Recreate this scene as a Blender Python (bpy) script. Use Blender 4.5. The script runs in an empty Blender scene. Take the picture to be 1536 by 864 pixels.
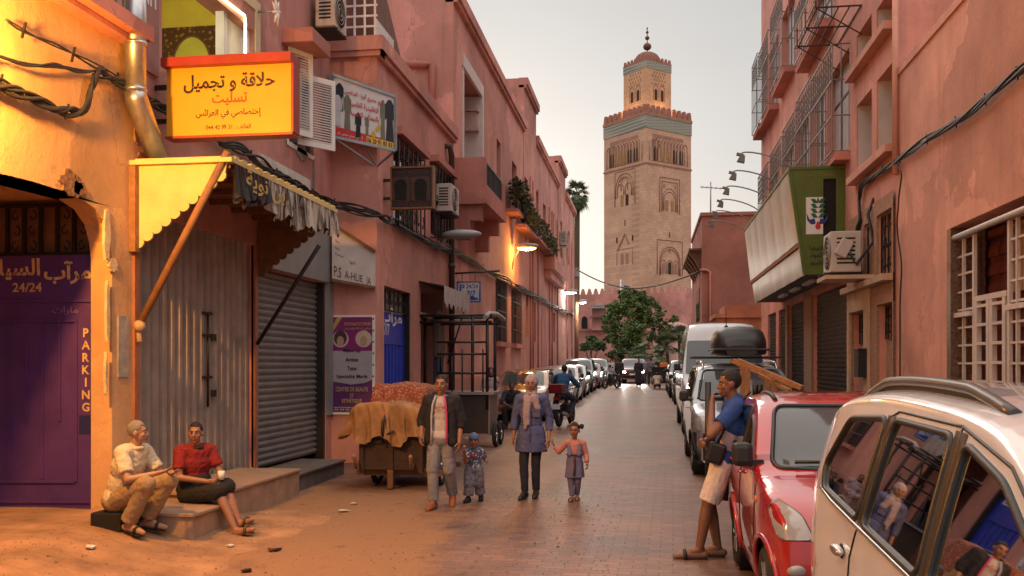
import bpy, bmesh, math, random
from math import sin, cos, pi, radians, sqrt, atan2
from mathutils import Vector, Matrix, Euler
from mathutils.bvhtree import BVHTree
random.seed(7)
S = bpy.context.scene
C = S.collection
# ---------------------------------------------------------------- camera
F = 1400.0; CZ = 1.9; HY = 546.0
YAW = math.atan(204.0 / F)
cs, sn = cos(YAW), sin(YAW)
cam_d = bpy.data.cameras.new('camera'); cam = bpy.data.objects.new('camera', cam_d); C.objects.link(cam)
cam_d.sensor_width = 36.0; cam_d.lens = 36.0 * F / 1536.0
cam_d.shift_y = (HY - 432.0) / 1536.0
cam_d.clip_start = 0.05; cam_d.clip_end = 3000
cam.location = (0, 0, CZ); cam.rotation_euler = (pi / 2, 0, YAW)
S.camera = cam
# ---------------------------------------------------------------- sky and sun
W = bpy.data.worlds.new('World'); S.world = W; W.use_nodes = True
nt = W.node_tree; nt.nodes.clear()
def wn(t, **k):
    n = nt.nodes.new(t)
    for a, b in k.items(): setattr(n, a, b)
    return n
out = wn('ShaderNodeOutputWorld'); bg = wn('ShaderNodeBackground'); bg2 = wn('ShaderNodeBackground'); add = wn('ShaderNodeAddShader')
sky = wn('ShaderNodeTexSky', sky_type='NISHITA', sun_disc=False)
sky.sun_elevation = radians(7); sky.sun_rotation = radians(-14); sky.air_density = 1.0; sky.dust_density = 4.0
hsv = wn('ShaderNodeHueSaturation'); hsv.inputs['Saturation'].default_value = 0.5
nt.links.new(sky.outputs[0], hsv.inputs['Color']); nt.links.new(hsv.outputs[0], bg.inputs[0]); bg.inputs[1].default_value = 0.012
# overcast veil: brightest overhead, warm and pale at the horizon
tc = wn('ShaderNodeTexCoord'); sep = wn('ShaderNodeSeparateXYZ'); rmp = wn('ShaderNodeValToRGB')
nt.links.new(tc.outputs['Generated'], sep.inputs[0]); nt.links.new(sep.outputs[2], rmp.inputs[0])
e = rmp.color_ramp.elements
e[0].position = 0.0; e[0].color = (0.72, 0.655, 0.59, 1)
e[1].position = 1.0; e[1].color = (2.05, 1.84, 1.66, 1)
for p_, c_ in ((0.10, (0.64, 0.60, 0.56, 1)), (0.22, (0.575, 0.565, 0.555, 1)), (0.36, (0.555, 0.55, 0.545, 1)), (0.55, (1.16, 1.08, 1.02, 1))):
    q = e.new(p_); q.color = c_
cn = wn('ShaderNodeTexNoise'); cn.inputs['Scale'].default_value = 2.2; cn.inputs['Detail'].default_value = 6.0; cm = wn('ShaderNodeMapping'); cm.inputs['Scale'].default_value = (1, 1, 3.0)
nt.links.new(tc.outputs['Generated'], cm.inputs[0]); nt.links.new(cm.outputs[0], cn.inputs['Vector']); cr_ = wn('ShaderNodeMapRange'); cr_.inputs[1].default_value = 0.3; cr_.inputs[2].default_value = 0.7; cr_.inputs[3].default_value = 0.93; cr_.inputs[4].default_value = 1.07; nt.links.new(cn.outputs['Fac'], cr_.inputs[0])
cx = wn('ShaderNodeMix', data_type='RGBA', blend_type='MULTIPLY'); cx.inputs['Factor'].default_value = 1.0; nt.links.new(rmp.outputs[0], cx.inputs['A']); nt.links.new(cr_.outputs[0], cx.inputs['B'])
nt.links.new(cx.outputs['Result'], bg2.inputs[0]); bg2.inputs[1].default_value = 1.0
nt.links.new(bg.outputs[0], add.inputs[0]); nt.links.new(bg2.outputs[0], add.inputs[1]); nt.links.new(add.outputs[0], out.inputs[0])
sl = bpy.data.lights.new('sun', 'SUN'); sun = bpy.data.objects.new('sun', sl); C.objects.link(sun)
sl.energy = 0.5; sl.angle = radians(25); sl.color = (1.0, 0.86, 0.72)
sun.rotation_euler = (radians(-66), 0, radians(14)); sun.location = (0, 40, 40)
S.view_settings.view_transform = 'Standard'; S.view_settings.look = 'None'; S.view_settings.exposure = 0.0; S.view_settings.gamma = 1.0
S.view_settings.use_curve_mapping = False
S.cycles.max_bounces = 6
# ---------------------------------------------------------------- helpers
def G(y): return 0.0086 * y                        # the street climbs gently away from the camera
def rayd(px):
    l = (px - 768.0) / F
    return l * cs - sn, l * sn + cs
def onX(px, py, X):                                # where the sight line meets a wall plane X = const
    a, b = rayd(px); d = X / a
    return Vector((X, d * b, CZ + (HY - py) * d / F))
def onY(px, py, Y):
    a, b = rayd(px); d = Y / b
    return Vector((d * a, Y, CZ + (HY - py) * d / F))
def onG(px, py, up=0.0):
    a, b = rayd(px); d = 12.0
    for _ in range(30): d = (CZ - up - G(d * b)) * F / (py - HY)
    return Vector((d * a, d * b, G(d * b) + up))
def hX(px0, px1, py0, py1, X, at=None):            # wall rectangle (y0,y1,z0,z1)
    at = px0 if at is None else at
    p = onX(px0, 500, X); q = onX(px1, 500, X)
    t = onX(at, py0, X).z; b = onX(at, py1, X).z
    return (min(p.y, q.y), max(p.y, q.y), b, t)

class MB:
    def __init__(s): s.v = []; s.f = []; s.m = []; s.s = []
    def add(s, vs, fs, mi=0, sm=False):
        o = len(s.v); s.v += [tuple(v) for v in vs]
        for f in fs: s.f.append(tuple(i + o for i in f)); s.m.append(mi); s.s.append(sm)
        return s
    def box(s, x0, x1, y0, y1, z0, z1, mi=0):
        vs = [(x, y, z) for z in (z0, z1) for y in (y0, y1) for x in (x0, x1)]
        return s.add(vs, [(0, 2, 3, 1), (4, 5, 7, 6), (0, 1, 5, 4), (2, 6, 7, 3), (0, 4, 6, 2), (1, 3, 7, 5)], mi)
    def obox(s, c, size, R=None, mi=0):
        R = R or Matrix.Identity(3); c = Vector(c); h = [k / 2 for k in size]
        vs = [c + R @ Vector((x * h[0], y * h[1], z * h[2])) for z in (-1, 1) for y in (-1, 1) for x in (-1, 1)]
        return s.add(vs, [(0, 2, 3, 1), (4, 5, 7, 6), (0, 1, 5, 4), (2, 6, 7, 3), (0, 4, 6, 2), (1, 3, 7, 5)], mi)
    def bar(s, a, b, w, t=None, up=(0, 0, 1), mi=0):
        a = Vector(a); b = Vector(b); y = (b - a); L = y.length
        if L < 1e-6: return s
        y.normalize(); z = Vector(up); x = y.cross(z)
        if x.length < 1e-4: x = y.cross(Vector((1, 0, 0)))
        x.normalize(); z = x.cross(y)
        return s.obox((a + b) / 2, (w, L, t or w), Matrix((x, y, z)).transposed(), mi)
    def quad(s, a, b, c, d, mi=0): return s.add([a, b, c, d], [(0, 1, 2, 3)], mi)
    def poly(s, pts, off, mi=0):                   # prism: outline + extrusion vector
        n = len(pts); off = Vector(off); P = [Vector(p) for p in pts]
        vs = P + [p + off for p in P]
        return s.add(vs, [tuple(range(n))[::-1], tuple(range(n, 2 * n))] + [(i, (i + 1) % n, n + (i + 1) % n, n + i) for i in range(n)], mi)
    def tube(s, pts, r, n=8, mi=0, cap=True, sm=True, closed=False):
        P = [Vector(p) for p in pts]; k = len(P); R = r if isinstance(r, (list, tuple)) else [r] * k
        o = len(s.v); nrm = None
        for i in range(k):
            if closed: d = P[(i + 1) % k] - P[i - 1]
            else: d = P[min(i + 1, k - 1)] - P[max(i - 1, 0)]
            if d.length < 1e-9: d = Vector((0, 0, 1))
            d.normalize()
            if nrm is None:
                nrm = d.cross(Vector((0, 0, 1)))
                if nrm.length < 1e-3: nrm = d.cross(Vector((1, 0, 0)))
            nrm = nrm - d * nrm.dot(d)
            if nrm.length < 1e-6: nrm = d.orthogonal()
            nrm.normalize(); b = d.cross(nrm)
            for j in range(n):
                a = 2 * pi * j / n
                s.v.append(tuple(P[i] + (nrm * cos(a) + b * sin(a)) * R[i]))
        for i in range(k if closed else k - 1):
            i2 = (i + 1) % k
            for j in range(n):
                s.f.append((o + i * n + j, o + i * n + (j + 1) % n, o + i2 * n + (j + 1) % n, o + i2 * n + j)); s.m.append(mi); s.s.append(sm)
        if cap and not closed:
            s.f.append(tuple(o + j for j in range(n))[::-1]); s.m.append(mi); s.s.append(False)
            s.f.append(tuple(o + (k - 1) * n + j for j in range(n))); s.m.append(mi); s.s.append(False)
        return s
    def lathe(s, prof, c=(0, 0, 0), axis='z', n=24, mi=0, sm=True):
        c = Vector(c); o = len(s.v)
        for r, h in prof:
            for j in range(n):
                a = 2 * pi * j / n; p = (r * cos(a), r * sin(a), h)
                if axis == 'x': p = (h, r * cos(a), r * sin(a))
                if axis == 'y': p = (r * sin(a), h, r * cos(a))
                s.v.append(tuple(c + Vector(p)))
        for i in range(len(prof) - 1):
            for j in range(n):
                s.f.append((o + i * n + j, o + i * n + (j + 1) % n, o + (i + 1) * n + (j + 1) % n, o + (i + 1) * n + j)); s.m.append(mi); s.s.append(sm)
        return s
    def ball(s, c, r, nu=16, nv=10, mi=0, R=None):
        c = Vector(c); r = r if isinstance(r, (list, tuple)) else (r, r, r); o = len(s.v)
        for i in range(nv + 1):
            t = pi * i / nv
            for j in range(nu):
                a = 2 * pi * j / nu; p = Vector((r[0] * sin(t) * cos(a), r[1] * sin(t) * sin(a), r[2] * cos(t)))
                if R: p = R @ p
                s.v.append(tuple(c + p))
        for i in range(nv):
            for j in range(nu):
                s.f.append((o + i * nu + j, o + (i + 1) * nu + j, o + (i + 1) * nu + (j + 1) % nu, o + i * nu + (j + 1) % nu)); s.m.append(mi); s.s.append(True)
        return s
    def facade(s, ax, plane, u0, u1, v0, v1, holes=(), depth=0.25, sg=1, mi=0, rmi=None):
        """wall sheet in plane ax=plane (u = other horizontal axis, v = z) with rectangular openings and reveals"""
        rmi = mi if rmi is None else rmi
        us = sorted(set([u0, u1] + [h for H in holes for h in H[:2] if u0 < h < u1])); vs = sorted(set([v0, v1] + [h for H in holes for h in H[2:4] if v0 < h < v1]))
        P = (lambda u, v, w: (w, u, v)) if ax == 'x' else (lambda u, v, w: (u, w, v))
        for i in range(len(us) - 1):
            for j in range(len(vs) - 1):
                cu = (us[i] + us[i + 1]) / 2; cv = (vs[j] + vs[j + 1]) / 2
                if any(H[0] < cu < H[1] and H[2] < cv < H[3] for H in holes): continue
                s.quad(P(us[i], vs[j], plane), P(us[i + 1], vs[j], plane), P(us[i + 1], vs[j + 1], plane), P(us[i], vs[j + 1], plane), mi)
        for H in holes:
            a, b, c, d = H[:4]; q = plane - sg * (H[4] if len(H) > 4 else depth)
            a, b = max(a, u0), min(b, u1)
            for (x, y), (x2, y2) in (((a, c), (b, c)), ((b, c), (b, d)), ((b, d), (a, d)), ((a, d), (a, c))):
                s.quad(P(x, y, plane), P(x2, y2, plane), P(x2, y2, q), P(x, y, q), rmi)
        return s
    def build_each(s, name, mat, parent=None, bevel=0.0):   # one object per connected piece
        n = len(s.v); r = list(range(n))
        def fd(a):
            while r[a] != a: r[a] = r[r[a]]; a = r[a]
            return a
        for f in s.f:
            for b in f[1:]: r[fd(b)] = fd(f[0])
        g = {}
        for k, f in enumerate(s.f): g.setdefault(fd(f[0]), []).append(k)
        o = None
        for ks in g.values():
            q = MB(); ids = sorted({i for k in ks for i in s.f[k]}); mp = {i: j for j, i in enumerate(ids)}; q.v = [s.v[i] for i in ids]
            q.f = [tuple(mp[i] for i in s.f[k]) for k in ks]; q.m = [s.m[k] for k in ks]; q.s = [s.s[k] for k in ks]; o = q.build(name, mat, parent, bevel)
        return o
    def build(s, name, mat, parent=None, bevel=0.0, weld=False, local=False):
        me = bpy.data.meshes.new(name); me.from_pydata(s.v, [], s.f)
        mats = mat if isinstance(mat, (list, tuple)) else [mat]
        for m in mats: me.materials.append(m)
        me.polygons.foreach_set('material_index', s.m); me.polygons.foreach_set('use_smooth', s.s)
        if weld:
            bm = bmesh.new(); bm.from_mesh(me); bmesh.ops.remove_doubles(bm, verts=bm.verts, dist=0.0005); bm.to_mesh(me); bm.free()
        me.update()
        return link(name, me, parent, bevel, local)

def link(name, me, parent=None, bevel=0.0, local=False):
    o = bpy.data.objects.new(name, me); C.objects.link(o)
    if parent is not None:
        o.parent = parent
        if parent.type == 'EMPTY' and not local: o.matrix_parent_inverse = Matrix.Translation(-parent.location)
    if bevel:
        b = o.modifiers.new('bevel', 'BEVEL'); b.width = bevel; b.segments = 2; b.limit_method = 'ANGLE'
    return o
def tag(o, label=None, cat=None, group=None, kind=None):
    if label: o['label'] = label
    if cat: o['category'] = cat
    if group: o['group'] = group
    if kind: o['kind'] = kind
    return o
def thing(name, label, cat, loc=(0, 0, 0), rz=0.0, group=None):
    o = bpy.data.objects.new(name, None); C.objects.link(o); o.location = loc; o.rotation_euler = (0, 0, rz); o.empty_display_size = 0.2
    return tag(o, label, cat, group)
def dup(root, loc, rz=0.0, label=None, scale=None):
    def cp(o, par):
        c = o.copy(); C.objects.link(c); c.parent = par
        for ch in list(o.children): cp(ch, c)
        return c
    r = cp(root, None); r.location = loc; r.rotation_euler = (0, 0, rz)
    if scale: r.scale = scale
    if label: r['label'] = label
    return r
_tmp = bpy.data.scenes.new('workshop')               # empty side scene, so that evaluating one object stays quick
def evalmesh(o):
    _tmp.collection.objects.link(o); _tmp.view_layers[0].update(); dg = _tmp.view_layers[0].depsgraph
    m = bpy.data.meshes.new_from_object(o.evaluated_get(dg)); _tmp.collection.objects.unlink(o)
    return m

# ---------------------------------------------------------------- writing
AR = {0x622: (0xFE81, 2), 0x623: (0xFE83, 2), 0x625: (0xFE87, 2), 0x626: (0xFE89, 4), 0x627: (0xFE8D, 2), 0x628: (0xFE8F, 4), 0x629: (0xFE93, 2), 0x62A: (0xFE95, 4), 0x62B: (0xFE99, 4),
      0x62C: (0xFE9D, 4), 0x62D: (0xFEA1, 4), 0x62E: (0xFEA5, 4), 0x62F: (0xFEA9, 2), 0x630: (0xFEAB, 2), 0x631: (0xFEAD, 2), 0x632: (0xFEAF, 2), 0x633: (0xFEB1, 4), 0x634: (0xFEB5, 4),
      0x635: (0xFEB9, 4), 0x636: (0xFEBD, 4), 0x637: (0xFEC1, 4), 0x638: (0xFEC5, 4), 0x639: (0xFEC9, 4), 0x63A: (0xFECD, 4), 0x641: (0xFED1, 4), 0x642: (0xFED5, 4), 0x643: (0xFED9, 4),
      0x644: (0xFEDD, 4), 0x645: (0xFEE1, 4), 0x646: (0xFEE5, 4), 0x647: (0xFEE9, 4), 0x648: (0xFEED, 2), 0x649: (0xFEEF, 2), 0x64A: (0xFEF1, 4)}
def arabic(t):
    cps = [ord(c) for c in t]; outp = []; i = 0
    def joins_next(c): return c in AR and AR[c][1] == 4
    while i < len(cps):
        c = cps[i]; prev = i > 0 and joins_next(cps[i - 1])
        if c == 0x644 and i + 1 < len(cps) and cps[i + 1] in (0x622, 0x623, 0x625, 0x627):
            base = {0x622: 0xFEF5, 0x623: 0xFEF7, 0x625: 0xFEF9, 0x627: 0xFEFB}[cps[i + 1]]
            outp.append(chr(base + (1 if prev else 0))); i += 2; continue
        if c in AR:
            base, n = AR[c]; nxt = n == 4 and i + 1 < len(cps) and cps[i + 1] in AR
            outp.append(chr(base + ((3 if nxt else 1) if prev else (2 if nxt else 0)))); i += 1
        else: outp.append(chr(c)); i += 1
    return ''.join(outp[::-1])
_txt = {}
def text_mesh(t, bold=0.0):
    k = (t, bold)
    if k not in _txt:
        cu = bpy.data.curves.new('lettering', 'FONT'); cu.body = t; cu.size = 1.0; cu.resolution_u = 3; cu.offset = bold
        o = bpy.data.objects.new('lettering', cu); me = evalmesh(o)
        bpy.data.objects.remove(o)
        _txt[k] = ([tuple(v.co) for v in me.vertices], [tuple(p.vertices) for p in me.polygons])
        bpy.data.meshes.remove(me)
    return _txt[k]
def lettering(mb, t, c, w, h, u, v, mi=0, bold=0.0, off=0.004, fn=None):
    """write t centred on c, fitted to w x h (either may be None), along unit vectors u, v"""
    vs, fs = text_mesh(t, bold)
    if not vs: return mb
    x0 = min(p[0] for p in vs); x1 = max(p[0] for p in vs); y0 = min(p[1] for p in vs); y1 = max(p[1] for p in vs)
    sx = w / (x1 - x0) if w else None; sy = h / (y1 - y0) if h else None
    sx = sx or sy; sy = sy or sx
    u = Vector(u).normalized(); v = Vector(v).normalized(); n = u.cross(v); c = Vector(c)
    P = []
    for p in vs:
        a = (p[0] - (x0 + x1) / 2) * sx; b = (p[1] - (y0 + y1) / 2) * sy
        q = c + u * a + v * b + n * off
        P.append(fn(q) if fn else q)
    return mb.add(P, fs, mi)

# ---------------------------------------------------------------- materials
def nodemat(name):
    m = bpy.data.materials.new(name); m.use_nodes = True; t = m.node_tree
    b = t.nodes['Principled BSDF']
    return m, t, b
def N(t, k, **kw):
    n = t.nodes.new(k)
    for a, b in kw.items():
        if a in n.inputs: n.inputs[a].default_value = b
        else: setattr(n, a, b)
    return n
def col4(c): return (c[0], c[1], c[2], 1)
_mc = {}
def paint(name, c, rough=0.6, var=0.12, scale=6.0, bump=0.0, bscale=60.0, metal=0.0, spec=0.5, dirt=0.0, coat=0.0, obj=False):
    """surface colour broken up by two noises, optional dirt blotches and bump"""
    m, t, b = nodemat(name); L = t.links.new
    g = N(t, 'ShaderNodeTexCoord') if obj else N(t, 'ShaderNodeNewGeometry')
    pos = g.outputs['Object'] if obj else g.outputs['Position']
    n1 = N(t, 'ShaderNodeTexNoise', Scale=scale, Detail=5.0, Roughness=0.6); L(pos, n1.inputs['Vector'])
    r = N(t, 'ShaderNodeMapRange'); r.inputs[1].default_value = 0.3; r.inputs[2].default_value = 0.7; L(n1.outputs['Fac'], r.inputs[0])
    mx = N(t, 'ShaderNodeMix', data_type='RGBA'); L(r.outputs[0], mx.inputs['Factor'])
    mx.inputs['A'].default_value = col4([k * (1 - var) for k in c]); mx.inputs['B'].default_value = col4([min(1, k * (1 + var)) for k in c])
    o = mx.outputs['Result']
    if dirt:
        n2 = N(t, 'ShaderNodeTexNoise', Scale=scale * 0.35, Detail=8.0, Roughness=0.7); L(pos, n2.inputs['Vector'])
        r2 = N(t, 'ShaderNodeMapRange'); r2.inputs[1].default_value = 0.55; r2.inputs[2].default_value = 0.75; r2.inputs[4].default_value = dirt; L(n2.outputs['Fac'], r2.inputs[0])
        m2 = N(t, 'ShaderNodeMix', data_type='RGBA'); L(r2.outputs[0], m2.inputs['Factor']); L(o, m2.inputs['A']); m2.inputs['B'].default_value = (0.06, 0.04, 0.03, 1); o = m2.outputs['Result']
    L(o, b.inputs['Base Color']); b.inputs['Roughness'].default_value = rough; b.inputs['Metallic'].default_value = metal
    b.inputs['Specular IOR Level'].default_value = spec
    if coat: b.inputs['Coat Weight'].default_value = coat; b.inputs['Coat Roughness'].default_value = 0.04
    if bump:
        n3 = N(t, 'ShaderNodeTexNoise', Scale=bscale, Detail=4.0); L(pos, n3.inputs['Vector'])
        bp = N(t, 'ShaderNodeBump', Strength=bump, Distance=0.02); L(n3.outputs['Fac'], bp.inputs['Height']); L(bp.outputs[0], b.inputs['Normal'])
    return m
def plaster(name, c, stain=(0.10, 0.05, 0.04), amount=0.35, pale=(0.55, 0.36, 0.28), rough=0.92, wear=0.5):
    """limewashed render: cloudy colour, vertical rain streaks, patches and hairline bumps"""
    m, t, b = nodemat(name); L = t.links.new
    g = N(t, 'ShaderNodeNewGeometry'); pos = g.outputs['Position']
    n1 = N(t, 'ShaderNodeTexNoise', Scale=0.55, Detail=7.0, Roughness=0.62); L(pos, n1.inputs['Vector'])
    cr = N(t, 'ShaderNodeValToRGB'); L(n1.outputs['Fac'], cr.inputs[0])
    cr.color_ramp.elements[0].position = 0.32; cr.color_ramp.elements[0].color = col4([k * 0.70 for k in c])
    cr.color_ramp.elements[1].position = 0.70; cr.color_ramp.elements[1].color = col4([min(1, k * 1.2) for k in c])
    mp = N(t, 'ShaderNodeMapping'); mp.inputs['Scale'].default_value = (2.6, 2.6, 0.16); L(pos, mp.inputs['Vector'])
    n2 = N(t, 'ShaderNodeTexNoise', Scale=1.0, Detail=6.0, Roughness=0.7); L(mp.outputs[0], n2.inputs['Vector'])
    r2 = N(t, 'ShaderNodeMapRange'); r2.inputs[1].default_value = 0.52; r2.inputs[2].default_value = 0.78; r2.inputs[4].default_value = amount; L(n2.outputs['Fac'], r2.inputs[0])
    m1 = N(t, 'ShaderNodeMix', data_type='RGBA'); L(r2.outputs[0], m1.inputs['Factor']); L(cr.outputs[0], m1.inputs['A']); m1.inputs['B'].default_value = col4(stain)
    n3 = N(t, 'ShaderNodeTexNoise', Scale=2.3, Detail=9.0, Roughness=0.75, Distortion=0.6); L(pos, n3.inputs['Vector'])
    r3 = N(t, 'ShaderNodeMapRange'); r3.inputs[1].default_value = 0.60; r3.inputs[2].default_value = 0.66; r3.inputs[4].default_value = wear; L(n3.outputs['Fac'], r3.inputs[0])
    m2 = N(t, 'ShaderNodeMix', data_type='RGBA'); L(r3.outputs[0], m2.inputs['Factor']); L(m1.outputs['Result'], m2.inputs['A']); m2.inputs['B'].default_value = col4([0.55 * a + 0.45 * b2 for a, b2 in zip(c, pale)])
    # repainted areas with their own edges, and hairline cracks
    vo = N(t, 'ShaderNodeTexVoronoi', Scale=0.42); nd = N(t, 'ShaderNodeTexNoise', Scale=1.8, Detail=6.0); L(pos, nd.inputs['Vector']); vm = N(t, 'ShaderNodeVectorMath', operation='MULTIPLY_ADD'); L(nd.outputs['Color'], vm.inputs[0]); vm.inputs[1].default_value = (1.6, 1.6, 1.6); L(pos, vm.inputs[2]); L(vm.outputs[0], vo.inputs['Vector'])
    sx = N(t, 'ShaderNodeSeparateXYZ'); L(vo.outputs['Color'], sx.inputs[0]); rv = N(t, 'ShaderNodeMapRange'); rv.inputs[3].default_value = 0.84; rv.inputs[4].default_value = 1.13; L(sx.outputs[0], rv.inputs[0])
    mp2 = N(t, 'ShaderNodeMix', data_type='RGBA', blend_type='MULTIPLY'); mp2.inputs['Factor'].default_value = 1.0; L(m2.outputs['Result'], mp2.inputs['A']); L(rv.outputs[0], mp2.inputs['B'])
    ve = N(t, 'ShaderNodeTexVoronoi', Scale=0.55, feature='DISTANCE_TO_EDGE'); vm2 = N(t, 'ShaderNodeVectorMath', operation='MULTIPLY_ADD'); L(nd.outputs['Color'], vm2.inputs[0]); vm2.inputs[1].default_value = (0.7, 0.7, 0.7); L(pos, vm2.inputs[2]); L(vm2.outputs[0], ve.inputs['Vector'])
    rc = N(t, 'ShaderNodeMapRange'); rc.inputs[1].default_value = 0.0; rc.inputs[2].default_value = 0.006; rc.inputs[3].default_value = 1.0; rc.inputs[4].default_value = 0.0; L(ve.outputs['Distance'], rc.inputs[0]); mc = N(t, 'ShaderNodeMath', operation='MULTIPLY'); L(rc.outputs[0], mc.inputs[0]); rg = N(t, 'ShaderNodeMapRange'); rg.inputs[1].default_value = 0.5; rg.inputs[2].default_value = 0.6; rg.inputs[4].default_value = 0.55; L(n1.outputs['Fac'], rg.inputs[0]); L(rg.outputs[0], mc.inputs[1])
    m3 = N(t, 'ShaderNodeMix', data_type='RGBA'); L(mc.outputs[0], m3.inputs['Factor']); L(mp2.outputs['Result'], m3.inputs['A']); m3.inputs['B'].default_value = col4([k * .35 for k in c])
    L(m3.outputs['Result'], b.inputs['Base Color']); b.inputs['Roughness'].default_value = rough; b.inputs['Specular IOR Level'].default_value = 0.25
    n4 = N(t, 'ShaderNodeTexNoise', Scale=14.0, Detail=8.0, Roughness=0.7); L(pos, n4.inputs['Vector'])
    bp = N(t, 'ShaderNodeBump', Strength=0.45, Distance=0.02); L(n4.outputs['Fac'], bp.inputs['Height']); L(bp.outputs[0], b.inputs['Normal'])
    return m
def emit(name, c, s):
    m, t, b = nodemat(name); b.inputs['Base Color'].default_value = col4(c); b.inputs['Emission Color'].default_value = col4(c); b.inputs['Emission Strength'].default_value = s
    return m
def striped(name, c1, c2, scale, axis='x', rough=0.8, sharp=True):
    m, t, b = nodemat(name); L = t.links.new
    g = N(t, 'ShaderNodeTexCoord'); w = N(t, 'ShaderNodeTexWave', Scale=scale, Distortion=0.3, Detail=1.0); w.bands_direction = axis.upper(); L(g.outputs['Object'], w.inputs['Vector'])
    mx = N(t, 'ShaderNodeMix', data_type='RGBA'); L(w.outputs['Fac'], mx.inputs['Factor']); mx.inputs['A'].default_value = col4(c1); mx.inputs['B'].default_value = col4(c2)
    L(mx.outputs['Result'], b.inputs['Base Color']); b.inputs['Roughness'].default_value = rough
    return m
def spotted(name, c1, c2, scale, thr=0.35, rough=0.85):
    m, t, b = nodemat(name); L = t.links.new
    g = N(t, 'ShaderNodeTexCoord'); w = N(t, 'ShaderNodeTexVoronoi', Scale=scale); L(g.outputs['Object'], w.inputs['Vector'])
    r = N(t, 'ShaderNodeMapRange'); r.inputs[1].default_value = thr; r.inputs[2].default_value = thr + 0.08; L(w.outputs['Distance'], r.inputs[0])
    mx = N(t, 'ShaderNodeMix', data_type='RGBA'); L(r.outputs[0], mx.inputs['Factor']); mx.inputs['A'].default_value = col4(c1); mx.inputs['B'].default_value = col4(c2)
    L(mx.outputs['Result'], b.inputs['Base Color']); b.inputs['Roughness'].default_value = rough
    return m
def glass_mat(name, tint=(0.02, 0.025, 0.03), clear=0.0):
    m, t, b = nodemat(name); L = t.links.new
    if clear <= 0:
        b.inputs['Base Color'].default_value = col4(tint); b.inputs['Roughness'].default_value = 0.03; b.inputs['Specular IOR Level'].default_value = 0.9
        return m
    o = t.nodes['Material Output']; tr = N(t, 'ShaderNodeBsdfTransparent'); tr.inputs[0].default_value = (clear, clear * 1.02, clear, 1)
    gl = N(t, 'ShaderNodeBsdfGlossy'); gl.inputs['Roughness'].default_value = 0.02
    fr = N(t, 'ShaderNodeFresnel'); fr.inputs[0].default_value = 1.65
    mx = N(t, 'ShaderNodeMixShader'); L(fr.outputs[0], mx.inputs[0]); L(tr.outputs[0], mx.inputs[1]); L(gl.outputs[0], mx.inputs[2]); L(mx.outputs[0], o.inputs[0])
    return m
PINK = plaster('pink_plaster', (0.58, 0.28, 0.235))
PINKD = plaster('deep_pink_plaster', (0.50, 0.21, 0.175), amount=0.3)
PEACH = plaster('peach_plaster', (0.60, 0.35, 0.17), stain=(0.2, 0.09, 0.04), amount=0.3)
CORAL = plaster('coral_plaster', (0.62, 0.305, 0.23), amount=0.3, wear=0.3)
ROSE = plaster('rose_plaster', (0.61, 0.30, 0.255), amount=0.35, wear=0.35)
CREAMP = plaster('cream_plaster', (0.52, 0.36, 0.25), stain=(0.2, 0.12, 0.07))
BLACK = paint('black_metal', (0.012, 0.011, 0.011), 0.45, 0.2, 12)
RUBBER = paint('black_rubber', (0.014, 0.014, 0.014), 0.8, 0.2, 20, bump=0.2)
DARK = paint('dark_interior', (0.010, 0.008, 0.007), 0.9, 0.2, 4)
WHITE = paint('white_paint', (0.72, 0.70, 0.68), 0.5, 0.06, 5, dirt=0.12)
GREYM = paint('grey_metal', (0.28, 0.28, 0.29), 0.4, 0.15, 8, metal=0.6, dirt=0.2)
STEEL = paint('galvanised_steel', (0.5, 0.5, 0.52), 0.33, 0.2, 7, metal=0.9)
WOOD = paint('brown_wood', (0.16, 0.075, 0.035), 0.7, 0.3, 9, bump=0.2)
WOODL = paint('old_timber', (0.25, 0.12, 0.052), 0.75, 0.25, 9, bump=0.25)
GLASS = glass_mat('dark_window_glass', (0.02, 0.024, 0.03))
CABLE = paint('black_cable', (0.018, 0.015, 0.013), 0.6, 0.3, 15)
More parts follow.
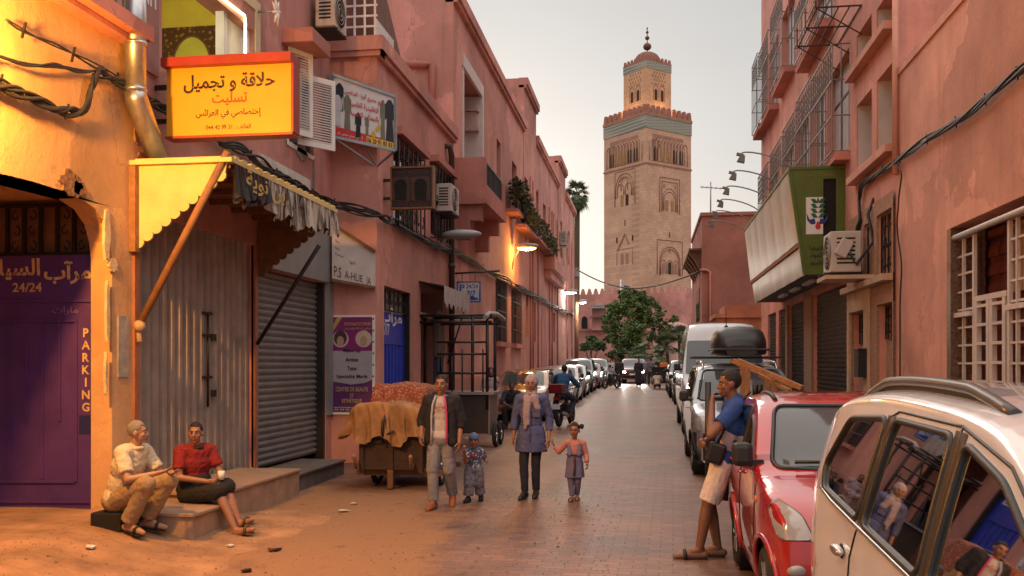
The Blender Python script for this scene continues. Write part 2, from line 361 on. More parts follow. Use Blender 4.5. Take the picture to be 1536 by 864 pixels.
# ================================================================ ground
def paver_mat():
    m, t, b = nodemat('pavers'); L = t.links.new
    g = N(t, 'ShaderNodeNewGeometry'); mp = N(t, 'ShaderNodeMapping'); L(g.outputs['Position'], mp.inputs['Vector'])
    mp.inputs['Rotation'].default_value = (0, 0, radians(1.5))
    br = N(t, 'ShaderNodeTexBrick', Scale=1.0); br.inputs['Brick Width'].default_value = 0.24; br.inputs['Row Height'].default_value = 0.12; br.inputs['Mortar Size'].default_value = 0.006; br.inputs['Mortar Smooth'].default_value = 0.4
    br.inputs['Color1'].default_value = (0.165, 0.082, 0.057, 1); br.inputs['Color2'].default_value = (0.245, 0.122, 0.085, 1); br.inputs['Mortar'].default_value = (0.12, 0.08, 0.062, 1); br.inputs['Bias'].default_value = -0.1
    L(mp.outputs[0], br.inputs['Vector'])
    n0 = N(t, 'ShaderNodeTexNoise', Scale=0.45, Detail=8.0, Roughness=0.65); L(g.outputs['Position'], n0.inputs['Vector'])
    r0 = N(t, 'ShaderNodeMapRange'); r0.inputs[1].default_value = 0.35; r0.inputs[2].default_value = 0.7; r0.inputs[3].default_value = 0.5; r0.inputs[4].default_value = 1.4; L(n0.outputs['Fac'], r0.inputs[0])
    mu = N(t, 'ShaderNodeMix', data_type='RGBA', blend_type='MULTIPLY'); mu.inputs['Factor'].default_value = 1.0; L(br.outputs['Color'], mu.inputs['A']); L(r0.outputs[0], mu.inputs['B'])
    # fine sand trodden over the near left part
    sp = N(t, 'ShaderNodeSeparateXYZ'); L(g.outputs['Position'], sp.inputs[0])
    rx = N(t, 'ShaderNodeMapRange'); rx.inputs[1].default_value = -0.9; rx.inputs[2].default_value = -3.3; L(sp.outputs[0], rx.inputs[0])
    ry = N(t, 'ShaderNodeMapRange'); ry.inputs[1].default_value = 16.0; ry.inputs[2].default_value = 9.0; L(sp.outputs[1], ry.inputs[0])
    mm = N(t, 'ShaderNodeMath', operation='MULTIPLY'); L(rx.outputs[0], mm.inputs[0]); L(ry.outputs[0], mm.inputs[1])
    n1 = N(t, 'ShaderNodeTexNoise', Scale=1.4, Detail=11.0, Roughness=0.8); L(g.outputs['Position'], n1.inputs['Vector'])
    ad = N(t, 'ShaderNodeMath', operation='ADD'); L(mm.outputs[0], ad.inputs[0]); L(n1.outputs['Fac'], ad.inputs[1])
    rs = N(t, 'ShaderNodeMapRange'); rs.inputs[1].default_value = 0.84; rs.inputs[2].default_value = 1.02; rs.inputs[4].default_value = 0.9; L(ad.outputs[0], rs.inputs[0])
    ms = N(t, 'ShaderNodeMix', data_type='RGBA'); L(rs.outputs[0], ms.inputs['Factor']); L(mu.outputs['Result'], ms.inputs['A']); ms.inputs['B'].default_value = (0.29, 0.155, 0.08, 1)
    vs = N(t, 'ShaderNodeTexVoronoi', Scale=2.2); L(g.outputs['Position'], vs.inputs['Vector']); rq = N(t, 'ShaderNodeMapRange'); rq.inputs[1].default_value = 0.06; rq.inputs[2].default_value = 0.16; rq.inputs[3].default_value = 0.45; rq.inputs[4].default_value = 0.0; L(vs.outputs['Distance'], rq.inputs[0])
    n7 = N(t, 'ShaderNodeTexNoise', Scale=0.9, Detail=9.0, Roughness=0.75); L(g.outputs['Position'], n7.inputs['Vector']); r7 = N(t, 'ShaderNodeMapRange'); r7.inputs[1].default_value = 0.56; r7.inputs[2].default_value = 0.68; r7.inputs[4].default_value = 0.55; L(n7.outputs['Fac'], r7.inputs[0]); mxx = N(t, 'ShaderNodeMath', operation='MAXIMUM'); L(rq.outputs[0], mxx.inputs[0]); L(r7.outputs[0], mxx.inputs[1])
    md = N(t, 'ShaderNodeMix', data_type='RGBA'); L(mxx.outputs[0], md.inputs['Factor']); L(ms.outputs['Result'], md.inputs['A']); md.inputs['B'].default_value = (0.075, 0.042, 0.032, 1)
    L(md.outputs['Result'], b.inputs['Base Color'])
    rr = N(t, 'ShaderNodeMapRange'); b.inputs['Specular IOR Level'].default_value = 0.36; rr.inputs[3].default_value = 0.42; rr.inputs[4].default_value = 0.9; L(rs.outputs[0], rr.inputs[0])
    r9 = N(t, 'ShaderNodeMath', operation='ADD'); L(rr.outputs[0], r9.inputs[0])
    r8 = N(t, 'ShaderNodeMapRange'); r8.inputs[3].default_value = -0.06; r8.inputs[4].default_value = 0.2; L(n0.outputs['Fac'], r8.inputs[0]); L(r8.outputs[0], r9.inputs[1]); L(r9.outputs[0], b.inputs['Roughness'])
    n2 = N(t, 'ShaderNodeTexNoise', Scale=30.0, Detail=4.0); L(g.outputs['Position'], n2.inputs['Vector'])
    hs = N(t, 'ShaderNodeMath', operation='MULTIPLY_ADD'); L(n2.outputs['Fac'], hs.inputs[0]); hs.inputs[1].default_value = 0.5
    inv = N(t, 'ShaderNodeMath', operation='SUBTRACT'); inv.inputs[0].default_value = 1.0; L(br.outputs['Fac'], inv.inputs[1]); L(inv.outputs[0], hs.inputs[2])
    bp = N(t, 'ShaderNodeBump', Strength=0.5, Distance=0.012); L(hs.outputs[0], bp.inputs['Height']); L(bp.outputs[0], b.inputs['Normal'])
    return m
m_ = MB()
ys = [-80, -20, 0, 5, 10, 20, 40, 80, 160, 300, 900]; xs = [-700, -100, -20, -5, 0, 5, 20, 100, 700]
for i in range(len(ys)):
    for x in xs: m_.v.append((x, ys[i], G(ys[i])))
for i in range(len(ys) - 1):
    for j in range(len(xs) - 1):
        k = i * len(xs) + j; m_.f.append((k, k + 1, k + 1 + len(xs), k + len(xs))); m_.m.append(0); m_.s.append(True)
tag(m_.build('street', paver_mat()), kind='structure')
SANDM = paint('trodden_sand', (0.31, 0.165, 0.085), 0.95, 0.4, 2.2, bump=0.9, bscale=16, dirt=0.45)
def sandz(x, y):
    def sm(t): t = max(0, min(1, t)); return t * t * (3 - 2 * t)
    w = 0.06 * sin(y * 1.3) + 0.03 * sin(y * 4.1 + 1)
    h = 0.27 * sm((-4.05 + w - x) / 1.5) * (1 - sm((y - 9.4) / 1.8)) + 0.02 * sm((-3.3 + w - x) / 0.8) * (1 - sm((y - 10.4) / 1.2))
    return G(y) + h - 0.012 + 0.004 * sin(x * 7 + y * 3) * sin(y * 5 - x)
m_ = MB(); nx, ny = 70, 120
for j in range(ny + 1):
    for i in range(nx + 1):
        x = -7.9 + 5.3 * i / nx; y = 1 + 11.5 * j / ny; m_.v.append((x, y, sandz(x, y)))
for j in range(ny):
    for i in range(nx):
        k = j * (nx + 1) + i; m_.f.append((k, k + 1, k + nx + 2, k + nx + 1)); m_.m.append(0); m_.s.append(True)
tag(m_.build('sand_ground', SANDM), kind='structure')
rnd = random.Random(31); m_ = MB()
for _ in range(2600):
    x = -5.5 + 5.2 * rnd.random() ** 1.5; y = 4.5 + 9 * rnd.random(); s = rnd.uniform(.004, .013) * (2 if rnd.random() < .04 else 1); z = max(G(y), sandz(x, y)); k = rnd.uniform(.5, 1)
    a = rnd.uniform(0, 6); P = [Vector((x + s * cos(a + i * 2.1) * rnd.uniform(.7, 1.3), y + s * sin(a + i * 2.1) * rnd.uniform(.7, 1.3), z - .001)) for i in range(3)]; m_.add(P + [Vector((x, y, z + s * k))], [(0, 1, 3), (1, 2, 3), (2, 0, 3)])
tag(m_.build('grit', paint('grit_stone', (.20, .12, .08), .95, .5, 40)), kind='stuff')
PAVE = paint('pavement_concrete', (0.26, 0.19, 0.16), 0.85, 0.2, 3, bump=0.3, bscale=25, dirt=0.3)
m_ = MB()
for i in range(12):
    y0, y1 = 1 + i * 4.7, 1 + (i + 1) * 4.7
    m_.add([(x, y, G(y) + z) for z in (-0.05, 0.13) for y in (y0, y1) for x in (2.75, 4.0)], [(0, 2, 3, 1), (4, 5, 7, 6), (0, 1, 5, 4), (2, 6, 7, 3), (0, 4, 6, 2), (1, 3, 7, 5)])
tag(m_.build('pavement', PAVE), kind='structure')

# ================================================================ left side
X1 = -5.6; X2 = -4.76
YA = onX(200, 0, X1).y; YB = onX(497, 0, X1).y; YC = onX(680, 0, X2).y
def shell(mb, xa, xb, y0, y1, z1, faces='nfbr', mi=0, z0=-0.3):
    """near end, far end, back wall and roof of a building whose street wall is a facade sheet"""
    if 'n' in faces: mb.quad((xa, y0, z0), (xb, y0, z0), (xb, y0, z1), (xa, y0, z1), mi)
    if 'f' in faces: mb.quad((xa, y1, z0), (xb, y1, z0), (xb, y1, z1), (xa, y1, z1), mi)
    if 'b' in faces: mb.quad((xb, y0, z0), (xb, y1, z0), (xb, y1, z1), (xb, y0, z1), mi)
    if 'r' in faces: mb.quad((xa, y0, z1 - .01), (xa, y1, z1 - .01), (xb, y1, z1 - .01), (xb, y0, z1 - .01), mi)
def cornice(mb, X, y0, y1, z, sg=1, s=1.0, mi=0):
    mb.box(min(X - .2 * sg, X + .10 * s * sg), max(X - .2 * sg, X + .10 * s * sg), y0, y1, z - .36 * s, z - .26 * s, mi)
    mb.box(min(X - .2 * sg, X + .16 * s * sg), max(X - .2 * sg, X + .16 * s * sg), y0 - .003, y1 + .003, z - .255 * s, z + .02, mi)

# ---- garage building with the arch
gar = thing('garage_building', 'sand coloured plaster building with peeling arched doorway and purple garage door', 'building', (X1, 6, 0))
ja = onX(168, 0, X1).y; arch = [(p, q) for p, q in ((-40, 254), (0, 262), (45, 271), (90, 285), (120, 297), (143, 313), (158, 335), (165, 362), (168, 388))]
ap = [onX(p, q, X1) for p, q in arch]; ztop = ap[0].z + 0.02; ylo = 4.7
m_ = MB(); m_.facade('x', X1, 1.0, YA, -0.3, 9.5, [(ylo, ja, -0.3, ztop, 0.24)])
P = [Vector((X1, ylo, ap[0].z - 0.7)), Vector((X1, ylo + 0.1, ap[0].z - 0.3)), Vector((X1, ylo + 0.5, ap[0].z - .05))] + [Vector((X1, ap[0].y, ap[0].z))] + ap[1:] + [Vector((X1, ja, ztop)), Vector((X1, ylo, ztop))]
m_.poly(P, (-0.24, 0, 0)); shell(m_, X1, -13, 1.0, YA, 9.5)
m_.build('wall', PEACH, gar)
# broken plaster along the arch edge and pillar
RUB = paint('broken_plaster', (0.20, 0.10, 0.05), 0.95, 0.5, 14, bump=0.8, bscale=20)
PATCH = paint('bare_render_patch', (0.62, 0.47, 0.27), 0.95, 0.25, 8, bump=0.4)
def blotch(mb, X, px, py, w, h, sg=1, th=0.02, n=18, seed=1, irr=0.35):
    rnd = random.Random(seed); c = onX(px, py, X); pts = []
    for i in range(n):
        a = 2 * pi * i / n; r = 1 - irr * rnd.random()
        pts.append(Vector((X - sg * 0.01, c.y + cos(a) * w / 2 * r, c.z + sin(a) * h / 2 * r)))
    return mb.poly(pts, (sg * (th + 0.01), 0, 0))
m_ = MB(); blotch(m_, X1, 105, 276, 0.42, 0.3, seed=3); blotch(m_, X1, 118, 283, 0.3, 0.16, seed=5); blotch(m_, X1, 203, 200, .1, .25, seed=8); blotch(m_, X1, 215, 236, .3, .12, seed=9)
m_.build_each('broken_plaster', RUB, gar)
m_ = MB(); blotch(m_, X1, 159, 352, 0.13, 0.62, seed=11, irr=.25); blotch(m_, X1, 168, 398, 0.2, 0.16, seed=12); blotch(m_, X1, 160, 470, 0.07, 0.75, seed=13); blotch(m_, X1, 158, 560, 0.06, 0.5, seed=14)
m_.build_each('render_patch', PATCH, gar)
zl = onX(190, 62, X1).z
m_ = MB(); m_.box(X1 - .1, X1 + .28, 1.0, YA - .05, zl, zl + .16); m_.box(X1 - .1, X1 + .16, 1.0, YA - .06, zl - .07, zl - .002)
m_.build('ledge', PINKD, gar, bevel=.01)
m_ = MB()
for i in range(44):
    y = 4.2 + i * 0.135
    if y < YA - .3: m_.box(X1 + .08, X1 + .11, y, y + .09, zl + .16, zl + 1.1)
m_.box(X1 + .075, X1 + .115, 4.2, YA - .25, zl + 1.05, zl + 1.12)
m_.build('balustrade', paint('slat_paint', (.42, .26, .19), .7, .2, 5), gar)
PURPLE = paint('purple_enamel', (0.085, 0.036, 0.185), 0.42, 0.18, 3.5, bump=0.08, bscale=8, dirt=0.25)
YD = onX(151, 500, X1 - .17).y; Xv0 = Vector((1, 0, 0)); xr = -7.7                # the gate stands across a recess behind the arch, facing down the street
m_ = MB(); zt_r = ztop + .12
m_.quad((xr, ylo - .3, -.2), (xr, YD + .3, -.2), (xr, YD + .3, zt_r), (xr, ylo - .3, zt_r)); m_.quad((xr, ylo - .3, zt_r), (xr, YD + .3, zt_r), (X1 - .23, YD + .3, zt_r), (X1 - .23, ylo - .3, zt_r)); m_.quad((xr, ylo - .3, -.2), (X1 - .23, ylo - .3, -.2), (X1 - .23, ylo - .3, zt_r), (xr, ylo - .3, zt_r))
m_.build('recess', PEACH, gar)
def dz(px, py): return onY(px, py, YD)
zd = dz(80, 383).z; zb_ = dz(80, 757).z; x1 = X1 - .12
m_ = MB(); m_.box(xr, x1, YD, YD + .05, zb_ - .12, zd); gd = m_.build('door', PURPLE, gar)
m_ = MB()
for a, b, w in (((-120, 451), (143, 451), .02), ((-120, 481), (116, 481), .028), ((-120, 722), (113, 722), .028), ((147, 386), (147, 752), .035), ((-120, 752), (150, 752), .03)):
    p = dz(*a); q = dz(*b); m_.bar(p - Vector((0, .006, 0)), q - Vector((0, .006, 0)), w, .028)
for px, a, b in ((115, 481, 722), (90, 481, 632), (64, 481, 718), (40, 481, 632), (14, 481, 718), (-14, 481, 632), (-40, 481, 718)):
    p = dz(px, a); q = dz(px, b); m_.bar(p - Vector((0, .006, 0)), q - Vector((0, .006, 0)), .02, .026)
m_.build('rib', PURPLE, gd)
GOLD = paint('gold_lettering', (0.60, 0.40, 0.19), 0.75, 0.3, 14, dirt=.7); Y, Z = Vector((0, 1, 0)), Vector((0, 0, 1))
def wl(t, px0, px1, py, h, bold=.03):
    m_ = MB(); lettering(m_, t, dz((px0 + px1) / 2, py), dz(px1, py).x - dz(px0, py).x, h, Xv0, Z, bold=bold); m_.build('lettering', GOLD, gd)
wl(arabic('مرآب'), 66, 137, 409, .25); wl(arabic('السيارات'), -52, 60, 405, .24); wl('24/24', 19, 63, 431, .10, .02)
m_ = MB()
for i, ch in enumerate('PARKING'): lettering(m_, ch, dz(129, 499 + i * 18.6), None, .095, Xv0, Z, bold=.03)
m_.build('lettering', GOLD, gd)
m_ = MB(); lettering(m_, arabic('مارات'), dz(98, 466), .30, .09, Xv0, Z); m_.build('scribble', paint('chalk', (.30, .18, .36), .9), gd)
m_ = MB(); c = dz(130, 637); m_.box(c.x - .085, c.x + .085, YD - .004, YD + .002, c.z - .1, c.z + .1); m_.build('paint_patch', paint('blue_touch_up', (.02, .02, .12), .5), gd)
m_ = MB(); zt = dz(70, 310).z; xs_ = [dz(135 - 25 * i, 350).x for i in range(9)]
for x in xs_: m_.box(x - .02, x + .02, YD, YD + .03, zd + .03, zt)
m_.box(xr, x1, YD - .004, YD + .034, zt, zt + .04); m_.box(xr, x1, YD - .004, YD + .034, zd + .002, zd + .035)
for n_, x in enumerate(xs_[:-1]):
    if n_ % 3 == 2: continue
    xc = (x + xs_[n_ + 1]) / 2
    for k in (0, 1, 2):
        zc = zd + .1 + k * (zt - zd - .16) / 2.2; s_ = 1 if (n_ + k) % 2 else -1
        m_.tube([(xc + s_ * (.055 - .008 * a) * sin(a), YD + .015, zc + (.06 - .009 * a) * cos(a)) for a in [q / 15 * 4.9 for q in range(16)]], .009, 4)
m_.build('grille', BLACK, gar)
m_ = MB(); m_.box(xr, x1, YD + .10, YD + .14, zd - .1, zt_r); m_.build('transom_panel', WOODL, gar)
# downpipe
pa = onX(203, -60, X1 + .16); pb = onX(203, 138, X1 + .16); pc = onX(240, 246, X1 + .16)
m_ = MB(); m_.tube([pa, pb], .112, 14); m_.tube([pb + Vector((0, 0, .02)), pb - Vector((0, -.01, .05)), pc], .118, 14)
for py in (66, 135):
    q = onX(203, py, X1 + .16); m_.tube([q - Vector((0, 0, .02)), q + Vector((0, 0, .02))], .122, 14)
m_.build('drainpipe', STEEL, gar)
m_ = MB(); c = onX(184, 520, X1); m_.box(X1, X1 + .012, c.y - .1, c.y + .1, c.z - .33, c.z + .33); m_.build('notice', paint('faded_notice', (.34, .30, .27), .8, .3, 9), gar)

# ---- barber building
bar = thing('barber_building', 'tall dusky pink building with lit yellow salon window above shuttered shops', 'building', (X1, 13, 0))
w1 = hX(243, 382, -70, 100, X1); w2 = hX(430, 470, 84, 217, X1); ws = hX(206, 380, 338, 700, X1, at=300); wr = hX(387, 489, 413, 700, X1, at=395)
zs = 0.42; ws = (ws[0], ws[1], -.3, 3.62); wr = (wr[0], wr[1], -.3, 3.32)
w2b = hX(440, 480, -150, -40, X1)
m_ = MB(); m_.facade('x', X1, YA, YB, -.3, 13, [w1 + (.28,), w2 + (.22,), ws + (.14,), wr + (.2,), w2b + (.2,)]); shell(m_, X1, -13, YA, YB, 13)
m_.build('wall', plaster('dusk_pink_plaster', (0.54, 0.26, 0.225), amount=.4), bar)
# salon room behind the lit window
YEL = paint('yellow_room_paint', (0.62, 0.52, 0.08), .8, .08, 3)
a, b, c_, d_ = w1; xb = X1 - 3.4; yf = b + .9; zc_ = d_ + 2.2; m_ = MB()
m_.quad((xb, a - .8, c_ - .8), (xb, yf, c_ - .8), (xb, yf, zc_), (xb, a - .8, zc_)); m_.quad((xb, a - .8, zc_), (xb, yf, zc_), (X1 - .29, yf, zc_), (X1 - .29, a - .8, zc_)); m_.quad((X1 - .285, a - .8, d_), (X1 - .285, yf, d_), (X1 - .285, yf, zc_), (X1 - .285, a - .8, zc_))
for y in (a - .8, yf): m_.quad((xb, y, c_ - .8), (X1 - .29, y, c_ - .8), (X1 - .29, y, zc_), (xb, y, zc_))
m_.quad((xb, a - .8, c_ - .8), (xb, yf, c_ - .8), (X1 - .29, yf, c_ - .8), (X1 - .29, a - .8, c_ - .8))
m_.build('salon_room', YEL, bar)
p0 = onY(246, 42, yf - .06); p1 = onY(322, 100, yf - .06); m_ = MB(); m_.box(p0.x - .5, p1.x + .3, yf - .06, yf - .003, c_ - .7, p0.z); m_.build('carved_frieze', spotted('carved_gold', (.26, .14, .03), (.08, .035, .015), 14, .3), bar)
cc = onY(288, 102, yf - .065); ra = onY(320, 102, yf).x - cc.x; rz_ = onY(288, 57, yf).z - cc.z; pts = [Vector((cc.x - ra * cos(pi * i / 20), yf - .064, cc.z + rz_ * sin(pi * i / 20))) for i in range(21)]
m_ = MB(); m_.poly(pts, (0, -.012, 0)); m_.build('arch_mirror', paint('yellow_mirror', (.55, .52, .10), .3, .1, 3), bar)
m_ = MB(); m_.tube(pts, .022, 6); m_.build('mirror_frame', WOOD, bar)
m_ = MB(); yp = [w1[0] + .03, onX(331, 50, X1 - .15).y, w1[1] - .02]
for y in yp: m_.box(X1 - .2, X1 - .08, y - .05, y + .05, w1[2], w1[3])
m_.box(X1 - .2, X1 - .08, w1[0], w1[1], w1[2] + .001, w1[2] + .09); m_.box(X1 - .203, X1 - .077, yp[1], w1[1], onX(345, 2, X1).z, onX(345, 2, X1).z + .08)
wf = m_.build('window_frame', WHITE, bar)
m_ = MB(); m_.quad((X1 - .15, yp[1], w1[2]), (X1 - .15, w1[1], w1[2]), (X1 - .15, w1[1], onX(345, 2, X1).z), (X1 - .15, yp[1], onX(345, 2, X1).z)); m_.build('pane', paint('frosted_pane', (.55, .55, .56), .25, .1, 3), wf)
q0 = onX(326, -8, X1 + .03); q1 = onX(366, 25, X1 + .03); q2 = onX(368, 96, X1 + .03); q1.y = q2.y
m_ = MB(); m_.tube([q0, q1 + Vector((0, -.03, .02)), q1 + Vector((0, 0, -.05)), q2], .018, 8); m_.build('neon_tube', emit('warm_neon', (1.0, .78, .34), 9), bar)
m_ = MB(); m_.box(X1 - .002, X1 + .02, w1[1], w1[1] + .16, w1[2], q1.z + .25); m_.box(X1 - .0021, X1 + .019, yp[1] - .1, w1[1] + .16, q1.z + .252, q1.z + .40); m_.build('window_surround', paint('cream_trim', (.62, .50, .30), .7), bar)
lg = bpy.data.lights.new('salon_lamp', 'POINT'); lg.energy = 75; lg.color = (1, .85, .5); lg.shadow_soft_size = .15; lo = bpy.data.objects.new('salon_lamp', lg); C.objects.link(lo); lo.location = (X1 - 1.1, (w1[0] + w1[1]) / 2, w1[2] + 1.3); lo.parent = bar; lo.matrix_parent_inverse = Matrix.Translation(-bar.location)
tt = onX(225, 25, X1 + .04); m_ = MB(); m_.box(X1, X1 + .03, tt.y - .22, tt.y + .22, tt.z - .62, tt.z + .7)
pw = m_.build('salon_poster', paint('brown_poster', (.30, .14, .12), .6, .2, 4), bar)
m_ = MB(); lettering(m_, 'NIT', tt + Vector((-.01, .02, .28)), .36, .3, Y, Z, bold=.03); m_.build('poster_lettering', WHITE, pw)
# shuttered window with its canopy slab
m_ = MB(); y0, y1, z0, z1 = w2
m_.box(X1 - .08, X1 + .02, y0 - .04, y1 + .04, z0, z0 + .07); m_.box(X1 - .08, X1 + .02, y0 - .04, y1 + .04, z1 - .07, z1); m_.box(X1 - .081, X1 + .021, y0 - .04, y0 + .05, z0 + .001, z1 - .001)
fr = m_.build('window_frame', WHITE, bar)
m_ = MB(); m_.quad((X1 - .06, y0, z0), (X1 - .06, y1, z0), (X1 - .06, y1, z1), (X1 - .06, y0, z1)); m_.build('pane', GLASS, fr)
def shutter_leaf(hx_, hy_, w, z0, z1, ang, name='window_shutter'):
    R = Matrix.Rotation(ang, 3, 'Z'); mm = MB(); o = Vector((hx_, hy_, 0))
    def bx(u0, u1, za, zb, t=.04): mm.obox(o + R @ Vector((0, (u0 + u1) / 2, 0)) + Vector((0, 0, (za + zb) / 2)), (t, u1 - u0, zb - za), R)
    bx(0, .07, z0, z1); bx(w - .07, w, z0, z1); bx(.07, w - .07, z0, z0 + .09); bx(.07, w - .07, z1 - .09, z1)
    n = int((z1 - z0 - .18) / .042)
    for i in range(n):
        zc = z0 + .09 + (i + .5) * (z1 - z0 - .18) / n; mm.obox(o + R @ Vector((0, w / 2, 0)) + Vector((0, 0, zc)), (.03, w - .14, .012), R @ Matrix.Rotation(.6, 3, 'Y'))
    return mm.build(name, WHITE, bar)
ps = onX(446, 110, X1 + .04); zt1, zt0 = onX(446, 108, X1 + .04).z, onX(446, 216, X1 + .04).z
shutter_leaf(X1 + .04, ps.y, .72, zt0, zt1, -.62)
shutter_leaf(X1 + .04, y0 - .02, .5, zt0 + .1, zt1 + .3, .45 - .9)
ca = onX(422, 52, X1); cb = onX(478, 90, X1 + .3)
m_ = MB(); m_.box(X1 - .1, X1 + .5, ca.y, cb.y, ca.z - .12, ca.z + .1); m_.build('window_canopy', PINKD, bar, bevel=.01)
m_ = MB(); blotch(m_, X1, 452, 228, .5, .34, seed=21); blotch(m_, X1, 470, 262, .1, .7, seed=23); m_.build_each('broken_plaster', paint('grey_render_patch', (.25, .2, .19), .95, .3, 9), bar)
# corrugated folding door
CORR = paint('corrugated_steel', (0.35, 0.285, 0.25), 0.5, 0.25, 2.5, bump=0.1, bscale=15, metal=0.25, dirt=0.35)
def corrugated(y0, y1, z0, z1, X, pitch=.17, dep=.075):
    mm = MB(); n = max(2, int((y1 - y0) / pitch)); prof = []
    for i in range(n):
        a = y0 + (y1 - y0) * i / n; w = (y1 - y0) / n
        prof += [(X, a), (X, a + w * .35), (X + dep, a + w * .5), (X + dep, a + w * .85)]
    prof.append((X, y1))
    for i in range(len(prof) - 1): mm.quad((prof[i][0], prof[i][1], z0), (prof[i + 1][0], prof[i + 1][1], z0), (prof[i + 1][0], prof[i + 1][1], z1), (prof[i][0], prof[i][1], z1))
    return mm
mid = onX(313, 500, X1 - .1).y
d1 = corrugated(ws[0] + .03, mid - .01, zs, 3.62, X1 - .13).build('folding_door', CORR, bar)
d2 = corrugated(mid + .01, ws[1] - .03, zs, 3.62, X1 - .13).build('folding_door', CORR, bar)
m_ = MB()
for py in (470, 503, 566):
    p = onX(310, py, X1 - .05); m_.bar(p + Vector((0, -.13, 0)), p + Vector((0, .13, 0)), .035, .035)
p = onX(312, 470, X1 - .05); q = onX(312, 610, X1 - .05); m_.tube([p, q], .016, 6)
for py in (505, 590): m_.box(X1 - .06, X1 - .01, mid - .03, mid + .04, onX(313, py, X1).z - .05, onX(313, py, X1).z + .04)
m_.build('bolt', BLACK, d1)
m_ = MB(); m_.box(X1 - .03, X1 + .03, ws[0] - .10, ws[0] + .0, zs, 3.6); m_.box(X1 - .03, X1 + .03, ws[1], ws[1] + .10, zs, 3.6)
m_.build_each('door_jamb', paint('tan_tiles', (.33, .13, .07), .45, .2, 12), bar)
# roller shutter and grey header
GREYS = paint('grey_shutter_paint', (0.25, 0.25, 0.25), 0.42, 0.15, 3, metal=.4, dirt=.35)
mm = MB(); n = 30; z0 = .34; z1 = 3.32; Xs = X1 - .17; prof = []
for i in range(n):
    a = z0 + (z1 - z0) * i / n; h = (z1 - z0) / n
    prof += [(Xs, a), (Xs + .012, a + h * .12), (Xs + .035, a + h * .45), (Xs + .035, a + h * .7), (Xs + .006, a + h * .93)]
prof.append((Xs, z1))
for i in range(len(prof) - 1): mm.quad((prof[i][0], wr[0] + .06, prof[i][1]), (prof[i][0], wr[1] - .1, prof[i][1]), (prof[i + 1][0], wr[1] - .1, prof[i + 1][1]), (prof[i + 1][0], wr[0] + .06, prof[i + 1][1]))
mm.build('roller_shutter', GREYS, bar)
m_ = MB(); m_.box(X1 - .19, X1 - .06, wr[0], wr[0] + .06, .2, 3.32); m_.box(X1 - .19, X1 - .02, wr[1] - .1, wr[1], .2, 3.32); m_.build_each('shutter_rail', BLACK, bar)
m_ = MB(); m_.box(X1, X1 + .05, wr[0] - .02, YB - .05, 3.33, 4.55); m_.box(X1, X1 + .051, wr[1] + .002, YB - .049, 1.0, 3.32); m_.build('header_panel', paint('grey_sheet', (.27, .275, .28), .5, .12, 2.5, metal=.3, dirt=.2), bar)
m_ = MB(); m_.box(X1 + .0, X1 + .06, wr[0] - .02, YB - 1.2, 4.56, 4.95); m_.build('header_board', paint('weathered_white', (.55, .55, .5), .7, .2, 4, dirt=.3), bar)

# ---- tailor building (street wall stands forward)
tai = thing('tailor_building', 'two storey pink building with moulded cornice and recessed blue garage door', 'building', (X2, 19, 0))
zB = onX(572, 66, X2).z
bd = hX(576, 616, 428, 600, X2); bd = (bd[0], bd[1], -.3, bd[3]); sh = hX(631, 664, 430, 600, X2); sh = (sh[0], sh[1], -.3, sh[3])
u1 = hX(590, 628, 205, 330, X2); u2 = hX(646, 672, 245, 350, X2); u3 = hX(655, 668, 500, 640, X2); u3 = (sh[1] + .5, sh[1] + 1.1, -.3, 2.4)
m_ = MB(); m_.facade('x', X2, YB, YC, -.3, zB, [bd + (.16,), sh + (1.6,), u1, u2, u3]); shell(m_, X2, -12, YB, YC, zB)
cornice(m_, X2, YB - .1, YC, zB, 1, .9); m_.box(-12, X2 + .09, YB - .098, YB + .2, zB - .325, zB - .235); m_.box(-12, X2 + .14, YB - .142, YB + .2, zB - .2295, zB + .019)
m_.build('wall', PINK, tai)
BLUE = paint('blue_enamel', (0.016, 0.045, 0.42), 0.4, 0.15, 4, dirt=.1)
zg = onX(578, 466, X2).z; m_ = MB(); m_.box(X2 - .16, X2 - .12, bd[0], bd[1], .15, zg)
for i in range(7):
    y = bd[0] + .25 + i * (bd[1] - bd[0] - .5) / 6; m_.box(X2 - .121, X2 - .10, y, y + .03, .3, zg - .6)
m_.box(X2 - .121, X2 - .098, bd[0] + .1, bd[1] - .1, zg - .6, zg - .56)
d = m_.build('door', BLUE, tai)
m_ = MB(); c = onX(595, 477, X2 - .12); lettering(m_, arabic('مرآب'), (c.x, (bd[0] + bd[1]) / 2 - .05, c.z), (bd[1] - bd[0]) * .8, .36, Y, Z, bold=.03); m_.build('lettering', WHITE, d); m_ = MB(); c = onX(580, 494, X2 - .12); lettering(m_, '7/7', c, .36, .22, Y, Z, bold=.02)
m_.build('lettering', WHITE, d)
m_ = MB(); m_.quad((X2 - .158, bd[0], zg), (X2 - .158, bd[1], zg), (X2 - .158, bd[1], bd[3]), (X2 - .158, bd[0], bd[3])); m_.build('transom', paint('pale_glazing', (.3, .3, .3), .5), tai)
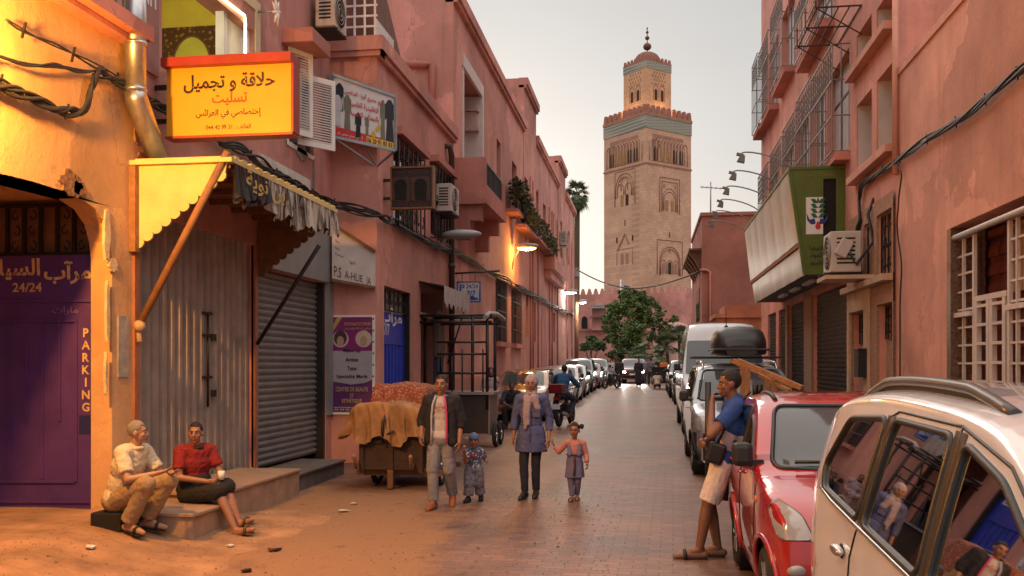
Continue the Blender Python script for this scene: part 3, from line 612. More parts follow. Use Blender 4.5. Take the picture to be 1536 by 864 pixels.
def scrolls(mb, X, y0, y1, z0, z1, pitch=.22, r=.012):
    n = max(2, int((y1 - y0) / pitch))
    for i in range(n + 1): y = y0 + (y1 - y0) * i / n; mb.bar((X, y, z0), (X, y, z1), r * 1.6)
    for z in (z0, z1, (z0 + z1) / 2): mb.bar((X, y0, z), (X, y1, z), r * 1.6)
    h = (y1 - y0) / n; k = max(1, round((z1 - z0) / (h * 1.6))); 
    for i in range(n):
        for j in range(k):
            yc = y0 + (i + .5) * h; zc = z0 + (j + .5) * (z1 - z0) / k; s = 1 if (i + j) % 2 else -1; pts = []
            for q in range(13):
                a = q / 12 * 4.6; rr = h * .36 * (1 - a / 6.5); pts.append((X, yc + s * rr * sin(a), zc + rr * cos(a) * 1.25))
            mb.tube(pts, r * .7, 4)
m_ = MB(); scrolls(m_, X2 - .08, bd[0] + .05, bd[1] - .05, zg + .03, bd[3] - .03, .3, .014); m_.build('grille', BLACK, tai)
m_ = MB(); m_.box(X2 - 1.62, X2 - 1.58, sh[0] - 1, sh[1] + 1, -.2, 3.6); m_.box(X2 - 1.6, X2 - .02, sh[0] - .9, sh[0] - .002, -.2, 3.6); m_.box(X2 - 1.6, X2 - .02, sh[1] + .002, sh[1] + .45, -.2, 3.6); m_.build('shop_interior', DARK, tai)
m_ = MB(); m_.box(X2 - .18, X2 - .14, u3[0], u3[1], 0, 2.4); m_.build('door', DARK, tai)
CASE = paint('dark_casement', (.10, .045, .04), .6, .3, 8)
def win(b, X, H, sg=1, dep=.2, bars=True, shutter=False, name='window', gl=None):
    y0, y1, z0, z1 = H[:4]; xp = X - sg * dep; mm = MB()
    for a, c in ((y0, y0 + .06), (y1 - .06, y1), ((y0 + y1) / 2 - .03, (y0 + y1) / 2 + .03)): mm.box(min(xp, xp + sg * .05), max(xp, xp + sg * .05), a, c, z0, z1)
    for a, c in ((z0, z0 + .06), (z1 - .06, z1), (z0 + (z1 - z0) * .7, z0 + (z1 - z0) * .7 + .05)): mm.box(min(xp, xp + sg * .048), max(xp, xp + sg * .048), y0, y1, a, c)
    f = mm.build(name, CASE, b)
    mm = MB(); mm.quad((xp + sg * .01, y0, z0), (xp + sg * .01, y1, z0), (xp + sg * .01, y1, z1), (xp + sg * .01, y0, z1)); mm.build('pane', gl or GLASS, f)
    return f
for H in (u1, u2):
    win(tai, X2, H); m_ = MB(); scrolls(m_, X2 + .12, H[0] - .05, H[1] + .05, H[2] - .1, H[3] - .02, .3, .016)
    for y in (H[0] - .05, H[1] + .05):
        for z in (H[2] - .1, H[3] - .02, (H[2] + H[3]) / 2): m_.bar((X2 - .05, y, z), (X2 + .12, y, z), .024)
    m_.build('window_grille', BLACK, tai)
    m_ = MB(); m_.box(X2 - .05, X2 + .22, H[0] - .15, H[1] + .15, H[3] + .02, H[3] + .16); m_.build('window_canopy', PINKD, tai)
pp = onX(677, 0, X2 + .1).y; zt0 = onX(677, 222, X2 + .1).z
m_ = MB(); m_.tube([(X2 - .1, pp - .25, zt0 - .02), (X2 + .1, pp - .2, zt0), (X2 + .11, pp, zt0 - .2), (X2 + .11, pp, .2)], .075, 10); m_.tube([(X2 + .11, pp, 4.2), (X2 + .11, pp, 4.3)], .09, 10); m_.build('drainpipe', paint('brown_pipe', (.07, .035, .03), .6), tai)
# roof terrace screens
m_ = MB(); za = zB + .02; 
for i in range(9): x = X2 - .1 - i * .19; m_.box(x - .03, x, YB + .25, YB + .29, za, za + 1.5)
for i in range(8): z = za + .1 + i * .19; m_.box(X2 - 1.75, X2 - .07, YB + .262, YB + .278, z, z + .035)
for i in range(12): y = YB + .3 + i * .1; m_.box(X2 - .12, X2 - .09, y, y + .03, za, za + .45)
m_.build('lattice_screen', WHITE, tai)
m_ = MB(); m_.poly([(X2 - .25, YB + .9, za), (X2 - .25, YB + 3.2, za), (X2 - .25, YB + .9, za + 1.75)], (-2.2, 0, 0)); m_.build('roof_hatch', paint('brown_sheet', (.16, .07, .05), .7, .2, 4), tai)

# ---- long facade beyond: five abutting houses
def house(name, label, y0, y1, z1, X, holes, mat, corn=True, near=True):
    b = thing(name, label, 'building', (X, (y0 + y1) / 2, 0)); mm = MB(); mm.facade('x', X, y0, y1, -.3, z1, holes); shell(mm, X, X - 9, y0, y1, z1)
    if corn: cornice(mm, X, y0, y1, z1, 1, 1.0)
    mm.build('wall', mat, b); return b
zC = onX(690, 0, X2).z
yD = onX(785, 0, X2).y; yE = onX(803.5, 0, X2).y; yF = onX(837, 0, X2).y; yG = onX(847.5, 0, X2).y; yH = onX(861.5, 0, X2).y
zD = onX(785, 117, X2).z; zE = onX(803.5, 204, X2).z; zF = onX(838, 236, X2).z; zG = onX(847.5, 288, X2).z
nic = hX(693, 721, 98, 236, X2, at=693)
def hz(px0, px1, py0, py1): return hX(px0, px1, py0, py1, X2)
cw = [hz(745, 751, 207, 300), hz(768, 775, 240, 318)]
gw = [hz(743.5, 758, 418, 512), hz(767, 781, 431, 515)]
lowC = [hz(720, 728, 410, 540)]
hC = house('balcony_house', 'tallest pink house with white framed niche and boxy balcony', YC, yD, zC, X2, [nic + (.55,)] + cw + gw, ROSE)
hD = house('parapet_house', 'narrow pink house rising above its neighbours with pale stepped parapet', yD, yE, zD, X2 + .02, [hz(786, 791, 264, 340), hz(788, 792, 440, 505), hz(800, 803, 453, 512)], PINK)
hE = house('arched_door_house', 'long pink house with pointed arched doorway and planter balconies', yE, yF, zE, X2 - .01, [hz(804, 808, 284, 335), hz(815, 819, 304, 360), hz(829, 831.5, 318, 365), hz(829, 833, 468, 512)], ROSE)
hF = house('raised_roof_house', 'small pink house with raised square rooftop near the street end', yF, yG, zF, X2 + .02, [hz(840, 843, 330, 385)], PINK)
hG = house('corner_house', 'low pink end house beside the tall wooden pole', yG, yH, zG, X2, [hz(852, 855, 345, 395)], ROSE)
for b, Hs in ((hC, cw + gw), (hD, [hz(786, 791, 264, 340), hz(788, 792, 440, 505), hz(800, 803, 453, 512)]), (hE, [hz(804, 808, 284, 335), hz(815, 819, 304, 360), hz(829, 831.5, 318, 365), hz(829, 833, 468, 512)]), (hF, [hz(840, 843, 330, 385)]), (hG, [hz(852, 855, 345, 395)])):
    for H in Hs: win(b, X2, H)
for H in gw:
    m_ = MB(); xx = X2 + .05
    for i in range(9): y = H[0] + (H[1] - H[0]) * i / 8; m_.bar((xx, y, H[2]), (xx, y, H[3]), .025)
    for i in range(5): z = H[2] + (H[3] - H[2]) * i / 4; m_.bar((xx, H[0], z), (xx, H[1], z), .03)
    m_.build('window_bars', BLACK, hC); m_ = MB(); m_.box(X2 - .05, X2 + .2, H[0] - .08, H[1] + .08, H[2] - .16, H[2] - .01); m_.build('sill', PINKD, hC)
m_ = MB(); m_.box(X2 - .01, X2 + .03, YC, yD, .02, 1.55); m_.build('plinth', plaster('plinth_pink', (.55, .26, .2)), hC)
m_ = MB(); y0, y1, z0, z1 = nic
m_.box(X2 - .52, X2 + .03, y0 - .0, y0 + .16, z0, z1); m_.box(X2 - .02, X2 + .06, y0, y1 + .2, z1 - .04, z1 + .3); m_.box(X2 - .5, X2 + .061, y1 - .02, y1 + .2, z0, z1 - .041)
m_.build('niche_frame', paint('white_stucco', (.62, .56, .54), .8, .08, 4), hC)
m_ = MB(); m_.box(X2 - .5, X2 - .03, y1 - .3, y1 - .025, z0 + (z1 - z0) * .55, z0 + (z1 - z0) * .62); m_.box(X2 - .5, X2 - .08, y1 - .22, y1 - .026, z0 + (z1 - z0) * .625, z0 + (z1 - z0) * .78); m_.box(X2 - .5, X2 - .03, y1 - .3, y1 - .027, z0 + (z1 - z0) * .785, z0 + (z1 - z0) * .82); m_.build('capital', paint('stucco_carving', (.5, .38, .35), .9), hC)
m_ = MB(); m_.quad((X2 - .53, y0, z0), (X2 - .53, y1, z0), (X2 - .53, y1, z1), (X2 - .53, y0, z1)); m_.build('niche_door', paint('niche_door_paint', (.30, .15, .12), .7), hC)
# boxy balcony
bA = onX(690, 236, X2); bY0 = bA.y - .6; bxo = onY(728, 300, bY0).x; zb1 = onY(700, 236, bY0).z; zb0 = onY(700, 306, bY0).z; bY1 = onX(757, 300, bxo).y
m_ = MB(); m_.box(X2, bxo, bY0, bY0 + .2, zb0 + .3, zb1); m_.box(X2, bxo, bY1 - .2, bY1, zb0 + .3, zb1 - .1); m_.box(X2, bxo + .04, bY0 - .03, bY1 + .03, zb0, zb0 + .3); m_.box(bxo - .14, bxo - .002, bY0 + .2, bY1 - .2, zb0 + .3, zb0 + .5)
for y in (bY0 + .1, bY1 - .45):
    m_.box(X2, bxo - .12, y, y + .3, zb0 - .4, zb0); m_.box(X2, X2 + .36, y + .001, y + .299, zb0 - .85, zb0 - .4)
bl = m_.build('balcony', PINKD, hC)
m_ = MB()
for i in range(14): y = bY0 + .25 + (bY1 - bY0 - .5) * i / 13; m_.bar((bxo - .07, y, zb0 + .5), (bxo - .07, y, zb1 - .05), .03)
m_.bar((bxo - .07, bY0 + .2, zb1 - .05), (bxo - .07, bY1 - .2, zb1 - .05), .05); m_.bar((bxo - .07, bY0 + .2, zb0 + .55), (bxo - .07, bY1 - .2, zb0 + .55), .04); m_.build('railing', BLACK, bl)
# side pipe loop on the tall end wall
m_ = MB(); e0 = onY(606, 95, YC - .06); e1 = onY(648, 97, YC - .06); e2 = onY(648, 190, YC - .06); m_.tube([e0, e1 - Vector((.15, 0, 0)), e1, e2], .09, 8); m_.build('drainpipe', PINKD, hC)
# arched door recess and vertical pilasters on the long house
y0, y1, z0, z1 = hz(812, 820, 458, 545); m_ = MB(); pts = [(X2 + .004, y0, G(44)), (X2 + .004, y1, G(44)), (X2 + .004, y1, z1 - .9)]
for i in range(9): t = i / 8 * pi; pts.append((X2 + .004, (y0 + y1) / 2 + (y1 - y0) / 2 * cos(t), z1 - .9 + .9 * sin(t)))
m_.poly(pts, (.012, 0, 0)); m_.build('arched_door', PINKD, hE)
for b, pxs in ((hD, (794, 798)), (hE, (806, 823, 827, 835)), (hG, (850, 857))):
    m_ = MB()
    for px in pxs: y = onX(px, 0, X2).y; m_.tube([(X2 + .05, y, .3), (X2 + .05, y, 9.5)], .045, 6)
    m_.build('drainpipe', PINKD, b)
y0, y1, z0, z1 = hz(816, 838, 385, 400); m_ = MB(); m_.box(X2, X2 + .5, y0, y1, z0 - .1, z1); m_.box(X2, X2 + .3, y0 + .2, y1 - .2, z0 - .5, z0 - .102); m_.build('ledge', ROSE, hE)
# shop steps
STONE = paint('worn_stone', (0.34, 0.22, 0.15), .75, .22, 5, bump=.3, bscale=22, dirt=.4)
STONED = paint('dark_stone', (0.12, 0.10, 0.09), .7, .25, 5, bump=.3, bscale=22)
TILE = paint('step_tile', (0.36, 0.24, 0.17), .5, .15, 4, dirt=.25)
sY0 = onX(222, 780, -5.0).y
def step(label, x1, y0, y1, z, mt, mf):
    s = thing('stone_step', label, 'step', (x1 - .4, (y0 + y1) / 2, G(y0)), group='steps in front of the shops')
    mm = MB(); mm.box(X1 + .0, x1, y0, y1, -.1, z - .035); mm.build('riser', mf, s, bevel=.008)
    mm = MB(); mm.box(X1 + .0, x1 + .03, y0 - .03, y1, z - .034, z); mm.build('tread', mt, s, bevel=.006)
stA = onX(345, 780, -4.58).y; stB = onX(446, 725, -4.75).y; stC = onX(526, 690, -4.85).y
step('lowest worn stone step under the seated men', -4.52, sY0, stA, .40, TILE, STONE)
step('pale tiled step beside the man in the red shirt', -4.72, stA + .003, stB, .47, TILE, STONE)
step('dark grey step in front of the roller shutter', -4.86, stB + .003, stC - .3, .36, STONED, STONED)
# ================================================================ right side
X3 = 4.0
yR1 = onX(1345, 0, X3).y; yR2 = onX(1142, 0, X3).y; zR1 = onX(1350, 110, X3).z
r1 = thing('coral_house', 'coral house with wide white barred window opening beside the pale car', 'building', (X3, 9, 0))
bwH = hX(1420, 1600, 345, 345, X3); bw = (5.6, bwH[1], 1.0, bwH[3])
m_ = MB(); m_.facade('x', X3, 0.5, yR1, -.3, zR1, [bw + (.5,)], sg=-1); shell(m_, X3, 13, .5, yR1, zR1); m_.box(X3 - .03, X3 + .3, .5, yR1, zR1 - .02, zR1 + .1)
m_.build('wall', CORAL, r1)
REDW = paint('red_brick_inside', (.12, .022, .016), .8, .25, 6)
m_ = MB(); m_.quad((X3 + .52, bw[0], bw[2]), (X3 + .52, bw[1], bw[2]), (X3 + .52, bw[1], bw[3]), (X3 + .52, bw[0], bw[3])); 
for i in range(12): z = bw[2] + .15 + i * .24; m_.box(X3 + .49, X3 + .519, bw[0], bw[1], z, z + .12)
m_.build('inner_shutter', REDW, r1)
m_ = MB(); m_.box(X3 + .001, X3 + .4, bw[1] - .16, bw[1] - .002, bw[2], bw[3] - .002); m_.build('tiled_reveal', paint('speckled_tile', (.12, .07, .05), .4, .6, 25), r1)
BARW = paint('white_barred_iron', (.50, .43, .40), .5, .1, 8, dirt=.2)
xb = X3 + .10; m_ = MB(); ys_ = onX(1427, 500, xb).y
grid_y = [onX(p, 500, xb).y for p in (1427, 1446, 1462, 1515, 1527, 1545, 1575)]
zz = [bw[3] - .16 - i * .235 for i in range(12)]
zm = onX(1427, 475, xb).z
for i, y in enumerate(grid_y): m_.bar((xb, y, bw[2]), (xb, y, bw[3] - .1), .06 if i in (2, 3) else .03, .04)
for z in zz:
    if z < bw[2]: break
    m_.bar((xb + .005, grid_y[0], z), (xb + .005, grid_y[2], z), .027); m_.bar((xb + .005, grid_y[3], z), (xb + .005, bw[0], z), .027)
m_.bar((xb - .03, grid_y[0], zm), (xb - .03, grid_y[2], zm), .06); m_.bar((xb - .03, grid_y[3], zm), (xb - .03, bw[0], zm), .06)
m_.tube([(xb - .05, grid_y[0] + .1, bw[3] - .13), (xb - .05, bw[0], bw[3] - .13)], .04, 8)
m_.build('window_bars', BARW, r1)
lf0 = onX(1462, 500, xb).y; lf1 = onX(1512, 500, xb).y; zt = onX(1470, 452, xb).z
for a, b in ((lf0 - .04, (lf0 + lf1) / 2 + .01), ((lf0 + lf1) / 2 - .01, lf1 + .04)):
    m_ = MB(); a, b = min(a, b), max(a, b)
    m_.box(xb - .02, xb + .04, a, a + .09, bw[2], zt); m_.box(xb - .02, xb + .04, b - .09, b, bw[2], zt)
    for i in range(9): z = zt - .06 - i * .235; m_.box(xb - .018, xb + .038, a + .09, b - .09, z - .018, z + .018)
    m_.build('casement', BARW, r1)
m_ = MB(); m_.box(xb - .021, xb + .041, lf1, lf0, zt + .002, zt + .07); m_.build('transom_bar', BARW, r1)
m_ = MB(); m_.box(X3 + .42, X3 + .47, grid_y[3] + .05, grid_y[2] - .3, zt + .1, bw[3] - .1); m_.build('curtain', striped('ochre_curtain', (.35, .2, .08), (.2, .1, .05), 4, 'y'), r1)

r2 = thing('apartment_building', 'tall coral apartment block with iron window cages above the green sign', 'building', (X3, 22, 0))
def hr(px0, px1, pyt, pyb): return hX(px0, px1, pyt, pyb, X3, at=px1)
plain = [hr(1285, 1307.6, 20, 75), hr(1315, 1339, -22, 36), hr(1285, 1307.6, 132, 232), hr(1315, 1342, 89, 214)]
cage = [hr(1241, 1274, 70, 218), hr(1216, 1238, 120, 262), hr(1193, 1213, 168, 300), hr(1173, 1190, 208, 330), hr(1153, 1168, 246, 360), hr(1213, 1250, -60, 20), hr(1173, 1192, -20, 92), hr(1153, 1168, 48, 150), hr(1142.8, 1151, 82, 180)]
sw = hr(1319, 1342, 310, 408); sw2 = hr(1299, 1308, 333, 415)
dr1 = hr(1281, 1303, 466, 600); dr1 = (dr1[0], dr1[1], .1, dr1[3]); dr2 = hr(1319, 1343, 452, 600); dr2 = (dr2[0], dr2[1], .1, dr2[3])
lat = [hr(1184, 1209, 430, 600), hr(1221, 1270, 420, 600)]
for px0, px1 in ((1152, 1164), (1168, 1181)): lat.append(hr(px0, px1, 440, 600))
lat = [(a, b, .1, 3.55) for a, b, _, _ in lat]
m_ = MB(); m_.facade('x', X3, yR1, yR2, -.3, 17, [h + (.4,) for h in plain] + [h + (.22,) for h in cage] + [sw, sw2, dr1, dr2] + lat, sg=-1); shell(m_, X3, 13, yR1, yR2, 17)
m_.build('wall', plaster('coral_block_plaster', (.62, .285, .225), amount=.28, wear=.3), r2)
PALE = paint('pale_reveal', (.55, .50, .49), .8, .08, 3)
for h in plain:
    m_ = MB(); m_.box(X3 + .03, X3 + .395, h[1] - .015, h[1] - .001, h[2], h[3]); m_.build('reveal', PALE, r2)
    m_ = MB(); m_.box(X3 + .36, X3 + .39, h[0], h[1], h[2], h[3]); m_.build('window', GLASS, r2)
for a, b, zz_ in ((plain[0][1] + .25, plain[1][0] - .1, plain[0][2]), (plain[2][1] + .1, plain[3][0] - .1, plain[3][2])):
    m_ = MB(); m_.box(X3 - .18, X3 - .001, b, a, zz_ - .16, zz_ - .02); m_.build('sill', CORAL, r2, bevel=.01)
IRON = paint('pale_grille_iron', (.16, .14, .135), .5, .2, 9)
SHUT = paint('pale_blind', (.42, .39, .40), .7, .1, 3)
for h in cage:
    y0, y1, z0, z1 = h; m_ = MB(); m_.box(X3 + .17, X3 + .2, y0, y1, z0, z1)
    w_ = m_.build('window', SHUT, r2); m_ = MB(); n = 3
    for i in range(1, n): y = y0 + (y1 - y0) * i / n; m_.box(X3 + .15, X3 + .169, y - .03, y + .03, z0, z1)
    for z in (z0 + .03, z0 + (z1 - z0) * .66): m_.box(X3 + .152, X3 + .168, y0, y1, z, z + .05)
    m_.build('blind_rail', CASE, w_)
    a, b, c_, d_ = y0 - .06, y1 + .06, z0 - .12, z1 + .05; xx = X3 - .34; m_ = MB()
    n = max(4, int((b - a) / .24))
    for i in range(n + 1): y = a + (b - a) * i / n; m_.bar((xx, y, c_), (xx, y, d_), .015)
    for k in range(4): z = c_ + (d_ - c_) * k / 3; m_.bar((xx - .004, a, z), (xx - .004, b, z), .024)
    for y in (a, b):
        for k in range(4): z = c_ + (d_ - c_) * k / 3; m_.bar((xx, y, z), (X3, y, z), .024)
        m_.bar((X3 - .17, y, c_), (X3 - .17, y, d_), .02)
    zt = d_ - (d_ - c_) / 3
    for i in range(n):
        yc = a + (b - a) * (i + .5) / n
        for j in range(4):
            zc = zt + .1 + j * (d_ - zt - .15) / 4; pts = [(xx, yc + .05 * sin(q), zc + .07 * cos(q)) for q in (0, 1.2, 2.4, 3.6, 4.8)]; m_.tube(pts, .007, 4)
    m_.build('window_cage', IRON, r2)
    m_ = MB(); m_.box(X3 - .3, X3 - .001, y0 - .1, y1 + .1, z0 - .3, z0 - .13); m_.build('sill', PINKD, r2)
tr = thing('drying_rack', 'rusty iron drying rack sticking out under the highest window cage', 'rack', (X3, 19, 9)); m_ = MB()
ra = onY(1253, 35, 19.3); xo = ra.x
for k in range(5): x = X3 - .02 - k * .2; m_.bar((x, 18.4, ra.z), (x, 20.6, ra.z), .022)
for y in (18.4, 19.5, 20.6): m_.bar((X3, y, ra.z), (X3 - .85, y, ra.z), .026); m_.bar((X3 - .85, y, ra.z), (X3, y, ra.z - .55), .02); m_.bar((X3 - .85, y, ra.z), (X3 - .85, y, ra.z + .4), .02)
m_.build('frame', paint('rusty_iron', (.05, .02, .015), .8, .3, 9), tr)
RUBS = paint('pebbledash', (.36, .20, .13), .95, .4, 30, bump=1.0, bscale=28)
m_ = MB(); ya = onX(1277, 0, X3).y; yb = yR1 + .02
m_.facade('x', X3 - .05, yb, ya, .1, onX(1343, 285, X3).z, [sw, sw2, dr1, dr2], depth=.05, sg=-1)
m_.build('stone_surround', RUBS, r2)
m_ = MB(); zs_ = onX(1343, 409, X3).z; m_.box(X3 - .22, X3 - .052, yb, ya, zs_ - .12, zs_ - .01); m_.build('ledge', CREAMP, r2)
m_ = MB(); m_.box(X3 - .1, X3 - .052, dr1[0] - .35, dr1[0] - .02, .1, dr1[3] + .5); m_.box(X3 - .101, X3 - .052, dr1[0] - .02, dr1[1] + .15, dr1[3] + .02, dr1[3] + .501); m_.box(X3 - .1, X3 - .052, dr1[1] + .02, dr1[1] + .15, .1, dr1[3] + .02); m_.build_each('door_surround', CREAMP, r2)
m_ = MB(); lettering(m_, '1', (X3 - .105, (dr1[0] + dr1[1]) / 2, dr1[3] + .28), None, .14, (0, -1, 0), Z, bold=.02); m_.build('door_number', BLACK, r2)
DOORM = paint('pale_door_metal', (.36, .25, .20), .5, .2, 4, metal=.2, dirt=.3)
for h in (dr1, dr2):
    zt = h[3] - .62; m_ = MB(); m_.box(X3 + .12, X3 + .16, h[0], h[1], .1, zt)
    for i in range(5): y = h[0] + (h[1] - h[0]) * (i + .5) / 5; m_.box(X3 + .1, X3 + .121, y - .05, y + .05, .5 if i % 2 else .7, zt - .3)
    d = m_.build('door', DOORM, r2); m_ = MB(); m_.box(X3 + .2, X3 + .24, h[0], h[1], zt, h[3])
    m_.build('transom', DARK, r2); m_ = MB(); scrolls(m_, X3 + .1, h[0] + .03, h[1] - .03, zt + .04, h[3] - .04, .2, .012); m_.build('door_grille', BLACK, r2)
for h in (sw, sw2):
    m_ = MB(); m_.box(X3 + .2, X3 + .24, h[0], h[1], h[2], h[3]); m_.build('window', GLASS, r2); m_ = MB(); scrolls(m_, X3 + .03, h[0] + .03, h[1] - .03, h[2] + .03, h[3] - .03, .22, .015); m_.build('window_grille', BLACK, r2)
mbx = thing('letter_box', 'black letter box hanging beside the pale street door', 'letter box', (X3 - .1, dr1[0] - .1, 1.6)); p = onX(1297, 545, X3 - .1)
m_ = MB(); m_.box(X3 - .25, X3 - .1, p.y - .17, p.y + .17, p.z - .25, p.z + .22); m_.box(X3 - .26, X3 - .1, p.y - .18, p.y + .18, p.z + .222, p.z + .27); m_.box(X3 - .26, X3 - .249, p.y - .1, p.y + .1, p.z + .1, p.z + .13); m_.build('body', BLACK, mbx, bevel=.01)
for h in lat:
    m_ = MB(); m_.box(X3 + .22, X3 + .25, h[0], h[1], h[2], h[3]); m_.build('shop_window', DARK, r2)
    m_ = MB(); w = h[1] - h[0]; H = h[3] - h[2]; p = .2; k = int((w + H) / p) + 1
    for i in range(k):
        t = i * p
        a0 = (min(t, w), max(0, t - w)); a1 = (max(0, t - H), min(t, H)); m_.bar((X3 + .08, h[0] + a0[0], h[2] + a0[1]), (X3 + .08, h[0] + a1[0], h[2] + a1[1]), .03, .014)
        m_.bar((X3 + .085, h[1] - a0[0], h[2] + a0[1]), (X3 + .085, h[1] - a1[0], h[2] + a1[1]), .03, .014)
    m_.build('lattice_grille', paint('lattice_iron', (.10, .07, .055), .55, .2, 7), r2)
m_ = MB()
for a, b in ((lat[1][1], lat[0][0]), (lat[0][1], lat[3][0])): m_.box(X3 - .06, X3 - .002, a + .02, b - .02, .1, 3.6)
m_.build_each('shop_pillar', RUBS, r2)

# block past the shops, standing forward, with a low orange annexe
XR = 2.58; yR3 = 46.0
r3 = thing('end_block', 'plain brownish pink block with carved wooden eave beyond the shop sign', 'building', (XR, yR3, 0)); zR = onY(1054, 324, yR3).z; yR4 = onX(1038, 0, XR).y
m_ = MB(); m_.box(XR, 12, yR3, yR4, -.3, zR); m_.box(XR - .08, 12, yR3 - .08, yR4, zR + .002, zR + .16); m_.build('wall', plaster('brown_pink_plaster', (.36, .155, .12), amount=.2, wear=.1), r3)
m_ = MB(); ez = onX(1045, 395, XR).z
for i in range(5):
    y = yR3 + .6 + i * 1.7; m_.poly([(XR + .01, y, ez), (XR - .55, y, ez + .15), (XR - .55, y, ez), (XR - .28, y, ez - .35), (XR + .01, y, ez - .95)], (0, .25, 0))
m_.box(XR - .6, XR + .01, yR3 + .4, yR4 - .4, ez + .16, ez + .26); m_.build('eave', WOOD, r3)
w_ = (yR3 + 2, yR3 + 5, ez - 3.2, ez - 1.5); m_ = MB(); m_.box(XR - .03, XR + .05, *w_); m_.build('window', GLASS, r3)
m_ = MB(); q = onY(1060, 405, yR3 - .07); m_.tube([q - Vector((.3, 0, 0)), q, q + Vector((.15, 0, -.1)), (q.x + .15, q.y, .5)], .07, 6); m_.build('drainpipe', PINKD, r3)
an = thing('annexe', 'low orange plastered annexe with stepped coping beside the white van', 'building', (3.3, 38, 0)); q = onY(1076, 458, 38)
m_ = MB(); m_.box(q.x, 8, 38, 41, -.2, q.z - .5); m_.box(q.x - .12, 8, 37.9, 41, q.z - .498, q.z - .34); m_.box(q.x + .3, 8, 38.1, 40.9, q.z - .338, q.z); m_.build('wall', plaster('orange_plaster', (.55, .24, .14)), an)
at = thing('roof_antenna', 'thin television antenna standing on the end block roof', 'antenna', (3.4, 47, zR)); a0 = onY(1066, 324, 47); a1 = onY(1066, 273, 47)
m_ = MB(); m_.tube([(a0.x, 47, zR + .1), a1], .035, 5); h = a1 - Vector((0, 0, .25)); m_.tube([h + Vector((-.5, 0, .02)), h + Vector((.9, 0, -.12))], .025, 4)
for i in range(6): x = -.4 + i * .22; m_.tube([h + Vector((x, -.3, -.02 * i)), h + Vector((x, .3, -.02 * i))], .015, 4)
m_.build('mast', GREYM, at)
# ================================================================ green shop sign on the right
gs = thing('shop_sign', 'long green and cream shop sign box projecting over the grilles', 'sign', (3.3, 18, 3.8))
GREEN = paint('green_sheet', (.085, .125, .012), .5, .12, 3, dirt=.15); CREAMS = paint('cream_sheet', (.40, .33, .26), .38, .18, 1.3, bump=.35, bscale=1.3, dirt=.35)
ys0 = onX(1268, 0, X3).y; ys1 = 29.0
tl = onY(1185, 255, ys0); bl_ = onY(1208, 412, ys0); zt, zb = tl.z, bl_.z; xt, xbm = tl.x, bl_.x
ml = onY(1198, 366, ys0); xm, zmid = ml.x, ml.z
m_ = MB()
# cream street side: two bulging strips of sheet panels
for (xa, za, xc, zc) in ((xt, zt, xm, zmid + .04), (xm + .05, zmid - .05, xbm, zb)):
    n = 36; rows = 4; o = len(m_.v)
    for i in range(n + 1):
        y = ys0 + .06 + (ys1 - ys0) * i / n; s = abs(sin(pi * i / 6)) ** .4
        for j in range(rows + 1): t = j / rows; m_.v.append((xa + (xc - xa) * t - .024 * s * sin(pi * t) - .012 * s, y, za + (zc - za) * t))
    for i in range(n):
        for j in range(rows): k = o + i * (rows + 1) + j; m_.f.append((k, k + 1, k + rows + 2, k + rows + 1)); m_.m.append(0); m_.s.append(True)
m_.build('fascia', CREAMS, gs)
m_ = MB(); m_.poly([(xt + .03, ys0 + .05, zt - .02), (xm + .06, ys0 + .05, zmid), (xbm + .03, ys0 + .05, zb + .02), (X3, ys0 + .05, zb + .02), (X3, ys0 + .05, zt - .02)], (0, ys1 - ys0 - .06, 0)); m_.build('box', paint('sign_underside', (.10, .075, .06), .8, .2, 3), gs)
m_ = MB(); m_.box(xm - .01, xm + .05, ys0 + .1, ys1, zmid - .06, zmid + .03); m_.build('rusted_seam', paint('rust', (.25, .07, .015), .85, .5, 12), gs)
w0 = onY(1235, 270, ys0).x; w1_ = onY(1254, 270, ys0).x; wz1 = onY(1240, 268, ys0).z; wz0 = onY(1240, 395, ys0).z
m_ = MB(); m_.add([(xt, ys0, zt), (xbm, ys0, zb), (w0, ys0, zb), (w0, ys0, zt)], [(0, 1, 2, 3)]); m_.quad((w0, ys0, wz1), (X3, ys0, wz1), (X3, ys0, zt), (w0, ys0, zt)); m_.quad((w0, ys0, zb), (X3, ys0, zb), (X3, ys0, wz0), (w0, ys0, wz0)); m_.quad((w1_, ys0, wz0), (X3, ys0, wz0), (X3, ys0, wz1), (w1_, ys0, wz1))
m_.box(xt - .03, X3, ys0 - .015, ys1, zt + .002, zt + .06); m_.bar((xt - .02, ys0 - .01, zt), (xbm - .02, ys0 - .01, zb), .06)
ge = m_.build('end_panel', GREEN, gs)
m_ = MB(); m_.quad((w0, ys0 + .03, wz0), (w1_, ys0 + .03, wz0), (w1_, ys0 + .03, wz1), (w0, ys0 + .03, wz1)); m_.build('slot', DARK, ge)
def pt(px, py): return onY(px, py, ys0 - .004)
a, b = pt(1209, 296), pt(1234.5, 351); m_ = MB(); m_.box(a.x, b.x, ys0 - .006, ys0 - .001, b.z, a.z); m_.build('plaque', WHITE, ge)
m_ = MB(); c = pt(1227, 312); Xv = Vector((1, 0, 0))
for i in range(4):
    for s in (-1, 1):
        z = c.z + .1 - i * .10; m_.poly([(c.x, ys0 - .008, z), (c.x + s * .06, ys0 - .008, z + .09), (c.x + s * .15, ys0 - .008, z + .09), (c.x + s * .09, ys0 - .008, z)], (0, -.003, 0))
m_.poly([(c.x - .03, ys0 - .008, c.z + .12), (c.x + .03, ys0 - .008, c.z + .12), (c.x, ys0 - .008, c.z + .24)], (0, -.003, 0)); m_.build('emblem_leaf', paint('emblem_green', (.01, .12, .06), .5), ge)
m_ = MB(); c = pt(1226, 331)
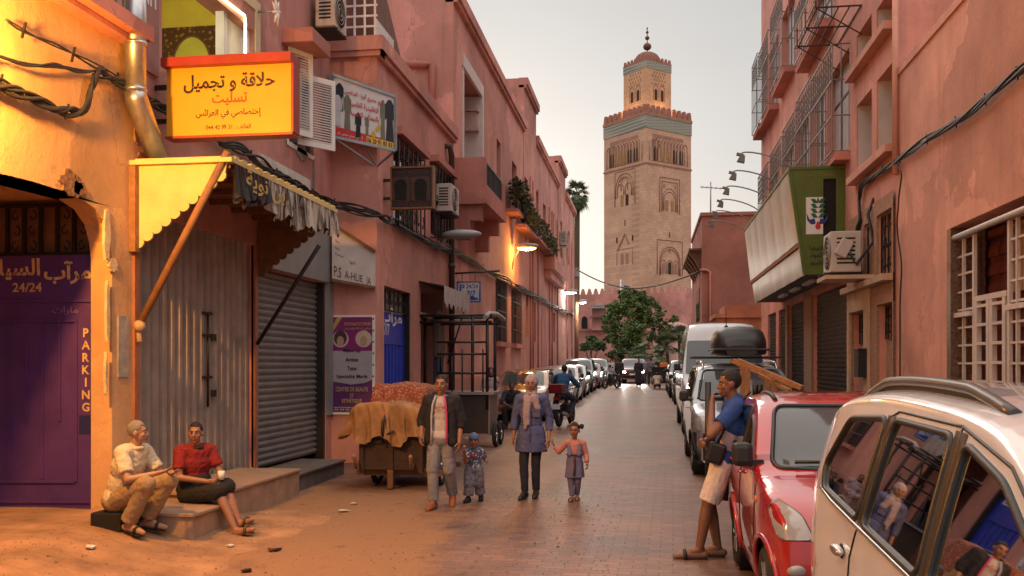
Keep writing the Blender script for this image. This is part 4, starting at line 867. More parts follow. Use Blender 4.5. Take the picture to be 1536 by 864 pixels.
for s in (-1, 1): m_.poly([(c.x + s * .04, ys0 - .008, c.z - .02), (c.x + s * .06, ys0 - .008, c.z + .05), (c.x + s * .15, ys0 - .008, c.z + .02), (c.x + s * .22, ys0 - .008, c.z + .16), (c.x + s * .2, ys0 - .008, c.z + .01), (c.x + s * .13, ys0 - .008, c.z - .07), (c.x + s * .04, ys0 - .008, c.z - .07)][::s], (0, -.003, 0))
m_.build('emblem_hand', paint('emblem_blue', (.02, .03, .2), .5), ge)
m_ = MB(); c = pt(1227, 340); m_.poly([(c.x + .055 * cos(t), ys0 - .008, c.z + .06 * sin(t) * (1.8 if sin(t) > .8 else 1)) for t in [i * pi / 8 for i in range(16)]], (0, -.003, 0)); m_.build('emblem_drop', paint('emblem_red', (.5, .02, .02), .5), ge)
m_ = MB()
for t, px, py, w in (('جمعية تعاونية', 1226, 262, .62), ('فلاحية', 1211, 276, .26)): m_ = MB(); lettering(m_, arabic(t), pt(px, py), w, .12, Xv, Z); m_.build('gold_lettering', paint('dull_gold', (.22, .15, .03), .5), ge)
m_ = MB()
for t, px, py, w in (('الطبيعية', 1224, 372, .26), ('المواد', 1224, 383, .24), ('والسيوم', 1225, 395, .26)): lettering(m_, arabic(t), pt(px, py), w, .13, Xv, Z, bold=.01)
m_.build('lettering', BLACK, ge)
m_ = MB()
for i in range(3): y = ys0 + 1.2 + i * 2.0; m_.box(3.5, 3.62, y, y + 1.1, zb - .05, zb + .01)
m_.build_each('tube_light', WHITE, gs)
def gooseneck(y, label):
    g = thing('spot_lamp', label, 'lamp', (xt + .1, y, zt), group='spotlights above the shop sign'); x0 = xt + .25
    pts = [Vector((x0 - 1.15 * (1 - cos(t)) * .5 - .0, y, zt + .05 + .55 * sin(t * .62))) for t in [i * pi / 10 for i in range(11)]]
    mm = MB(); mm.tube(pts, .018, 5); mm.build('arm', GREYM, g); q = pts[-1]
    mm = MB(); mm.obox(q + Vector((-.02, 0, -.02)), (.16, .12, .05), Matrix.Rotation(.3, 3, 'Y')); mm.poly([q + Vector((-.02, -.08, -.04)), q + Vector((.08, -.08, -.05)), q + Vector((.07, -.08, -.2)), q + Vector((-.09, -.08, -.16))], (0, .16, 0)); mm.build('lamp_head', paint('spot_grey', (.20, .19, .18), .5), g)
for i, wd in enumerate(('nearest', 'second', 'third', 'fourth', 'fifth', 'farthest')): gooseneck(ys0 + .9 + i * 1.95, wd + ' gooseneck spotlight along the top of the green sign')
# ================================================================ air conditioners
ACW = paint('ac_casing', (.46, .40, .36), .5, .1, 5, dirt=.25)
def aircon(label, x0, x1, y0, y1, z0, z1, front):
    a = thing('air_conditioner', label, 'air conditioner', ((x0 + x1) / 2, (y0 + y1) / 2, z0)); mm = MB(); mm.box(x0, x1, y0, y1, z0, z1); mm.build('casing', ACW, a, bevel=.02)
    mm = MB(); xf = x1 if front > 0 else x0
    yc, zc, r = y0 + (y1 - y0) * .42, (z0 + z1) / 2, (z1 - z0) * .42
    mm.lathe([(0, .006 * front), (r, .006 * front), (r, 0)], (xf, yc, zc), 'x', 20)
    mm.build('fan_opening', DARK, a); mm = MB()
    for k in range(1, 5): mm.tube([(xf + .012 * front, yc + r * k / 4 * cos(t), zc + r * k / 4 * sin(t)) for t in [i * pi / 10 for i in range(21)]], .006, 4)
    mm.build('fan_guard', ACW, a); mm = MB()
    for k in range(7): z = z0 + (z1 - z0) * (.2 + .1 * k); mm.box(x0 + (x1 - x0) * .2, x0 + (x1 - x0) * .8, y0 - .004, y0 + .01, z, z + .03)
    mm.build('vent', DARK, a); mm = MB()
    for y in (y0 + .1, y1 - .1): mm.bar((min(x0, x1) - .1, y, z0 - .02), (max(x0, x1) + .02, y, z0 - .02), .04)
    mm.box(x0 - .05, x1 + .02, y0 + .05, y1 - .05, z0 - .05, z0 - .041); mm.build('bracket', BLACK, a)
    return a
p = onX(502, 38, -5.16); aircon('air conditioner high on the barber building above the clothes sign', -5.5, -5.16, p.y, onX(520, 38, -5.16).y, p.z, p.z + .62, 1)
p = onX(682, 320, X2 + .42); aircon('air conditioner beside the brown drainpipe under the boxy balcony', X2 + .06, X2 + .42, p.y - .35, p.y + .5, p.z, p.z + .62, 1)
p = onY(1246, 408, 17.3); q = onY(1288, 346, 17.3); ac = aircon('yellowed air conditioner below the end of the green sign', p.x, q.x + .05, 17.3, 18.0, p.z, q.z, -1)
m_ = MB(); c = onY(1266, 372, 17.28); m_.obox(c, (.22, .1, .32), Matrix.Rotation(.5, 3, 'Y')); m_.build('valve_cover', ACW, ac, bevel=.02); m_ = MB(); m_.tube([c + Vector((.1, -.02, -.1)), c + Vector((.2, -.04, -.3)), c + Vector((.5, 0, .1)), c + Vector((.42, .05, .6)), c + Vector((.55, .2, .9))], .03, 6); m_.build('hose', CABLE, ac)
m_ = MB(); m_.box(p.x - .1, X3, 17.2, 18.1, p.z - .13, p.z - .06); m_.build('shelf', CREAMP, ac)
p = onX(848, 358, X2 + .3); aircon('small far air conditioner on the end house near the pole', X2 + .05, X2 + .4, p.y - .4, p.y + .5, p.z - .4, p.z + .4, 1)
# ================================================================ signs on the left
bs = thing('barber_sign', 'yellow hairdresser sign with black and red Arabic writing under a red hood', 'sign', (-4.7, 10, 4.5)); yS = onX(250, 0, -5.42).y
a = onY(250, 102, yS); b = onY(437, 198, yS); a.z = onY(340, 98, yS).z
m_ = MB(); m_.box(a.x, b.x, yS, yS + .16, b.z, a.z); pan = m_.build('panel', paint('yellow_sign_face', (.66, .34, .022), .45, .08, 1.5), bs)
m_ = MB(); m_.box(a.x - .02, b.x + .03, yS - .10, yS + .2, a.z - .01, a.z + .09); m_.box(a.x - .01, b.x + .02, yS - .02, yS + .18, b.z - .03, b.z - .002); m_.box(b.x + .001, b.x + .03, yS - .015, yS + .175, b.z, a.z - .012); m_.build('hood', paint('red_sheet', (.30, .03, .02), .45, .15, 4), bs)
W_ = b.x - a.x; H_ = a.z - b.z
def sp(u, v): return Vector((a.x + W_ * u, yS - .003, a.z - H_ * v))
m_ = MB(); lettering(m_, arabic('حلاقة و تجميل'), sp(.505, .25), W_ * .73, H_ * .27, Xv, Z, bold=.022); m_.build('black_lettering', BLACK, pan)
m_ = MB(); lettering(m_, arabic('تسليت'), sp(.51, .48), W_ * .28, H_ * .2, Xv, Z, bold=.012); m_.build('red_lettering', paint('red_letters', (.55, .05, .02), .5), pan)
m_ = MB(); lettering(m_, arabic('إختصاصي في العرائس'), sp(.5, .70), W_ * .52, H_ * .15, Xv, Z, bold=.008); m_.build('small_lettering', BLACK, pan); m_ = MB(); lettering(m_, '044 42 99 31 : ' + arabic('الهاتف'), sp(.5, .90), W_ * .36, H_ * .085, Xv, Z); m_.build('small_lettering', BLACK, pan)
m_ = MB()
for v in (.25, .75): q = sp(0, v); m_.bar((X1, yS + .08, q.z), (a.x, yS + .08, q.z), .05)
m_.build('bracket', BLACK, bs)

def quadsign(name, label, A, B, zs, mat, th=.08, nm='panel'):
    """upright board from ground point A to B; zs = top/bottom heights at A then at B"""
    A = Vector(A); B = Vector(B); s = thing(name, label, 'sign', ((A.x + B.x) / 2, (A.y + B.y) / 2, zs[1])); d = (B - A).normalized(); n = Vector((d.y, -d.x, 0))
    mm = MB(); mm.poly([A.to_3d() + Z * zs[1], B.to_3d() + Z * zs[3], B.to_3d() + Z * zs[2], A.to_3d() + Z * zs[0]], Vector((-n.x, -n.y, 0)) * th); p = mm.build(nm, mat, s)
    def fn(u, v, off=.004): zt = zs[0] + (zs[2] - zs[0]) * u; zb = zs[1] + (zs[3] - zs[1]) * u; q = A.lerp(B, u); return Vector((q.x + n.x * off, q.y + n.y * off, zt + (zb - zt) * v))
    return s, p, fn
def onsign(fn, t, u, v, w, h, mb, bold=0.0, off=.005):
    vs, fs = text_mesh(t, bold); x0 = min(p[0] for p in vs); x1 = max(p[0] for p in vs); y0 = min(p[1] for p in vs); y1 = max(p[1] for p in vs)
    mb.add([fn(u + ((p[0] - x0) / (x1 - x0) - .5) * w, v - ((p[1] - y0) / (y1 - y0) - .5) * h, off) for p in vs], fs)
A0 = onX(498, 112, -5.42); B0 = onX(593, 145, -4.40); yb0 = B0.y
lz = [onY(498, 112, A0.y).z, onY(498, 205, A0.y).z, onY(593, 145, yb0).z, onY(593, 226, yb0).z]
cs_, cp, cf = quadsign('clothes_sign', 'white sign with hanging kaftans, red Arabic writing and a yellow phone number', (A0.x, A0.y), (B0.x, B0.y), lz, paint('sign_white', (.62, .60, .62), .5, .05, 2))
def patchq(fn, pts, mat, name, par, off=.004):
    mm = MB(); P = [fn(u, v, off) for u, v in pts]; Q = [fn(u, v, off - .003) for u, v in pts]; n = len(P)
    mm.add(P + Q, [tuple(range(n)), tuple(range(n, 2 * n))[::-1]] + [(i, (i + 1) % n, n + (i + 1) % n, n + i) for i in range(n)]); return mm.build(name, mat, par)
REDP = paint('sign_red', (.50, .012, .02), .5); KA = {'k': (.015, .02, .02), 'g': (.16, .17, .12), 'w': (.5, .5, .55), 'n': (.03, .035, .05), 'y': (.55, .38, .05)}
patchq(cf, [(.03, .82), (.97, .835), (.97, .985), (.03, .985)], REDP, 'red_band', cp)
patchq(cf, [(.54, .86), (.965, .86), (.965, .98), (.54, .98)], paint('sign_yellow', (.72, .45, .05), .5), 'phone_band', cp, .007)
km = {k: paint('garment_' + w, KA[k], .8) for k, w in (('k', 'black'), ('g', 'olive'), ('w', 'white'), ('n', 'navy'), ('y', 'yellow'))}
def kaftan(u, v0, v1, w, k, off=.008): patchq(cf, [(u - w * .15, v0), (u - w * .5, v0 + (v1 - v0) * .14), (u - w * .5, v0 + (v1 - v0) * .5), (u - w * .3, v0 + (v1 - v0) * .45), (u - w * .42, v1), (u + w * .42, v1), (u + w * .3, v0 + (v1 - v0) * .45), (u + w * .5, v0 + (v1 - v0) * .5), (u + w * .5, v0 + (v1 - v0) * .14), (u + w * .15, v0)][::-1], km[k], 'printed_kaftan', cp, off)
kaftan(.12, .10, .55, .12, 'k', .009); kaftan(.09, .30, .80, .13, 'w', .012); kaftan(.24, .25, .82, .12, 'g'); kaftan(.41, .50, .93, .10, 'k', .010); kaftan(.55, .53, .86, .06, 'g'); kaftan(.80, .14, .86, .09, 'g'); kaftan(.91, .10, .86, .15, 'n', .010)
patchq(cf, [(.60, .82), (.66, .72), (.70, .82), (.66, .86)], km['y'], 'printed_slippers', cp, .010); patchq(cf, [(.68, .70), (.74, .58), (.77, .66), (.72, .74)], km['y'], 'printed_slippers', cp, .010)
m_ = MB()
for t, u, v, w in (('بيع جميع أنواع الملابس', .49, .20, .62), ('التقليدية الفاسية', .50, .37, .46), ('بالجملة و التقسيط', .50, .53, .48)): onsign(cf, arabic(t), u, v, w, .12, m_, .02, .013)
m_.build('red_lettering', REDP, cp); m_ = MB(); onsign(cf, '06 20 91 83 83', .75, .92, .40, .085, m_, .02, .012); m_.build('phone_lettering', BLACK, cp)
m_ = MB(); onsign(cf, arabic('حي سيدي ميمون رقم') + ' 13', .28, .925, .4, .07, m_, 0, .012); m_.build('white_lettering', WHITE, cp)
m_ = MB(); P = [cf(0, 0, .01), cf(1, 0, .01), cf(1, 1, .01), cf(0, 1, .01)]
for i in range(4): m_.bar(P[i], P[(i + 1) % 4], .04, .05)
cor = Vector((X2 - .02, YB + .03, lz[3] - .25)); m_.bar(P[3], cor, .03); m_.bar(P[2], cor, .03); m_.bar(P[2].lerp(P[3], .5), cor, .025); m_.bar(P[3] - Vector((.08, 0, -.0)), P[0] - Vector((.08, 0, 0)), .05)
m_.build('frame', GREYM, cs_)
lz = [onX(498, 336, -5.5).z, onX(498, 420, -5.5).z, onY(563, 378, 16).z, onY(563, 432, 16).z]; q = onX(498, 336, -5.5); q2 = onY(563, 378, 15.98)
ws_, wp, wfn = quadsign('shop_board', 'weathered white board with faint red lettering above the beauty poster', (q.x, q.y), (q2.x, 15.98), lz, paint('dirty_white_board', (.52, .47, .45), .6, .12, 3, dirt=.35))
m_ = MB(); onsign(wfn, 'P.S', .13, .83, .17, .2, m_, .01); onsign(wfn, 'A-HLIE', .50, .84, .42, .16, m_, .005); onsign(wfn, 'IA', .85, .85, .1, .2, m_, .01); onsign(wfn, arabic('الأهلية'), .47, .55, .14, .1, m_, .02)
for v in (.14, .26, .39, .5): onsign(wfn, 'Vente', .12 + .04 * (v > .4), v, .1 + .1 * (v > .45), .05, m_)
m_.build('lettering', paint('faded_red_letters', (.12, .05, .05), .7), wp)
m_ = MB(); m_.bar(wfn(0, 0, .02), wfn(1, 0, .02), .05); m_.bar(wfn(0, 1, .02), wfn(1, 1, .02), .05); m_.build_each('frame', WOOD, ws_)
# beauty poster on the return wall
yP = YB - .01; a = onY(499, 473, yP); b = onY(563, 622, yP)
po = thing('beauty_poster', 'purple beauty salon poster with two portraits on a corner wall', 'poster', ((a.x + b.x) / 2, yP, b.z)); m_ = MB(); m_.box(a.x, b.x, yP - .03, yP, b.z, a.z); pb_ = m_.build('border', WHITE, po)
W_ = b.x - a.x; H_ = a.z - b.z
def pp_(u, v, o=.034): return Vector((a.x + W_ * u, yP - o, a.z - H_ * v))
def pq(pts, mat, name, o=.034):
    mm = MB(); mm.poly([pp_(u, v, o) for u, v in pts], (0, .003, 0)); return mm.build(name, mat, pb_)
MAG = paint('poster_magenta', (.20, .015, .13), .45, .15, 3); VIO = paint('poster_violet', (.10, .02, .12), .45)
pq([(.02, .02), (.94, .02), (.94, .36), (.02, .36)], MAG, 'upper_field'); pq([(.02, .36), (.94, .36), (.94, .645), (.75, .68), (.45, .695), (.02, .665)], paint('poster_grey', (.36, .33, .37), .5, .08, 4), 'middle_field')
pq([(.02, .668), (.45, .698), (.75, .683), (.94, .648), (.94, .975), (.02, .975)], VIO, 'lower_field'); pq([(.02, .10), (.02, .17), (.24, .02), (.13, .02)], paint('poster_yellow', (.45, .30, .05), .5), 'corner_stripe', .037)
SKINP = paint('portrait_skin', (.42, .25, .19), .6); 
for u, v, hair in ((.20, .24, (.06, .025, .02)), (.74, .24, (.50, .42, .28))):
    k = 1.0 * W_ / H_
    pq([(u + .19 * cos(t), v + .19 * k * sin(t)) for t in [i * pi / 12 for i in range(24)]], paint('portrait_ground', (.48, .40, .42), .6), 'portrait', .038)
    pq([(u + .15 * cos(t), v - .01 + .17 * k * sin(t)) for t in [i * pi / 10 for i in range(20)]], paint('portrait_hair', hair, .6), 'portrait_hair', .041); pq([(u + .085 * cos(t), v + .02 + .11 * k * sin(t)) for t in [i * pi / 8 for i in range(16)]], SKINP, 'portrait_face', .044)
m_ = MB()
for t, u, v, w, h in (('Make-up', .47, .36, .40, .045), ('Artiste', .47, .447, .30, .038), ('Tatos', .47, .535, .22, .038), ('Specialité Marié', .47, .62, .72, .045)): lettering(m_, t, pp_(u, v), W_ * w, H_ * h, Xv, Z, bold=.02, off=.008); m_.build('black_lettering', BLACK, pb_); m_ = MB()
for t, u, v, w, h in (('CENTRE DE BEAUTE', .47, .745, .76, .045), ('ET', .47, .81, .09, .04), ('ESTHETIQUE', .47, .865, .46, .045), ('STYLE ONGLE DE COIFFURE', .6, .09, .62, .03)): lettering(m_, t, pp_(u, v), W_ * w, H_ * h, Xv, Z, bold=.012, off=.008); m_.build('gold_lettering', paint('poster_gold', (.48, .36, .14), .5), pb_); m_ = MB()
lettering(m_, arabic('صالون الحلاقة والتجميل'), pp_(.6, .135), W_ * .62, H_ * .03, Xv, Z, off=.008); m_.build('gold_lettering', paint('poster_gold', (.48, .36, .14), .5), pb_)
m_ = MB(); lettering(m_, 'www.institutmarjane.com', pp_(.30, .93), W_ * .5, H_ * .018, Xv, Z, off=.008); lettering(m_, '05 24 42 01 31', pp_(.36, .95), W_ * .6, H_ * .015, Xv, Z, off=.008); m_.build('white_lettering', WHITE, pb_)
m_ = MB()
for i in range(9):
    for u in (.965,): q = pp_(u, .04 + i * .115, .033); m_.box(q.x - .012, q.x + .012, q.y - .004, q.y, q.z - .015, q.z + .015)
m_.build('eyelet', BLACK, po)
# carved wood sign, parking sign
def hangsign(name, label, px0, px1, py0, py1, Y_, mat, frame, th=.08):
    a = onY(px0, py0, Y_); b = onY(px1, py1, Y_); s = thing(name, label, 'sign', ((a.x + b.x) / 2, Y_, b.z)); mm = MB(); mm.box(a.x, b.x, Y_, Y_ + th, b.z, a.z); p = mm.build('panel', mat, s); mm = MB(); t = .03
    mm.box(a.x - t, b.x + t, Y_ - .02, Y_ + th + .02, a.z, a.z + t); mm.box(a.x - t, b.x + t, Y_ - .02, Y_ + th + .02, b.z - t, b.z); mm.box(a.x - t, a.x, Y_ - .021, Y_ + th + .021, b.z - .001, a.z + .001); mm.box(b.x, b.x + t, Y_ - .021, Y_ + th + .021, b.z - .001, a.z + .001); mm.build('frame', frame, s)
    return s, p, (lambda u, v: Vector((a.x + (b.x - a.x) * u, Y_ - .002, a.z + (b.z - a.z) * v))), b.x - a.x, a.z - b.z, a, b
yW = onX(574, 0, X2).y
s, p, f_, w_, h_, a, b = hangsign('carved_sign', 'dark carved wooden trade sign with gilded edge hanging from two bars', 588, 648, 253, 310, yW, paint('dark_carved_wood', (.018, .007, .007), .5, .4, 14, bump=.5), paint('dull_brass', (.20, .09, .03), .5, .2, 9), .12)
m_ = MB()
for t, v, w, h in (('BOIS SCULPTE', .10, .82, .09), ('CUIR & BOIS', .27, .80, .10), ('ARTISANAT MAROCAIN', .84, .9, .07), ('TEL 05 24 37 83 14', .94, .78, .06)): lettering(m_, t, f_(.5, v), w_ * w, h_ * h, Xv, Z, bold=.01)
m_.build('lettering', paint('red_brown_letters', (.09, .025, .025), .6), p); m_ = MB()
for u in (.22, .72): c = f_(u, .55); m_.poly([c + Vector((-.17, 0, -.2)), c + Vector((.17, 0, -.2)), c + Vector((.17, 0, .22)), c + Vector((-.17, 0, .22))], (0, -.006, 0))
m_.build('relief', paint('relief_wood', (.06, .022, .015), .5, .4, 12), p); m_ = MB()
for u in (.22, .72): c = f_(u, .53); m_.poly([c + Vector((-.10, -.008, -.2)), c + Vector((.10, -.008, -.2))] + [c + Vector((.12 * cos(t), -.008, .06 + .12 * sin(t))) for t in [i * pi / 8 for i in range(9)]], (0, -.004, 0))
m_.build('relief_arch', DARK, p); m_ = MB()
for v in (.28, .75): q = f_(0, v); m_.bar((X2, yW + .06, q.z), (q.x, yW + .06, q.z), .05)
m_.build('bracket', BLACK, s)
s, p, f_, w_, h_, a, b = hangsign('parking_sign', 'blue and white parking sign reading 24/24 and 7/7 hanging from a rod', 687, 719, 424, 451.5, 22.2, paint('sign_pale_blue', (.42, .48, .60), .45), paint('sign_blue', (.015, .06, .30), .4), .03)
SB = bpy.data.materials['sign_blue']; m_ = MB()
for t, u, v, w, h in (('P', .2, .28, .24, .36), ('24/24', .66, .2, .56, .24), ('7/7', .62, .58, .42, .3), ('TEL', .2, .66, .2, .12)): lettering(m_, t, f_(u, v), w_ * w, h_ * h, Xv, Z, bold=.03)
c = f_(.62, .86); m_.poly([c + Vector((x * .17, 0, z * .06)) for x, z in ((-1, -.6), (1, -.6), (1, .2), (.55, .35), (.3, 1), (-.5, 1), (-.8, .3), (-1, .2))], (0, -.004, 0)); m_.build('lettering', SB, p)
q = onX(620, 415, X2); m_ = MB(); zz_ = a.z + .22; m_.tube([(X2, 22.2, zz_), (b.x + .5, 22.2, zz_ + .05)], .025, 6); m_.bar((a.x + .1, 22.2, a.z), (a.x + .1, 22.2, zz_), .02); m_.bar((b.x - .1, 22.2, a.z), (b.x - .1, 22.2, zz_), .02); m_.build('rod', BLACK, s)
# ================================================================ awnings
aw = thing('scalloped_awning', 'yellow scalloped wooden awning with torn plastic valance on wooden props', 'awning', (-5, 11, 4)); yN = YA - .02
xo = onY(343, 250, yN).x; zt = onY(260, 247, yN).z; yF_ = onX(500, 325, xo).y; YELW = paint('yellowed_boards', (.62, .50, .22), .7, .12, 3.5, bump=.2, dirt=.15)
def scallop(y, mat, name, k=10):
    A = Vector((X1 + .02, y, onY(200, 370, yN).z)); B = Vector((xo - .04, y, zt - .1)); pts = [Vector((X1 + .02, y, zt)), A]
    for i in range(k):
        a = A.lerp(B, i / k); b = A.lerp(B, (i + 1) / k); mid = a.lerp(b, .5); d = b - a; n_ = Vector((d.z, 0, -d.x)).normalized()
        for j in range(1, 6): t = pi * j / 6; pts.append(mid - d * .5 * cos(t) + n_ * d.length * .42 * sin(t))
        pts.append(b)
    pts.append(Vector((xo - .02, y, zt))); mm = MB(); mm.poly(pts, (0, .03, 0))
    for v in (.36, .7): z = zt - (zt - A.z) * v; xe = A.lerp(B, (z - A.z) / (B.z - A.z)).x - .02; mm.box(X1 + .02, xe, y - .002, y + .001, z - .006, z + .006)
    return mm.build(name, mat, aw)
scallop(yN, YELW, 'side_board'); scallop(yF_ - .1, WOOD, 'side_board')
m_ = MB(); m_.box(X1, xo + .06, yN - .06, yF_, zt + .002, zt + .05); 
for i in range(16): y = yN + (yF_ - yN) * (i + .5) / 16; m_.box(X1, xo + .05, y - .05, y + .05, zt + .051, zt + .09)
m_.build('roof', YELW, aw); m_ = MB(); m_.box(X1 + .02, xo, yN + .04, yF_ - .12, zt - .05, zt + .001)
for i in range(5): y = yN + .5 + i * (yF_ - yN - .8) / 4; m_.box(X1 + .02, xo - .1, y, y + .08, zt - .12, zt - .051)
m_.build('ceiling', WOOD, aw)
def valance(y0, y1, zt, drop, name, mat, seed, par):
    rnd = random.Random(seed); n = 90; rows = 5; mm = MB()
    for i in range(n + 1):
        t = i / n; y = y0 + (y1 - y0) * t; dr = drop * (.82 + .3 * abs(sin(t * 13)) * (.5 + .5 * sin(t * 5)) + rnd.uniform(-.08, .08)); 
        for j in range(rows + 1): v = j / rows; mm.v.append((xo + .05 + .05 * sin(t * 62 + seed) * v + .03 * sin(t * 27) * v, y, zt - dr * v))
    for i in range(n):
        for j in range(rows): k = i * (rows + 1) + j; mm.f.append((k, k + 1, k + rows + 2, k + rows + 1)); mm.m.append(0); mm.s.append(True)
    return mm.build(name, mat, par)
m, t, b_ = nodemat('torn_plastic'); L = t.links.new; g_ = N(t, 'ShaderNodeNewGeometry'); mp = N(t, 'ShaderNodeMapping'); mp.inputs['Scale'].default_value = (3, 7, 1.1); L(g_.outputs['Position'], mp.inputs['Vector'])
nn = N(t, 'ShaderNodeTexNoise', Scale=1.6, Detail=6.0, Roughness=.6, Distortion=1.2); L(mp.outputs[0], nn.inputs['Vector']); rr_ = N(t, 'ShaderNodeValToRGB'); L(nn.outputs['Fac'], rr_.inputs[0]); rr_.color_ramp.elements[0].position = .42; rr_.color_ramp.elements[0].color = (.02, .018, .018, 1); rr_.color_ramp.elements[1].position = .58; rr_.color_ramp.elements[1].color = (.5, .46, .40, 1); L(rr_.outputs[0], b_.inputs['Base Color']); b_.inputs['Roughness'].default_value = .25
yv = yN + (yF_ - yN) * .27
va = valance(yN, yv, zt + .05, .42, 'valance', paint('black_plastic', (.03, .022, .02), .25, .3, 4, dirt=.2), 2, aw); valance(yv + .01, yF_ + .05, zt + .05, .46, 'torn_valance', m, 5, aw)
m_ = MB(); c = onX(372, 292, xo + .12); lettering(m_, arabic('بن نوية'), (xo + .12, yN + .72, zt - .15), 1.1, .24, Y, Z, bold=.02); m_.build('gold_lettering', paint('gold_paint', (.55, .36, .08), .5), va)
m_ = MB(); q0 = Vector((xo, yN - .02, zt + .12)); q1 = onX(207, 492, X1 + .03); m_.tube([q0, q1], .042, 8); m_.build('prop', WOODL, aw); m_ = MB(); m_.ball(q1 + Vector((.03, -.02, .02)), .07, 8, 6); m_.tube([q1, q1 + Vector((.04, -.03, -.16))], [.02, .035], 6); m_.build('rope_knot', paint('rope', (.4, .28, .16), .9, .2, 20), aw)
q0 = onX(479, 368, xo); q1 = onX(386, 516, X1 + .04); m_ = MB(); m_.tube([q0, q1], .028, 6); m_.build('prop', BLACK, aw)
m_ = MB(); zc = onX(205, 380, X1).z; m_.box(X1 + .002, X1 + .08, YA - .10, YA - .002, zc, zt - .01); m_.build('wall_batten', WOODL, aw)
sa = thing('small_awning', 'small dark shop awning with a ragged white cloth edge', 'awning', (-4.3, 19, 3.3)); ya = onX(628, 421, X2).y; a = onX(628, 421, X2); xo2 = onY(665, 424, ya).x; b = onX(704, 445, xo2); yb_ = b.y
m_ = MB(); m_.poly([a, (xo2, ya, onY(665, 428, ya).z), (xo2, yb_, onY(665, 428, ya).z), (X2, yb_, a.z)], (0, 0, -.03)); m_.build('roof', BLACK, sa)
rnd = random.Random(4); m_ = MB(); n = 40; zz_ = onY(665, 428, ya).z
for i in range(n + 1):
    y = ya + (yb_ - ya) * i / n
    for j in range(4): m_.v.append((xo2 + .02 + .03 * sin(i * 1.1) * j / 3, y, zz_ - (.34 + .06 * (i % 3)) * j / 3))
for i in range(n):
    for j in range(3): k = i * 4 + j; m_.f.append((k, k + 1, k + 5, k + 4)); m_.m.append(0); m_.s.append(True)
m_.build('cloth_edge', paint('grey_white_cloth', (.42, .38, .37), .9, .12, 4), sa); m_ = MB(); m_.tube([(xo2, yb_ - .1, zz_ - .05), onX(672, 545, X2 + .04)], .022, 6); m_.build('prop', BLACK, sa)
# ================================================================ cables
def bundle(name, label, pts, n, r, spread, seed=1, clamps=0):
    rnd = random.Random(seed); c = thing(name, label, 'cable', pts[0]); P = [Vector(p) for p in pts]; dense = []
    for i in range(len(P) - 1):
        p0, p1, p2, p3 = P[max(0, i - 1)], P[i], P[i + 1], P[min(len(P) - 1, i + 2)]
        for k in range(8): t = k / 8; dense.append(.5 * ((2 * p1) + (p2 - p0) * t + (2 * p0 - 5 * p1 + 4 * p2 - p3) * t * t + (3 * p1 - p0 - 3 * p2 + p3) * t ** 3))
    dense.append(P[-1])
    for s in range(n):
        ph = rnd.uniform(0, 6.28); a = spread * rnd.uniform(.3, 1); w = rnd.uniform(.25, .6); sag = rnd.uniform(0, spread * .8); mm = MB()
        mm.tube([p + Vector((.35 * a * cos(ph + i * w) * (1), 0, a * sin(ph + i * w) - sag * abs(sin(i * .12 + ph)))) for i, p in enumerate(dense)], r * rnd.uniform(.7, 1.3), 5); mm.build('strand', CABLE, c)
    mm = MB(); 
    for i in range(clamps):
        p = dense[int((i + .5) * len(dense) / clamps)]; mm.bar(p + Vector((0, -.02, -.085)), p + Vector((0, .03, .07)), .018)
    if clamps: mm.build_each('clamp', BLACK, c)
    return c
def lx(px, py, o=.09): return onX(px, py, X1 + o) if px < 496 else onX(px, py, X2 + o)
bundle('cable_bundle', 'thick looping cable bundle sagging across the near yellow wall', [lx(*p) for p in ((-30, 112), (0, 122), (55, 148), (100, 166), (128, 158), (138, 125), (150, 106), (175, 118), (215, 146), (250, 162), (330, 206))], 7, .016, .05, 3, 5)
bundle('cable_bundle', 'thin cables running down the near wall above the looping bundle', [lx(*p) for p in ((10, 30), (70, 62), (150, 100), (225, 145))], 2, .012, .025, 4, 3)
bundle('cable_bundle', 'pair of slack cables stretched across the yellow wall to the downpipe', [lx(*p) for p in ((-30, 78), (0, 84), (60, 96), (110, 102), (150, 106))], 3, .01, .03, 5)
bundle('cable_bundle', 'heavy cable bundle along the barber building above the awning', [lx(*p) for p in ((330, 206), (370, 228), (420, 262), (455, 282), (494, 300))] + [lx(566, 322), lx(590, 332)], 9, .018, .075, 6, 8)
bundle('cable_bundle', 'long cable bundle fixed along the pink facades to the pole', [lx(*p) for p in ((590, 332), (640, 358), (680, 377), (720, 396), (760, 419), (790, 437), (820, 452), (845, 465), (860, 472))], 8, .02, .09, 8, 14)
def rx_(px, py, o=.08): return onX(px, py, X3 - o)
bundle('cable_bundle', 'thick black cable bundle climbing across the coral wall', [rx_(*p) for p in ((1570, 78), (1536, 100), (1490, 138), (1440, 178), (1390, 208), (1345, 240), (1318, 258), (1298, 272), (1290, 284))], 9, .016, .045, 9, 9)
bundle('cable_bundle', 'tangle of black cables hanging down behind the air conditioner', [rx_(*p) for p in ((1292, 278), (1288, 300), (1291, 325), (1286, 350), (1290, 400), (1294, 415))], 6, .018, .06, 10)
bundle('cable_bundle', 'slim cable dropping down the coral wall past the iron grilles', [rx_(*p) for p in ((1345, 245), (1352, 262), (1348, 300), (1346, 340), (1352, 400), (1350, 470), (1350, 590))], 2, .012, .02, 12)
rp = thing('drainpipe', 'thin pink pipe running down the joint of the coral houses', 'pipe', (X3 - .1, yR1, 0)); m_ = MB(); m_.tube([rx_(1343, -30, .06), rx_(1343, 262, .06)], .05, 8); m_.build('pipe', CORAL, rp)
